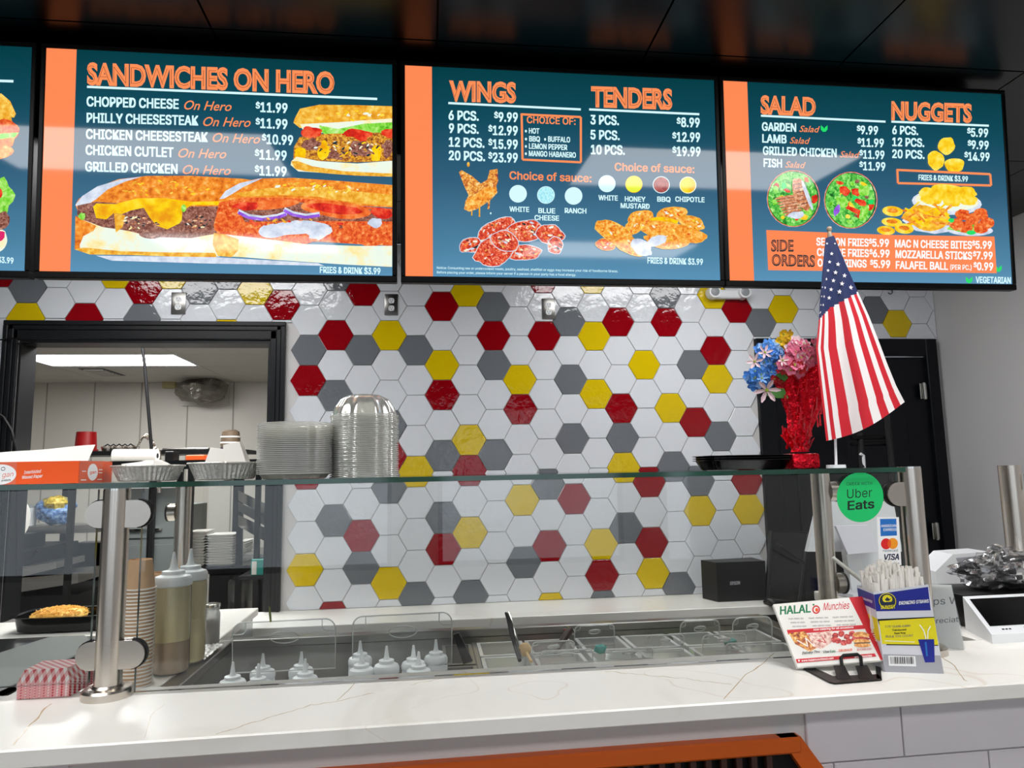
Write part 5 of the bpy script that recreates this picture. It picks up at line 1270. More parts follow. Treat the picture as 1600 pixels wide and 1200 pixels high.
P.text('lettering', 'Delivery Thru', (1253, 1022.5), (1280, 1020), 4.2, 'dark', .01, shear=.2); P.text('lettering', 'Uber', (1286, 1020.5), (1296, 1019.8), 4.2, 'dark', .01); P.text('lettering', 'Eats', (1297, 1019.8), (1305, 1019.2), 4.2, 'p_green', .01); P.text('lettering', 'GRUBHUB', (1310, 1018.5), (1331, 1017), 3.8, 'box_orange', .01); P.text('lettering', 'DOORDASH', (1339, 1017), (1361, 1015.5), 3.6, 'paper_red', .0)
P.poly('print', [(1243, 1030), (1366, 1021), (1369, 1026), (1245, 1036)], 'paper_red'); P.text('lettering', 'www.halalmunchiesct.com', (1252, 1034), (1302, 1030), 3.2, 'p_white'); P.blob('print', 1248, 1032.5, 1.6, 1.6, 'p_white'); P.text('lettering', '@halalmunchies', (1335, 1028), (1362, 1026), 3.2, 'p_white')
P.text('lettering', 'OPEN 7 DAYS', (1381, 1027), (1360, 986), 6, 'p_white', .02, up=(.93, -.1)); P.done()
hd = thing('flyer_holder', 'black metal easel holding the flyers on the bar', 'stand', at(1320, 1062, Z=ZF))
def zz(x, y, h=0.0): p = at(x, y, Z=ZF+h); return p
out_ = [(1244, 1040), (1262, 1040), (1302, 1058), (1372, 1055), (1378, 1063), (1304, 1069), (1296, 1067)]
MB().prism([zz(x, y, .0015) for x, y in out_], (0, 0, .0022)).build('base_plate', 'black', hd, smooth=0)
MB().prism([zz(x, y, .0015) for x, y in [(1368, 1042), (1376, 1044), (1378, 1063), (1370, 1062)]], (0, 0, .0022)).build('base_plate', 'black', hd, smooth=0)
for xa, xb, xc, xd in ((1302, 1318, 1308, 1329), (1336, 1354, 1343, 1365)):
    p = [fp(xa, 1040, .004), fp(xb, 1039, .004), zz(xd, 1060, .004), zz(xc, 1061, .004)]
    MB().prism(p, V(0, -.003, .0)).build('leg', 'dark', hd, smooth=0)
MB().tube([fp(1316, 1042, .004), fp(1314, 1028, .004), fp(1318, 1024, .004), fp(1340, 1022.5, .004), fp(1345, 1026, .004), fp(1346, 1040, .004)], .0035, 8).build('front_clip', 'black', hd)
MB().prism([fp(1255, 1044, -.016), fp(1390, 1034, -.016), fp(1388, 1028, -.016), fp(1254, 1038, -.016)], -nf_*.002).build('support_lip', 'black', hd, smooth=0)

# box of drinking straws
M['sb_blue'] = pbr('straw box blue', '12208c', .4); M['sb_yellow'] = pbr('straw box yellow', 'eadb10', .4); M['sb_grey'] = pbr('straw box grey', 'a3a4aa', .5); M['sb_white'] = pbr('straw box white', 'd8d8e0', .5); M['straw'] = pbr('white straw', 'f1ece4', .5)
q0 = at(1383, 1050, Z=ZF); q1 = at(1475, 1053, Z=ZF)
hx = px(1, q0)
H1 = px(122, q0); H1r = px(139, q1)
dirx = (q1-q0).normalized(); dy_ = V(-dirx.y, dirx.x, 0)*.085+dirx*-.010
q2 = q1+dy_; q3 = q0+dy_
z_ = lambda p, h: p+V(0, 0, h)
hL = at(1375, 925, Y=q0.y).z-ZF; hR = at(1464, 913, Y=q1.y).z-ZF
sbx = thing('straw_box', 'blue and yellow printed carton of drinking straws standing on the bar', 'box', q0.lerp(q1, .5))
dx0 = -px(8, q0); dx1 = -px(11, q1)
T0 = z_(q0, hL)+dirx*dx0; T1 = z_(q1, hR)+dirx*dx1; T2 = T1+dy_; T3 = T0+dy_
mb = MB().add([q0, q1, q2, q3, T0, T1, T2, T3], [(0, 1, 5, 4), (1, 2, 6, 5), (2, 3, 7, 6), (3, 0, 4, 7), (3, 2, 1, 0)]); 
mb.build('carton', 'sb_white', sbx, smooth=0)
fc4 = [(1375, 925), (1464, 913), (1475, 1053), (1383, 1050)]
P = Print(fc4, [T0, T1, q1, q0], sbx, step=.00006)
P.poly('print', [(1375.5, 929), (1463, 917), (1463.5, 953.5), (1377, 955)], 'sb_blue'); P.poly('print', [(1367, 968), (1468, 963.5), (1470, 1009), (1388, 1008)], 'dark'); P.poly('print', [(1380, 970), (1468.5, 965), (1470.5, 1007.5), (1382, 1006)], 'sb_yellow'); P.poly('print', [(1382, 1022), (1472, 1024), (1475, 1052.5), (1383, 1049.5)], 'sb_grey')
P.blob('logo', 1395, 940, 14, 13, 'visa'); P.ring('logo', 1395, 939, 12.5, 12, 1, 'sb_yellow'); P.blob('logo', 1395, 936, 7.5, 6.5, 'sb_yellow'); P.poly('logo', [(1391, 937), (1395, 933), (1398, 936), (1401, 935), (1397, 939), (1393, 939)], 'visa'); P.poly('logo', [(1385, 941), (1405, 940), (1405, 945), (1386, 945)], 'visa')
P.text('lettering', 'SUNSET', (1384, 951.5), (1406, 950.5), 5.2, 'sb_yellow', .02); P.text('lettering', 'DRINKING STRAWS', (1412, 945), (1461, 941.5), 5, 'ink_white', .02, shear=.15)
P.text('lettering', '7.75" CLEAR JUMBO', (1388, 980.5), (1427, 979), 3, 'p_grey'); P.text('lettering', 'Translucent', (1398, 986), (1420, 985), 3, 'dark'); P.text('lettering', 'Paper Wrap', (1401, 990.5), (1418, 990), 2.6, 'dark'); P.text('lettering', 'BULK 500 COUNT', (1388, 996), (1430, 994.5), 3.4, 'p_grey', .01); P.line('print', [(1386, 1001), (1431, 1003)], 1, 'p_white')
P.poly('print', [(1437, 999), (1464, 998.5), (1461, 1034.5), (1445, 1035)], 'sb_blue'); P.line('print', [(1450, 998), (1448, 985), (1442, 976)], 1.8, 'p_white'); P.line('print', [(1453, 998), (1455, 985), (1460, 978)], 1.8, 'p_white'); P.line('print', [(1449, 1003), (1449, 1025)], 3, 'amex')
P.poly('print', [(1389, 1024), (1430, 1025), (1430, 1041), (1389, 1040)], 'ink_white')
rr = random.Random(2); x = 1392
while x < 1427: w_ = rr.choice([.7, 1.0, 1.6]); P.line('print', [(x, 1026), (x, 1037)], w_, 'ink'); x += w_+rr.choice([.9, 1.3])
P.done()
P = Print([(1347, 908), (1375, 925), (1383, 1050), (1357, 1035)], [T3, T0, q0, q3], sbx, step=.00006)
P.poly('print', [(1347, 912), (1375.5, 929), (1377, 955), (1349, 938)], 'sb_blue'); P.poly('print', [(1350, 950), (1379, 970), (1382, 1006), (1353, 990)], 'sb_yellow'); P.text('lettering', 'UNWRAPPED', (1352, 932), (1372, 943), 4, 'p_white'); P.done()
# straws
mid = (T0+T1+T2+T3)/4
ax = (T1-T0); ay = (T3-T0)
sm = MB()
Ls = .11
sm.cyl((0, 0, -Ls), (0, 0, 0), .0034, n=7, caps=False); sm.cyl((0, 0, -Ls), (0, 0, 0), .0029, n=7, caps=False)
rr = random.Random(9); first = None; k = 0
for i in range(18):
    for j in range(10):
        u = (i+.5+rr.uniform(-.3, .3))/18; v = (j+.5+rr.uniform(-.3, .3))/10
        b0 = T0+ax*(.05+.90*u)+ay*(.12+.80*v)
        up_h = rr.uniform(.012, .034)+.022*sin(pi*min(1, u*1.1))*(.4+.6*v)
        if first is None:
            o = sm.build('drinking_straw', 'straw', None); first = o
        else: o = first.copy(); C.objects.link(o)
        o.location = b0+V(0, 0, up_h); o.rotation_euler = (rr.uniform(-.06, .06), rr.uniform(-.06, .06)+(u-.5)*.05, 0)
        tag(o, 'white drinking straw packed upright in the blue and yellow carton', 'straw', 'white straws in the carton')
s0 = at(1301, 871, Y=-2.03); s1 = at(1352, 912, Y=-2.06)
tag(MB().tube([s0, s1, s1+(s1-s0)*.55], .0048, 10).build('wrapped_straw', 'straw', None), 'single paper-wrapped straw leaning out of the carton to the left', 'straw')

# handwritten sign in a clear stand
g0 = at(1452, 1010, Z=ZF+.004); g1 = at(1507, 1014, Z=ZF+.004); sd_ = (g1-g0).normalized()
sgn = thing('sign_stand', 'white handwritten card in a clear stand behind the straw carton', 'sign', g0.lerp(g1, .5))
hS = at(1503, 916, Y=g1.y).z-g1.z
tl = V(0, .018, 0)
cs4 = [g0+V(-.004, 0, hS)+tl, g1+V(-.004, 0, hS)+tl, g1, g0]
nn = (cs4[3]-cs4[0]).cross(cs4[1]-cs4[0]).normalized()
if nn.dot(CAM-g0) < 0: nn = -nn
MB().prism([cs4[3], cs4[2], cs4[1], cs4[0]], -nn*.0015).build('card', 'white', sgn, smooth=0)
MB().prism([c+nn*.002+(c-(g0+g1)/2).normalized()*.002 for c in (cs4[3], cs4[2], cs4[1], cs4[0])], nn*.0015).build('clear_front', 'plastic_clear', sgn, smooth=0)
MB().box((g0.x-.004, g0.y-.03, ZF+.001), (g1.x+.004, g1.y+.03, ZF+.004)).build('clear_base', 'plastic_edge', sgn, smooth=0)
sq = [pj(c) for c in cs4]
P = Print(sq, [c+nn*.0004 for c in cs4], sgn)
P.text('lettering', 'Tips W', (1442, 946), (1500, 943), 11, 'ink', .005); P.text('lettering', 'Appreciate', (1436, 976), (1505, 971), 8, 'ink', .005); P.text('lettering', 'os W', (1464, 946.5), (1500, 943), 9, 'ink', -.01) if False else None
P.done()

# white tablet register at right
t0 = at(1551, 1006, Z=ZF); t1 = at(1509, 984, Z=ZF)
ex_ = V(1, .02, 0); W_ = .23
zf = at(1548, 992, Y=t0.y).z; zbk = at(1504, 932, Y=t1.y).z
tab = thing('register_tablet', 'white point-of-sale tablet with a dark screen at the right end of the bar', 'register', t0+V(.1, .05, 0))
vs = [t0, t0+ex_*W_, t1+ex_*W_+V(.03, 0, 0), t1, V(t0.x, t0.y, zf), V(t0.x, t0.y, zf)+ex_*W_, V(t1.x, t1.y, zbk)+ex_*W_+V(.03, 0, 0), V(t1.x, t1.y, zbk)]
MB().add(vs, [(0, 1, 5, 4), (1, 2, 6, 5), (2, 3, 7, 6), (3, 0, 4, 7), (4, 5, 6, 7), (3, 2, 1, 0)]).build('housing', 'white_plastic', tab, smooth=0)
a, b, c, d = vs[7], vs[6], vs[5], vs[4]
def bil(u, v): return a*(1-u)*(1-v)+b*u*(1-v)+c*u*v+d*(1-u)*v
nn2 = (d-a).cross(b-a).normalized()
if nn2.z < 0: nn2 = -nn2
MB().prism([bil(.05, .80)+nn2*.0005, bil(.95, .80)+nn2*.0005, bil(.95, .09)+nn2*.0005, bil(.05, .09)+nn2*.0005], nn2*.001).build('screen', 'black_gloss', tab, smooth=0)
MB().prism([bil(.42, .93)+nn2*.0005, bil(.75, .93)+nn2*.0005, bil(.75, .86)+nn2*.0005, bil(.42, .86)+nn2*.0005], nn2*.001).build('reader_slot', 'dark', tab, smooth=0)
for u_ in (.16, .20, .24): MB().prism([bil(u_, .90)+nn2*.0003, bil(u_+.025, .90)+nn2*.0003, bil(u_+.025, .875)+nn2*.0003, bil(u_, .875)+nn2*.0003], nn2*.0005).build('logo_mark', 'dark', tab, smooth=0)
# white device behind the bag
d0 = at(1463, 905, Y=-1.64)
wd = thing('card_terminal', 'white wedge-shaped payment device behind the plastic bag', 'card terminal', V(d0.x+.07, -1.6, ZF))
pp = [(1462, 893), (1489, 866), (1545, 862), (1560, 900), (1530, 912), (1462, 912)]
MB().prism([at(x, y, Y=-1.66) for x, y in pp], (0.01, .1, 0)).build('housing', 'white_plastic', wd, smooth=0)
MB().prism([at(x, y, Y=-1.662) for x, y in [(1494, 872), (1536, 868), (1545, 890), (1505, 895)]], (0, .001, 0)).build('screen', 'sb_grey', wd, smooth=0)
MB().box((d0.x-.0, -1.66, ZF+.0005), (d0.x+.16, -1.56, at(1500, 912, Y=-1.66).z+.001), bev=.004).build('foot', 'white_plastic', wd)
# black tray with a plastic bag of cutlery
k0 = at(1495, 930, Y=-1.92)
tr = thing('counter_tray', 'black tray under the plastic bag at the right end of the bar', 'tray', V(k0.x+.1, -1.82, ZF))
zt2 = at(1520, 921, Y=-1.9).z
MB().box((k0.x-.02, -1.97, ZF+.0005), (k0.x+.32, -1.80, zt2), bev=.006).build('tray_body', 'black', tr)
M['bag'] = thin_glass('clear bag film', (.9, .9, .92), 1.5, .22, haze=.02, bump=.7, bscale=45, boost=.7)
M['bagcont'] = print_mat('black wrapped cutlery', [(.42, '040405'), (.55, '141418'), (.66, '4a4a50'), (.8, 'a8a8b0')], 60, 5, 1.5)  # pale grey ramp stops paint glints into the black
M['bagtop'] = print_mat('printed bag top', [(.3, '1a1d22'), (.45, '3858b0'), (.55, 'b9b36a'), (.65, 'd8d8d2')], 60, 4, 1)
kc = at(1560, 893, Y=-1.89); kc.x += .02
bg_ = thing('plastic_bag', 'clear plastic bag full of black wrapped cutlery lying on the black tray', 'plastic bag', V(kc.x, kc.y, zt2))
def lump(u, v, s=1.0, sd=0):
    a = 2*pi*u; ph = pi*v; d = V(sin(ph)*cos(a), sin(ph)*sin(a), cos(ph)); q = s*(1+.38*noise.noise(d*2.6+V(sd, 0, 0))+.16*noise.noise(d*7+V(0, sd, 0)))
    zc = zt2+.045
    return V(kc.x+d.x*.135*q, kc.y+d.y*.07*q, max(zt2+.001, zc+d.z*.052*q))
MB().grid(lambda u, v: lump(u, v, .86, 2), 48, 26).build('cutlery', 'bagcont', bg_, smooth=.3)
MB().grid(lambda u, v: lump(u, v, 1.0, 2)+V(.05, .02, .018), 40, 22).build('bag_label', 'bagtop', bg_, smooth=.3) if False else None
MB().grid(lambda u, v: lump(u, v, 1.0, 2), 56, 30).build('bag_film', 'bag', bg_, smooth=.4)

# white register back and black register behind the glass
rY = -1.45
bk = thing('register_display', 'large white register seen from behind through the right end of the glass', 'register', at(1330, 930, Z=ZF))
def rp(x, y, Y=rY): return at(x, y, Y=Y)
MB().prism([rp(1262, 862), rp(1280, 784), rp(1396, 783), rp(1410, 862)], (0, .02, .0)).build('display_back', 'white_plastic', bk, smooth=0)
MB().prism([rp(1306, 822, rY-.05), rp(1357, 820, rY-.05), rp(1376, 862, rY-.09), rp(1325, 866, rY-.09)], (0, .012, 0)).build('customer_screen', 'sb_white', bk, smooth=0)
MB().prism([rp(1322, 860, rY-.03), rp(1378, 858, rY-.03), rp(1392, 928, rY-.03), rp(1332, 930, rY-.03)], (0, .03, 0)).build('stand', 'white_plastic', bk, smooth=0)
bzz = rp(1340, 930, rY-.03)
MB().box((bzz.x-.06, rY-.1, ZF+.0005), (bzz.x+.14, rY+.06, ZF+.018), bev=.005).build('foot', 'sb_white', bk)
# receipt printer and black register on the rear counter
c0 = at(1122, 941, Z=ZR); 
pr = thing('receipt_printer', 'black receipt printer at the right end of the rear counter', 'printer', c0+V(.1, .08, 0))
top_z = at(1122, 879, Y=c0.y).z; lx = at(1098, 935, Z=ZR); 
vx = [c0, c0+V(.26, -.0, 0), c0+V(.26, .15, 0), V(lx.x, lx.y, ZR)]; hz = V(0, 0, top_z-ZR)
MB().add([p+V(0, 0, .0005) for p in vx]+[p+hz for p in vx], [(0, 1, 5, 4), (1, 2, 6, 5), (2, 3, 7, 6), (3, 0, 4, 7), (4, 5, 6, 7), (3, 2, 1, 0)]).build('housing', 'black', pr, smooth=0)
fc_ = [c0+hz, c0+V(.26, 0, 0)+hz, c0+V(.26, 0, 0), c0]
P = Print([pj(q) for q in fc_], fc_, pr, step=.0002); P.text('lettering', 'EPSON', (1141, 914), (1156, 913), 5, 'sb_grey', .03); P.poly('paper_slot', [(1126, 888), (1188, 886), (1188, 888), (1126, 890)], 'dark'); P.done()
e0 = at(1222, 958, Z=ZR); eY = -.36
rg = thing('black_register', 'black register screen tilted on a round foot beside the receipt printer', 'register', V(e0.x, eY, ZR))
e0 = at(1222, 957, Y=eY)
MB().lathe([(.085, 0), (.085, .008), (.07, .014), (.02, .02)], 32, (e0.x, eY, ZR+.0005), cap0=True, cap1=True).build('foot', 'black_gloss', rg)
MB().box((e0.x-.03, eY+.0, ZR+.015), (e0.x+.03, eY+.03, ZR+.2)).build('stand', 'black', rg)
w4 = [at(1200, 934, Y=eY-.05), at(1248, 942, Y=eY-.05), at(1262, 832, Y=eY+.0), at(1206, 830, Y=eY+.0)]
MB().prism(w4, (0, .035, 0)).build('display', 'black_gloss', rg, smooth=0)
MB().tube([w4[0], w4[1], w4[2], w4[3]], .008, 8, closed=True).build('display_frame', 'black', rg)
MB().tube([at(1215, 850, Y=eY-.07), at(1245, 872, Y=eY-.06), at(1258, 880, Y=eY-.05)], .006, 8).build('card_reader', 'dark', rg)
# folded black ladder leaning near the door
ld = thing('step_ladder', 'dark folded step ladder standing in front of the navy door', 'ladder', at(1370, 730, Y=-.35)*1.0)
ld.location.z = 0; WL[ld.name] = ld.location.copy()
for xa, ya_, xb in ((1384, 640, 1393), (1344, 678, 1347)):
    p0 = at(xa, ya_, Y=-.25); p1 = at(xb, 728, Y=-.32); d = (p1-p0)/(p0.z-p1.z); p1 = p0+d*p0.z
    MB().tube([p0, V(p1.x, p1.y, 0.0)], .016, 8).build('rail', 'dark', ld)
for yy in (684, 694): MB().cyl(at(1330, yy, Y=-.27), at(1393, yy-1, Y=-.27), .011, n=8).build('rung', 'black', ld)
for zz_ in (.3, .6, .9, 1.2): 
    pA_ = at(1345, 700, Y=-.3); pB_ = at(1392, 700, Y=-.3); MB().cyl((pA_.x, -.3, zz_), (pB_.x, -.3, zz_), .012, n=8).build('rung', 'black', ld)
tag(MB().tube([at(1344, 709, Y=-.33), at(1349, 712, Y=-.33), at(1350, 726, Y=-.33), at(1351, 760, Y=-.33)], .008, 8).build('charging_cable', 'white_plastic', None), 'short white cable hanging in front of the dark ladder', 'cable')

# ------------------------------------------------------------------ side counter: cups, sauce bottles, jar
ZS2 = ZP+.0025
M['sauce'] = pbr('tan sauce', 'fff4cc', .35); M['sauce2'] = pbr('brown sauce', 'd8c0a6', .35); M['bottle_clear'] = thin_glass('squeeze bottle wall', (.98, .97, .93), 1.45, .12, haze=.08, hazecol=(.95, .92, .8))
def squeeze(p, r, h, label, fill=None, group=None, mat='bottle_clear', zb_=None):
    t = thing('squeeze_bottle', label, 'squeeze bottle', p, group)
    MB().lathe([(r*.86, 0), (r*.97, .004), (r, .012), (r, h*.86), (r*.93, h*.93), (r*.80, h*.97)], 32, p, cap0=True).build('bottle_body', mat, t)
    if fill:
        lv = h*.98*fill[1]
        MB().lathe([(r*.84, .003), (r*.95, .008), (r*.95, lv)], 32, p, cap0=True, cap1=True).build('sauce_fill', 'sauce2' if fill[0] else 'sauce', t)
        MB().lathe([(r*.95, lv+.0005), (r*.95, h*.86), (r*.80, h*.94)], 32, p, cap0=True, cap1=True).build('sauce_top', 'sauce', t)
    cp = MB().lathe([(r*.98, h*.90), (r*1.02, h*.91), (r*1.02, h*.97), (r*.92, h*1.0), (r*.62, h*1.02), (r*.60, h*1.055), (r*.30, h*1.065), (r*.20, h*1.09), (.0032, h*1.09+r*.85), (.0015, h*1.09+r*.86)], 32, p, cap0=True, cap1=True).build('nozzle_cap', 'cap_plastic', t)
    return t
pb = at(265, 1050, Z=ZS2); rbt = px(28, pb); hb_ = at(265, 900, Y=pb.y).z-ZS2
sq1 = squeeze(pb, rbt, hb_, 'large clear squeeze bottle of tan sauce beside the left steel post', (1, .34))
pb2 = V(pb.x+.014, pb.y+.112, ZS2); squeeze(pb2, rbt*.96, at(285, 892, Y=pb2.y).z-ZS2, 'clear squeeze bottle of pale sauce standing behind the large one', (0, .5))
# glass jar and foil sheet
pj_ = at(307, 1012, Z=ZS2); pj_.y += .06; pj_.x += .03
jar = thing('glass_jar', 'short ribbed glass jar behind the squeeze bottles', 'jar', pj_)
MB().lathe([(.026, 0), (.028, .004), (.028, .10), (.024, .112), (.026, .115), (.026, .128)], 28, pj_, cap0=True, flute=.01, nf=10).build('jar_wall', 'plastic_edge', jar)
MB().lathe([(.024, .003), (.024, .08)], 20, pj_, cap0=True, cap1=True).build('jar_contents', pbr('spice brown', '5b4630', .6), jar)
MB().lathe([(.028, .124), (.028, .134), (.02, .136)], 28, pj_, cap1=True).build('jar_lid', 'steel_bright', jar)
pf_ = at(318, 1020, Z=ZS2)
tag(MB().grid(lambda u, v: V(pf_.x-.05+.09*u, pf_.y-.12+.2*v, ZS2+.006+.012*abs(noise.noise(V(u*7, v*7, 0)))+.004*noise.noise(V(u*20, v*20, 3))), 24, 24).build('foil_sheet', 'foil', None), 'crumpled sheet of aluminium foil beside the squeeze bottles', 'foil')
# stack of paper cups behind the post
def cup_stack(x, ybot, ytop, ntop, rpx, Yc, lab, grp, top_extra):
    p = at(x, ybot, Y=Yc); p.z = ZS2; r = px(rpx, p)
    z1 = at(x, ytop, Y=Yc).z; step = .0098; H = r*1.9
    n = max(3, int((z1-ZS2-H)/step))
    root = thing('paper_cup', lab, 'paper cup', p, grp)
    MB().lathe([(r*.97, .0), (r*.72, H)], 32, p, cap0=False).build('cup_wall', 'cup', root)
    MB().lathe([(r*.72, H), (r*.69, H+.001), (r*.67, H-.006)], 32, p, cap1=True).build('cup_base', 'cup', root)
    MB().tube([p+V(r*cos(2*pi*k/36), r*sin(2*pi*k/36), .0024) for k in range(36)], .0024, 6, closed=True).build('cup_rim', 'white', root)
    # cups stand rim-down on one another
    for o in [root]:
        for ch in o.children: pass
    for k in range(1, n): dup(root, p+V(0, 0, k*step), lab.replace('kraft', 'topmost kraft') if k == n-1 else None)
    root['label'] = lab.replace('kraft', 'lowest kraft')
    return p, r, H, n, step
cupx = cup_stack(214, 1000, 868, 0, 24, -1.55, 'kraft paper cup in the tall nested stack behind the left post', 'tall stack of paper cups', 1)
cup_stack(243, 985, 886, 0, 21, -1.36, 'kraft paper cup in the shorter nested stack behind the tall one', 'short stack of paper cups', 1)
# black tray of shredded cheese on the rear counter
pc_ = at(105, 985, Y=-.30)
ct = thing('food_tray', 'black plastic tray of shredded orange cheese on the rear counter', 'tray', V(pc_.x, -.2, ZR))
def rrect(c, hx_, hy_, z, n=32, e=.4):
    return [V(c.x+math.copysign(abs(cos(2*pi*a/n))**e, cos(2*pi*a/n))*hx_, c.y+math.copysign(abs(sin(2*pi*a/n))**e, sin(2*pi*a/n))*hy_, z) for a in range(n)]
cc_ = V(at(108, 975, Y=-.2).x, -.2, ZR)
zt_ = at(100, 962, Y=-.3).z
rings = [rrect(cc_, .17, .10, ZR+.001), rrect(cc_, .185, .115, ZR+.01), rrect(cc_, .195, .125, zt_-.006), rrect(cc_, .215, .14, zt_), rrect(cc_, .19, .12, zt_-.001)]
mb = MB(); 
for r_ in rings: mb.v += [tuple(v) for v in r_]
for i in range(len(rings)-1):
    for a in range(32): mb.f.append((i*32+a, i*32+(a+1) % 32, (i+1)*32+(a+1) % 32, (i+1)*32+a)); mb.m.append(0)
mb.f.append(tuple(range(31, -1, -1))); mb.m.append(0)
mb.build('tray_shell', 'black_gloss', ct)
M['cheddar'] = pbr('shredded cheddar', 'f8c660', .5)
pile = MB(); rr = random.Random(4)
pile.ball(V(cc_.x-.03, cc_.y-.02, zt_-.012), (.115, .085, .035), 20, 10, jag=.2, seed=2)
for k in range(420):
    a = rr.uniform(0, 2*pi); d = sqrt(rr.random()); x = cc_.x-.03+.115*d*cos(a); y = cc_.y-.02+.085*d*sin(a); z = zt_-.010+.037*sqrt(max(0, 1-d*d))
    b = rr.uniform(0, pi); q = V(cos(b), sin(b), rr.uniform(-.4, .4))*.011; pile.cyl(V(x, y, z)-q, V(x, y, z)+q, .0014, n=4)
tag(pile.build('shredded_cheese', 'cheddar', None), 'heap of shredded orange cheese in the black tray on the rear counter', 'cheese', kind='stuff')

# ------------------------------------------------------------------ in the prep well
BZ = zb+.001
tips = [(364, 1034, 0, 'white-capped squeeze bottle at the far left of the steel well'), (411, 1021, 1, 'white-capped squeeze bottle with a cut tip, second from left in the rear row'), (404, 1037, 0, 'white-capped squeeze bottle with a dirty cap in front of the second one'),
        (471, 1018, 1, 'squeeze bottle with a red-stained tip, rear of the middle pair'), (477, 1029, 0, 'white-capped squeeze bottle in front of the red-tipped one'), (563, 1001, 1, 'white-capped squeeze bottle at the rear left of the right-hand group'),
        (565, 1016, 0, 'white-capped squeeze bottle at the front left of the right-hand group'), (604, 1009, 0, 'white-capped squeeze bottle second from left in the right-hand group'), (646, 1008, 1, 'squeeze bottle with a yellowish tip in the right-hand group'),
        (654, 1018, 0, 'low white squeeze bottle in front of the yellowish-tipped one'), (681, 999, 1, 'tallest white squeeze bottle at the right end of the group')]
for x, y, back, lab in tips:
    Yb = -1.45 if back else -1.58
    if x in (563, 681): Yb = -1.40
    p = at(x, y, Y=Yb); r = .036; hh_ = (p.z-BZ-r*.86)/1.09
    squeeze(V(p.x, Yb, BZ), r, hh_, lab, None, 'squeeze bottles in the prep well', 'cap_plastic')
def clear_lid(x0, x1, ytop, ybot, Yc, label, handle=True, lean=.018, group='clear lids standing in the prep well', tabs=True, mat='plastic_clear', er=.0022):
    bl = at(x0, ybot, Y=Yc); br = at(x1, ybot+(x1-x0)*-.05, Y=Yc); tl_ = at(x0, ytop, Y=Yc+lean); tr_ = at(x1, ytop-(x1-x0)*.05, Y=Yc+lean)
    t = thing('clear_lid', label, 'clear lid', (bl+br)/2, group)
    def q(u, v): return bl*(1-u)*(1-v)+br*u*(1-v)+tr_*u*v+tl_*(1-u)*v
    W_ = (br-bl).length; Hh = (tl_-bl).length; r = min(.03, Hh*.28)
    out = [(0, 0)]
    for k in range(7): a = pi-k*pi/12; out.append(((r+r*cos(a))/W_, 1-(r-r*sin(a))/Hh))
    for k in range(7): a = pi/2-k*pi/12; out.append((1-(r-r*cos(a))/W_, 1-(r-r*sin(a))/Hh))
    out.append((1, 0)); pts = [q(*o_) for o_ in out]; n_ = (br-bl).cross(tl_-bl).normalized()
    MB().prism(pts, n_*.003).build('lid_sheet', mat, t, smooth=0)
    MB().tube(pts, er, 6, closed=True).build('lid_rim', 'plastic_edge', t)
    if handle:
        cu, cv = .5, .66
        a_ = [q(cu+.14*cos(pi*k/10), cv+.10*sin(pi*k/10)+.02)-n_*-.012*sin(pi*k/10) for k in range(11)]
        b_ = [q(cu+.14*cos(pi*k/10), cv-.12*sin(pi*k/10)-.0)-n_*.012*sin(pi*k/10) for k in range(11)]
        MB().tube(a_, er*.9, 6).tube(b_, er*.9, 6).tube([a_[0], a_[10]], er*.8, 6).build('lid_handle', 'plastic_edge', t)
    if tabs:
        for s_ in (0, 1):
            u0 = .13 if s_ == 0 else .87; sg = 1 if s_ == 0 else -1
            MB().tube([q(u0, 1), q(u0, .83), q(u0-sg*.03, .77), q(u0-sg*.12, .76)], er*.8, 6).build('corner_tab', 'plastic_edge', t)
    return t
clear_lid(363, 524, 974, 1052, -1.50, 'wide clear lid standing in the well behind the left squeeze bottles')
clear_lid(551, 706, 964, 1045, -1.42, 'wide clear lid standing in the well behind the right squeeze bottles')
small = [(898, 960, 978, 1010, -1.20, 'small clear lid at the rear, beside the black ladle handle'), (1063, 1124, 971, 1010, -1.22, 'small clear lid at the rear, second from the right'), (1145, 1206, 966, 1010, -1.25, 'small clear lid at the rear, farthest right'),
         (832, 897, 1004, 1028, -1.45, 'small clear lid lying near the wooden spoon'), (845, 926, 1018, 1038, -1.62, 'small clear lid at the front, left-most beside the bar edge'), (946, 1020, 1016, 1032, -1.62, 'small clear lid at the front, middle of the row'),
         (1008, 1068, 994, 1020, -1.42, 'small clear lid in the middle row, left of the wire rest'), (1098, 1165, 993, 1018, -1.42, 'small clear lid in the middle row with a teal scoop behind'), (1135, 1206, 1006, 1022, -1.60, 'small clear lid at the front right corner of the well')]
for x0, x1, yt, yb, Yc, lab in small: clear_lid(x0, x1, yt, yb, Yc, lab, handle=True, tabs=True, group='small clear lids in the prep well', er=.0026, lean=.008)
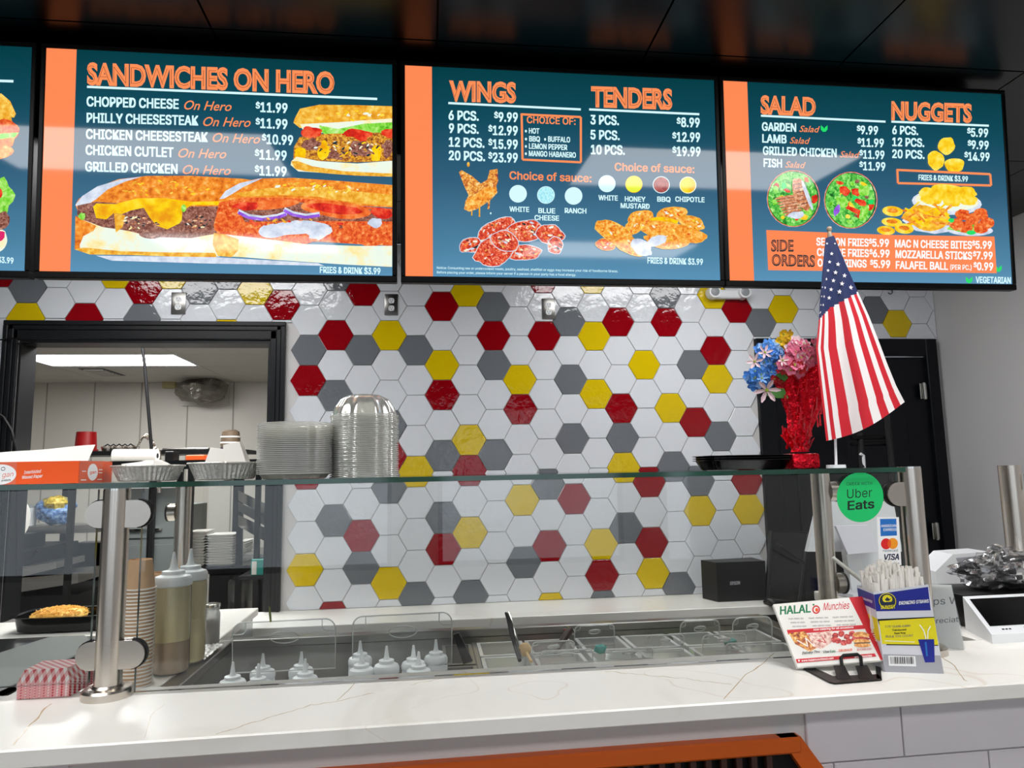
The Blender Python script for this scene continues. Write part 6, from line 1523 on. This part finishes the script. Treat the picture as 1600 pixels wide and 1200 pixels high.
# steel food pans sunk in the well
def food_pan(x0, x1, y0, y1, label, mat='steel_sheet', fill=None, zr=ZP-.035):
    t = thing('food_pan', label, 'food pan', V((x0+x1)/2, (y0+y1)/2, zr-.12), 'food pans in the prep well')
    mb = MB(); e = .012
    mb.box((x0, y0, zr-.003), (x1, y0+e, zr)).box((x0, y1-e, zr-.003), (x1, y1, zr)).box((x0, y0+e, zr-.003), (x0+e, y1-e, zr)).box((x1-e, y0+e, zr-.003), (x1, y1-e, zr))
    mb.build('pan_rim', mat, t)
    mb = MB(); a, b, c, d = x0+e, x1-e, y0+e, y1-e; zf_ = zr-.12
    mb.add([(a, c, zr), (b, c, zr), (b, d, zr), (a, d, zr), (a+.01, c+.01, zf_), (b-.01, c+.01, zf_), (b-.01, d-.01, zf_), (a+.01, d-.01, zf_)], [(0, 1, 5, 4), (1, 2, 6, 5), (2, 3, 7, 6), (3, 0, 4, 7), (4, 5, 6, 7)])
    mb.build('pan_basin', mat, t, smooth=0)
    return t
fills = [('pale chopped onion', 'd9cfa8'), ('dark olive', '3c3a24'), ('shredded lettuce', '7d9c4c'), ('tomato dice', 'a3402c'), ('white feta', 'dfdbca')]
food_pan(.045, .150, -1.36, -1.09, 'empty steel food pan under the gray tongs')
food_pan(.045, .150, -1.64, -1.38, 'empty steel food pan in front, beside the squeeze bottles')
k = 0
for (xa, xb) in ((.17, .335), (.345, .51), (.53, .695), (.705, .87), (.89, 1.05), (1.065, 1.24)):
    for (yy0, yy1, w1) in ((-1.27, -1.08, 'rear'), (-1.48, -1.29, 'middle'), (-1.70, -1.50, 'front')):
        nm, cl = fills[k % 5]; k += 1
        if xa > 1.06 and w1 == 'front': continue
        lab = 'clear plastic food pan of the %s row, %s of six' % (w1, ('first', 'second', 'third', 'fourth', 'fifth', 'sixth')[int((xa-.17)/.178+.3)])
        t = food_pan(xa, xb, yy0, yy1, lab, 'plastic_edge')
        MB().grid(lambda u, v: V(xa+.02+(xb-xa-.04)*u, yy0+.02+(yy1-yy0-.04)*v, ZP-.09+.008*noise.noise(V(u*6, v*6, k))), 10, 10).build('food_filling', pbr(nm+str(k), cl, .7, var=.4, vscale=80, bump=.5, bscale=120), t)
# utensils
tg = thing('tongs', 'grey handle of tongs standing up from the steel pan', 'tongs', at(810, 1030, Y=-1.5))
MB().tube([at(790, 957, Y=-1.30), at(794, 966, Y=-1.31), at(800, 992, Y=-1.36), at(812, 1032, Y=-1.48)], [.004, .007, .0075, .006], 10).build('arm', 'dark', tg)
MB().tube([at(794, 957, Y=-1.28), at(801, 975, Y=-1.31), at(808, 1000, Y=-1.38), at(815, 1028, Y=-1.46)], .004, 8).build('arm', 'steel_bright', tg)
tag(MB().prism([at(x, y, Y=-1.52) for x, y in ((708, 992), (717, 989), (739, 1033), (724, 1038))], (0, .02, 0)).build('tool_handle', 'black', None), 'black plastic tool handle leaning at the right of the squeeze bottles', 'utensil')
ldl = thing('ladle', 'black ladle handle with a steel end cap leaning in the well', 'utensil', at(875, 1003, Y=-1.2))
MB().tube([at(891, 985, Y=-1.13), at(885, 992, Y=-1.16), at(878, 1003, Y=-1.2), at(866, 1020, Y=-1.26)], [.012, .014, .012, .010], 12).build('handle', pbr('dark brown handle', '2a1512', .3), ldl)
MB().tube([at(882, 981, Y=-1.12), at(891, 984, Y=-1.13), at(898, 990, Y=-1.13)], .008, 10).build('steel_cap', 'steel_bright', ldl)
spn = thing('wooden_spoon', 'pale wooden spoon lying between the clear lids', 'utensil', at(822, 1020, Y=-1.4))
M['pale_wood'] = pbr('pale wood', 'c9a978', .6)
MB().ball(at(820, 1015, Y=-1.42), (.021, .012, .022), 14, 8).build('bowl', 'pale_wood', spn); MB().cyl(at(823, 1020, Y=-1.43), at(830, 1034, Y=-1.5), .005, n=8).build('handle', 'pale_wood', spn)
for x, y, Yc, lab in ((938, 1014, -1.4, 'teal plastic scoop under the middle clear lids'), (1140, 1003, -1.38, 'teal plastic scoop under the right clear lids')):
    c = at(x, y, Y=Yc); tag(MB().ball(c, (.022, .018, .014), 14, 8, jag=.3, seed=x).build('scoop', 'teal', None), lab, 'scoop')
hb2 = at(421, 958, Y=-1.2)
MBx = MB().tube([at(423, 972, Y=-1.50), at(422, 960, Y=-1.5), at(421, 948, Y=-1.5)], [.003, .004, .002], 6)
tag(MBx.build('herb_sprig', pbr('herb green', '76803a', .7), None), 'small green pepper stem sticking up behind the left clear lid', 'herb')

# ------------------------------------------------------------------ kitchen beyond the opening
KZ = 2.5; KY = 3.78; KX0, KX1 = -5.0, 0.6
struct('wall_kitchen_back', MB().box((KX0, KY, 0), (KX1, KY+.1, KZ+.1)), 'kpaint')
struct('wall_kitchen_left', MB().box((KX0-.1, T, 0), (KX0, KY, KZ+.1)), 'kpaint')
struct('wall_kitchen_right', MB().box((KX1, T, 0), (KX1+.1, KY, KZ+.1)), 'kpaint')
kc_ = struct('ceiling_kitchen', MB().box((KX0, T, KZ+.006), (KX1, KY, KZ+.06)), 'dark')
lx0, ly0 = -3.20, 2.03
_kp = MB().box((.004, .004, KZ), (1.216, .606, KZ+.008)); _m = None
for i in range(-2, 4):
    for j in range(-3, 3):
        x0, y0 = lx0+i*1.22, ly0+j*.61
        if (i, j) == (0, 0) or (i, j) == (1, -3): continue
        if x0+1.22 > KX1 or y0 < T or y0+.61 > KY or x0 < KX0: 
            a, b, c, d = max(x0, KX0), min(x0+1.216, KX1), max(y0, T), min(y0+.606, KY)
            if b-a > .05 and d-c > .05: MB().box((a+.002, c+.002, KZ), (b, d, KZ+.008)).build('ceiling_tile', 'kceil', kc_)
            continue
        if _m is None: o = _kp.build('ceiling_tile', 'kceil', kc_); _m = o.data
        else: o = link('ceiling_tile', _m, kc_)
        o.location = (x0, y0, 0)
M['klamp'] = glow('kitchen light diffuser', 'ffffff', 24.0)
light_panel(lx0, ly0, lx0+1.22, ly0+.61, KZ, 'lit ceiling panel in the kitchen, seen through the opening', 'klamp')
light_panel(lx0+1.22, ly0-3*.61+.02, lx0+2.44, ly0-2*.61-.0, KZ, 'kitchen ceiling light panel just inside the opening, above the view', 'klamp')
for k in range(0, 12):
    x = KX0+.3+k*.45
    if x < KX1: MB().box((x, KY-.004, .9), (x+.012, KY, KZ)).build('panel_seam', pbr('seam', '8f8b83', .6) if k == 0 else M['seam'], bpy.data.objects['wall_kitchen_back']) if k else M.update(seam=pbr('seam', '8f8b83', .6))
def kp(x, y, Y): return at(x, y, Y=Y)
def kbox(name, mat, x0, x1, y0, y1, Y, dep, parent, bev=0.0, zmin=None):
    a = kp(x0, y1, Y); b = kp(x1, y0, Y); z0 = a.z if zmin is None else zmin
    return MB().box((a.x, Y, z0), (b.x, Y+dep, b.z), bev=bev, seg=1).build(name, mat, parent)
# ceiling vent beside the light
v0 = at(105, 580, Z=KZ); t = thing('ceiling_vent', 'dark slotted air vent beside the kitchen light panel', 'vent', at(160, 580, Z=KZ-.004))
a = at(130, 577, Z=KZ-.004); b = at(205, 583, Z=KZ-.004)
for k in range(6): MB().box((a.x, a.y+k*.07, KZ-.016), (b.x-.15, a.y+k*.07+.04, KZ-.001)).build('slat', 'kceil', t)
MB().box((a.x-.03, a.y-.03, KZ-.003), (b.x-.12, a.y+.43, KZ-.0005)).build('backing', 'dark', t)
# foil covered exhaust fan on the far wall
fa = thing('exhaust_fan', 'exhaust fan wrapped in grey plastic high on the kitchen wall', 'fan', kp(315, 612, KY))
kbox('wall_frame', 'kpaint', 284, 358, 596, 634, KY-.03, .03, fa)
ctr = kp(315, 610, KY-.25)
M['wrap'] = pbr('crumpled grey wrap', '77736a', .3, .5, bump=1.0, bscale=14, bdist=.03)
MB().ball(ctr, (px(34, ctr), .18, px(19, ctr)), 28, 16, jag=.45, seed=5).build('wrapped_housing', 'wrap', fa)
tag(kbox('conduit_box', pbr('yellowed box', 'a39668', .6), 253, 273, 596, 606, KY-.06, .06, None), 'small yellowed electrical box under the kitchen ceiling', 'electrical box')
# hanging black cable and spring tap
c_ = [kp(221, 531, .9), kp(226, 570, .92), kp(231, 630, .95), kp(235, 680, .97), kp(237, 706, .98)]
c_.insert(0, V(c_[0].x, .9, KZ))
tag(MB().tube(c_, .0105, 8).build('hanging_cable', 'dark', None), 'thick dark cable hanging from the kitchen ceiling', 'cable')
sprg = thing('spray_tap', 'coiled spring arm of a kitchen spray tap', 'tap', kp(230, 720, 1.0))
pp = []
for k in range(90):
    u = k/89; xa = 216+32*u; ya_ = 705-24*sin(pi*min(1, u*1.05+.12)) if u < .9 else 706; ba = kp(xa, ya_, 1.0); a = 2*pi*u*20; pp.append(ba+V(.013*cos(a)*.6, .013*sin(a), .013*cos(a)))
MB().tube(pp, .0035, 5).build('spring', 'steel', sprg)
MB().tube([kp(248, 703, 1.0), kp(249, 716, 1.0), kp(249, 770, 1.0)], .012, 8).build('riser', 'steel', sprg)
# wall shelf with things on it
ws = thing('steel_shelf', 'long black-edged steel wall shelf in the kitchen', 'shelf', kp(250, 708, 1.6))
a = kp(60, 706, 1.45); b = kp(345, 703, 1.45)
MB().box((a.x-.5, 1.45, a.z-.03), (b.x+.15, 1.85, a.z), bev=.003, seg=1).build('shelf_board', 'black', ws)
for xx in (a.x, (a.x+b.x)/2, b.x): MB().box((xx, 1.8, .0), (xx+.04, 1.84, a.z-.03)).build('upright', 'dark', ws)
sz = a.z
def on_shelf(x, Y=1.6): p = kp(x, 700, Y); p.z = sz+.001; return p
p = on_shelf(134); r = px(15, p)
bk_ = thing('red_bucket', 'red plastic tub upside down on the kitchen shelf', 'tub', p)
hB = kp(134, 675, 1.6).z-p.z
MB().lathe([(r*1.12, 0), (r*1.12, .012), (r*1.04, .013), (r*.92, hB)], 28, p, cap0=True, cap1=True).build('tub_wall', 'red', bk_)
MB().lathe([(r*1.14, .006), (r*1.18, .010), (r*1.14, .016)], 28, p).build('tub_rim', 'red', bk_)
for k, x in enumerate((168, 177, 186, 195, 204)):
    p = on_shelf(x, 1.58+.02*(k % 2)); 
    t = thing('steel_pan', 'small dark steel pan leaning in the row on the kitchen shelf', 'pan', p, 'small pans on the kitchen shelf'); r = px(9, p)
    MB().lathe([(r*.8, 0), (r, .02), (r, .034), (r*.9, .034), (r*.75, .01)], 20, p, cap0=True).build('pan_body', 'steel', t); MB().tube([p+V(-r*.7, 0, .03), p+V(0, 0, .05), p+V(r*.7, 0, .03)], .005, 6).build('pan_handle', 'black', t)
p = on_shelf(360); r = px(14, p)
bt = thing('wicker_basket', 'brown stack of cups wrapped on the kitchen shelf right of the tap', 'basket', p)
hB = kp(362, 672, 1.6).z-p.z
M['basket'] = pbr('wrapped cups brown', '6e5c48', .6, bump=.8, bscale=60)
MB().lathe([(r*.95, 0), (r*1.05, hB*.3), (r, hB*.6), (r*.9, hB*.92), (r*.6, hB)], 24, p, cap0=True, cap1=True).build('basket_body', 'basket', bt)
for zz_ in (.3, .6): MB().lathe([(r*1.06, hB*zz_), (r*1.10, hB*zz_+.006), (r*1.04, hB*zz_+.012)], 24, p).build('basket_band', 'white', bt)
MB().lathe([(r*1.0, hB*.05), (r*1.1, hB*.1), (r*.5, hB*.15)], 16, p).build('basket_foot', pbr('purple', '4a2a6a', .6), bt)
p = on_shelf(300); tag(MB().box((p.x-.17, 1.5, sz+.001), (p.x+.14, 1.7, sz+.014), bev=.004).build('sheet_tray', 'steel_bright', None), 'flat steel sheet tray on the kitchen shelf', 'tray')
# paper towel roll lying beyond the foil pans
pr0 = kp(178, 712, .62); pr1 = kp(246, 712, .62); r = px(10, pr0)
rt = thing('paper_towel_roll', 'white paper towel roll lying in the kitchen behind the foil pans', 'paper towel', (pr0+pr1)/2)
MB().cyl(pr0, pr1, r, n=28).build('roll', 'white', rt); MB().cyl(pr1, pr1+V(.002, 0, 0), r*.4, n=16).build('core', 'dark', rt)
shl = thing('pass_shelf', 'dark steel shelf just inside the kitchen opening at glass-shelf height', 'shelf', kp(220, 735, .62))
a = kp(60, 723, .5); b = kp(436, 723, .5)
MB().box((WX0+.02, .45, pr0.z-r-.02), (WX1-.02, .85, pr0.z-r), bev=.002, seg=1).build('shelf_board', 'steel_sheet', shl)
MB().box((WX0+.02, .44, pr0.z-r-.05), (WX1-.02, .45, pr0.z-r+.0)).build('front_edge', 'black', shl)
shz = pr0.z-r
for xx in (WX0+.05, WX0+.62, WX1-.17, WX1-.06): MB().box((xx, .47, 0), (xx+.028, .50, shz-.02)).build('upright', 'black', shl)
def kthing_box(name, mat, x0, x1, ytop, Y, dep, zbase, label, cat, **kw):
    a = kp(x0, 740, Y); b = kp(x1, 740, Y); zt_ = kp((x0+x1)/2, ytop, Y).z
    return tag(MB().box((a.x, Y, zbase+.001), (b.x, Y+dep, zt_), bev=kw.get('bev', .004), seg=1).build(name, mat, None), label, cat)
kthing_box('orange_carton', 'box_orange', 289, 318, 711, .52, .12, shz, 'orange carton on the kitchen pass shelf behind the white food cups', 'box')
kthing_box('black_caddy', 'black', 256, 270, 705, .55, .1, shz, 'narrow black caddy on the kitchen pass shelf', 'caddy')
# lower part seen through the glass: table with foam boxes
tb = thing('kitchen_rack', 'black-posted kitchen rack holding foam boxes', 'rack', kp(345, 1000, 1.1))
tb.location.z = 0; WL[tb.name] = tb.location.copy()
zr1 = kp(340, 886, 1.0).z
ra_ = kp(288, 886, 1.0); rb_ = kp(436, 886, 1.0)
MB().box((ra_.x, 1.0, zr1-.03), (rb_.x+.1, 1.5, zr1)).build('shelf_board', 'steel_sheet', tb)
MB().box((ra_.x, .99, zr1-.04), (rb_.x+.1, 1.0, zr1+.004)).build('front_edge', 'black', tb)
MB().box((ra_.x+.01, 1.49, .28), (rb_.x+.09, 1.5, zr1-.03)).build('dark_filler', 'dark', tb)  # dark sheet added so the space under the rack looks dark
MB().box((ra_.x, 1.0, .25), (rb_.x+.1, 1.5, .28)).build('shelf_board', 'steel_sheet', tb)
for xx in (ra_.x, kp(370, 800, 1.0).x, rb_.x+.06): MB().box((xx, 1.0, 0), (xx+.035, 1.03, 1.62)).build('upright', 'black', tb)
for (x0, x1, ytop, Yc, grp, lab) in ((291, 319, 831, 1.06, 'left foam box stack', 'white foam box in the left stack on the kitchen rack'), (322, 364, 836, 1.06, 'middle foam box stack', 'white foam box in the wide middle stack on the kitchen rack'), (373, 384, 846, 1.2, 'right foam box stack', 'white foam box in the narrow right stack on the kitchen rack')):
    a = kp(x0, 880, Yc); b = kp(x1, 880, Yc); zt_ = kp(x0, ytop, Yc).z; n = 12; st = (zt_-zr1)/n; W_ = b.x-a.x
    c = V((a.x+b.x)/2, Yc+.1, zr1+.001); root = thing('foam_box', lab, 'foam box', c, grp)
    MB().add([(c.x+sx*(W_/2-(.012 if k < 1 else 0)), c.y+sy*(.1-(.01 if k < 1 else 0)), c.z+(0, st*.82)[k]) for k in (0, 1) for sx, sy in ((-1, -1), (1, -1), (1, 1), (-1, 1))], [(0, 1, 5, 4), (1, 2, 6, 5), (2, 3, 7, 6), (3, 0, 4, 7), (4, 5, 6, 7), (3, 2, 1, 0)]).build('foam_shell', 'foam', root, smooth=0)
    MB().box((c.x-W_/2-.004, c.y-.104, c.z+st*.80), (c.x+W_/2+.004, c.y+.104, c.z+st*.93)).build('foam_rim', 'foam', root, smooth=0)
    for k in range(1, n): dup(root, c+V(random.uniform(-.003, .003), 0, k*st))
# steel cabinet behind and steel hood with slanted front at right
cb = thing('steel_cabinet', 'tall grey steel cabinet in the kitchen behind the paper cups', 'cabinet', kp(250, 900, 1.9)); cb.location.z = 0; WL[cb.name] = cb.location.copy()
a = kp(215, 800, 1.8); b = kp(285, 790, 1.8)
M['kgrey'] = pbr('grey cabinet paint', '8b9290', .4)
MB().box((a.x-.25, 1.9, 0), (b.x, 2.4, b.z), bev=.004, seg=1).build('cabinet_body', 'kgrey', cb)
for k in range(3): MB().box((a.x-.23, 1.885, .25+k*.42), (b.x-.02, 1.9, .62+k*.42), bev=.003, seg=1).build('door_panel', 'kgrey', cb)
MB().box((a.x-.1, 1.86, b.z-.18), (a.x+.15, 1.885, b.z-.165)).build('handle', 'steel_bright', cb)
hd2 = thing('steel_hood', 'sloping stainless steel hood panels at the right of the kitchen', 'hood', kp(410, 830, .6)); hd2.location.z = 0; WL[hd2.name] = hd2.location.copy()
for k, (ya_, yb_) in enumerate(((788, 806), (806, 822), (826, 846))):
    q = [kp(372, ya_-22, .9), kp(425, ya_+4, .5), kp(425, yb_+6, .5), kp(372, yb_-24, .9)]
    MB().prism(q, (0, .02, -.004)).build('hood_panel', 'steel_bright' if k != 1 else 'steel_sheet', hd2, smooth=0)
q = kp(385, 865, .55); MB().box((q.x, .5, q.z-.02), (WX1+.25, .9, q.z+.0)).build('hood_ledge', 'steel_sheet', hd2)
MB().box((q.x+.02, .88, 0), (WX1+.25, .9, q.z-.02)).build('hood_back', 'dark', hd2)
# teal tub, bagged bin
tl2 = thing('teal_tub', 'teal plastic tub with a printed label on the right of the kitchen', 'tub', kp(403, 900, .5))
kbox('tub_body', 'teal', 391, 416, 873, 900, .46, .1, tl2, .006); kbox('tub_label', 'foam', 393, 401, 877, 898, .457, .003, tl2)
a = kp(372, 901, .45); MB().box((a.x, .45, a.z-.02), (WX1-.03, .8, a.z)).build('lower_shelf', 'dark', shl)
bn = kp(350, 950, .8); bn.z = .28
bin_ = thing('bagged_bin', 'round steel bin lined with a clear bag on the lower rack', 'bin', V(bn.x, 1.2, .28)); r = px(20, kp(350, 930, 1.2)); ztb = kp(350, 905, 1.2).z
MB().lathe([(r*.85, 0), (r, .02), (r, ztb-.28-.03)], 28, (bn.x, 1.22, .281), cap0=True).build('bin_wall', 'steel_sheet', bin_)
MB().lathe([(r*1.03, ztb-.28-.14), (r*1.05, ztb-.28-.02), (r*.9, ztb-.28), (r*.5, ztb-.28-.02)], 28, (bn.x, 1.22, .281), flute=.05, nf=9, cap1=True).build('bag_liner', 'lid_clear', bin_)
# charcoal grill station with steel drawers on the left
gr = thing('grill_station', 'black grill station with steel drawers on the left of the kitchen', 'grill', kp(60, 960, .8)); gr.location.z = 0; WL[gr.name] = gr.location.copy()
a = kp(-120, 880, .8); b = kp(32, 862, .8)
MB().box((a.x, .8, 0), (b.x, 1.5, b.z), bev=.004, seg=1).build('grill_body', 'black', gr)
for (x0, x1, y0, y1) in ((32, 88, 878, 902), (32, 122, 895, 925)):
    p0 = kp(x0, y0+8, .8); p1 = kp(x1, y0, .8); p2 = kp(x1, y1-14, .8); p3 = kp(x0, y1, .8)
    d_ = MB().prism([p0, p1, p2, p3], (0, .35, 0)).build('drawer', 'steel_sheet', gr, smooth=0)
    MB().tube([p0.lerp(p1, .1)+V(0, -.012, -.004), p0.lerp(p1, .9)+V(0, -.012, -.004)], .004, 6).build('drawer_rail', 'steel_bright', d_)
MB().box((b.x-.02, .82, 0), (kp(122, 900, .82).x, 1.4, kp(80, 925, .82).z-.02)).build('lower_body', 'dark', gr)
MB().tube([kp(40, 880, .75), kp(52, 868, .75), kp(58, 860, .75)], .008, 8).build('tap_lever', 'black', gr)
kthing_box('black_appliance', 'black', -40, 30, 838, .9, .35, b.z, 'black boxy appliance standing on the grill station', 'appliance')
fr = kp(92, 900, 1.55); fr2 = kp(165, 900, 1.55)
fry = thing('fryer', 'black fryer cabinet in the kitchen behind the left steel post', 'fryer', V(fr.x+.1, 1.7, 0))
MB().box((fr.x, 1.75, 0), (fr2.x, 1.88, kp(120, 848, 1.75).z), bev=.006, seg=1).build('cabinet_body', 'black', fry)
MB().tube([V(fr.x+.05, 1.74, .8), V(fr.x+.05, 1.725, .8), V(fr2.x-.05, 1.725, .8), V(fr2.x-.05, 1.74, .8)], .01, 8).build('door_handle', 'steel', fry)
kh = thing('kitchen_shelf', 'steel shelf across the kitchen behind the left part of the glass', 'shelf', kp(90, 835, 1.3)); a = kp(-60, 838, 1.3); b = kp(150, 838, 1.3)
MB().box((a.x, 1.3, a.z-.0), (b.x, 1.7, a.z+.05)).build('shelf_board', 'steel_sheet', kh)
for xx in (a.x, b.x-.04): MB().box((xx, 1.66, 0), (xx+.04, 1.7, a.z)).build('upright', 'dark', kh)
for x, lab in ((45, 'white plastic tub with blue lid on the kitchen shelf'),):
    p = kp(x, 800, 1.4); p.z = a.z+.051; r = px(13, p); t = thing('food_tub', lab, 'tub', p); MB().lathe([(r*.8, 0), (r, .12)], 24, p, cap0=True).build('tub_wall', 'white_plastic', t); MB().lathe([(r*1.05, .12), (r*1.05, .135)], 24, p, cap0=True, cap1=True).build('tub_lid', 'kgrey', t)
# lumps modelled to imitate the colourful food reflection in the left pane
M['refl_yellow'] = print_mat('yellow crinkle', [(.3, '6a5a10'), (.5, 'd8b820'), (.7, 'fff08a')], 40); M['refl_blue'] = print_mat('blue crinkle', [(.3, '1a2a4a'), (.5, '5a86c8'), (.65, 'a8c8e8'), (.8, 'e8f4ff')], 40)
p = kp(86, 805, 1.4); p.z = a.z+.051
bw = thing('reflection_lumps', 'blue and yellow lumps imitating a food reflection in the left glass', 'food', p)
MB().ball(p+V(0, 0, px(22, p)), (px(28, p), .1, px(21, p)), 24, 12, jag=.3, seed=8).build('wrap', 'refl_blue', bw); MB().ball(p+V(.02, -.03, px(34, p)), (px(18, p), .08, px(12, p)), 20, 10, jag=.4, seed=9).build('yellow_lump', 'refl_yellow', bw)
# towel roll hanging at far left inside the glass
rl = at(-12, 812, Y=.35); r2 = px(40, rl)
pt_ = thing('paper_towel_roll', 'large white paper towel roll at the left photo edge, behind the glass', 'paper towel', rl)
MB().cyl(V(rl.x-.30, .35, rl.z), V(at(32, 812, Y=.35).x, .35, rl.z), px(28, rl), n=32).build('roll', 'white', pt_)
MB().box((rl.x-.32, .34, rl.z-.01), (rl.x-.28, .36, shz-.02)).build('holder', 'steel', pt_)
# black cables on the casing
tag(MB().tube([at(0, 531, Y=-.035), at(20, 529, Y=-.04), at(40, 532, Y=-.04), at(55, 538, Y=-.03), at(44, 541, Y=-.03), at(28, 537, Y=-.035)], .004, 6).build('cable', 'black', None), 'black cable looped over the top left corner of the kitchen opening', 'cable')
tag(MB().tube([at(-10, 640, Y=-.04), at(6, 652, Y=-.04), at(18, 672, Y=-.04), at(24, 700, Y=-.04), at(26, 740, Y=-.04), at(26, 900, Y=-.04)], .006, 6).build('cable', 'black', None), 'black cable hanging down the left side of the opening casing', 'cable')
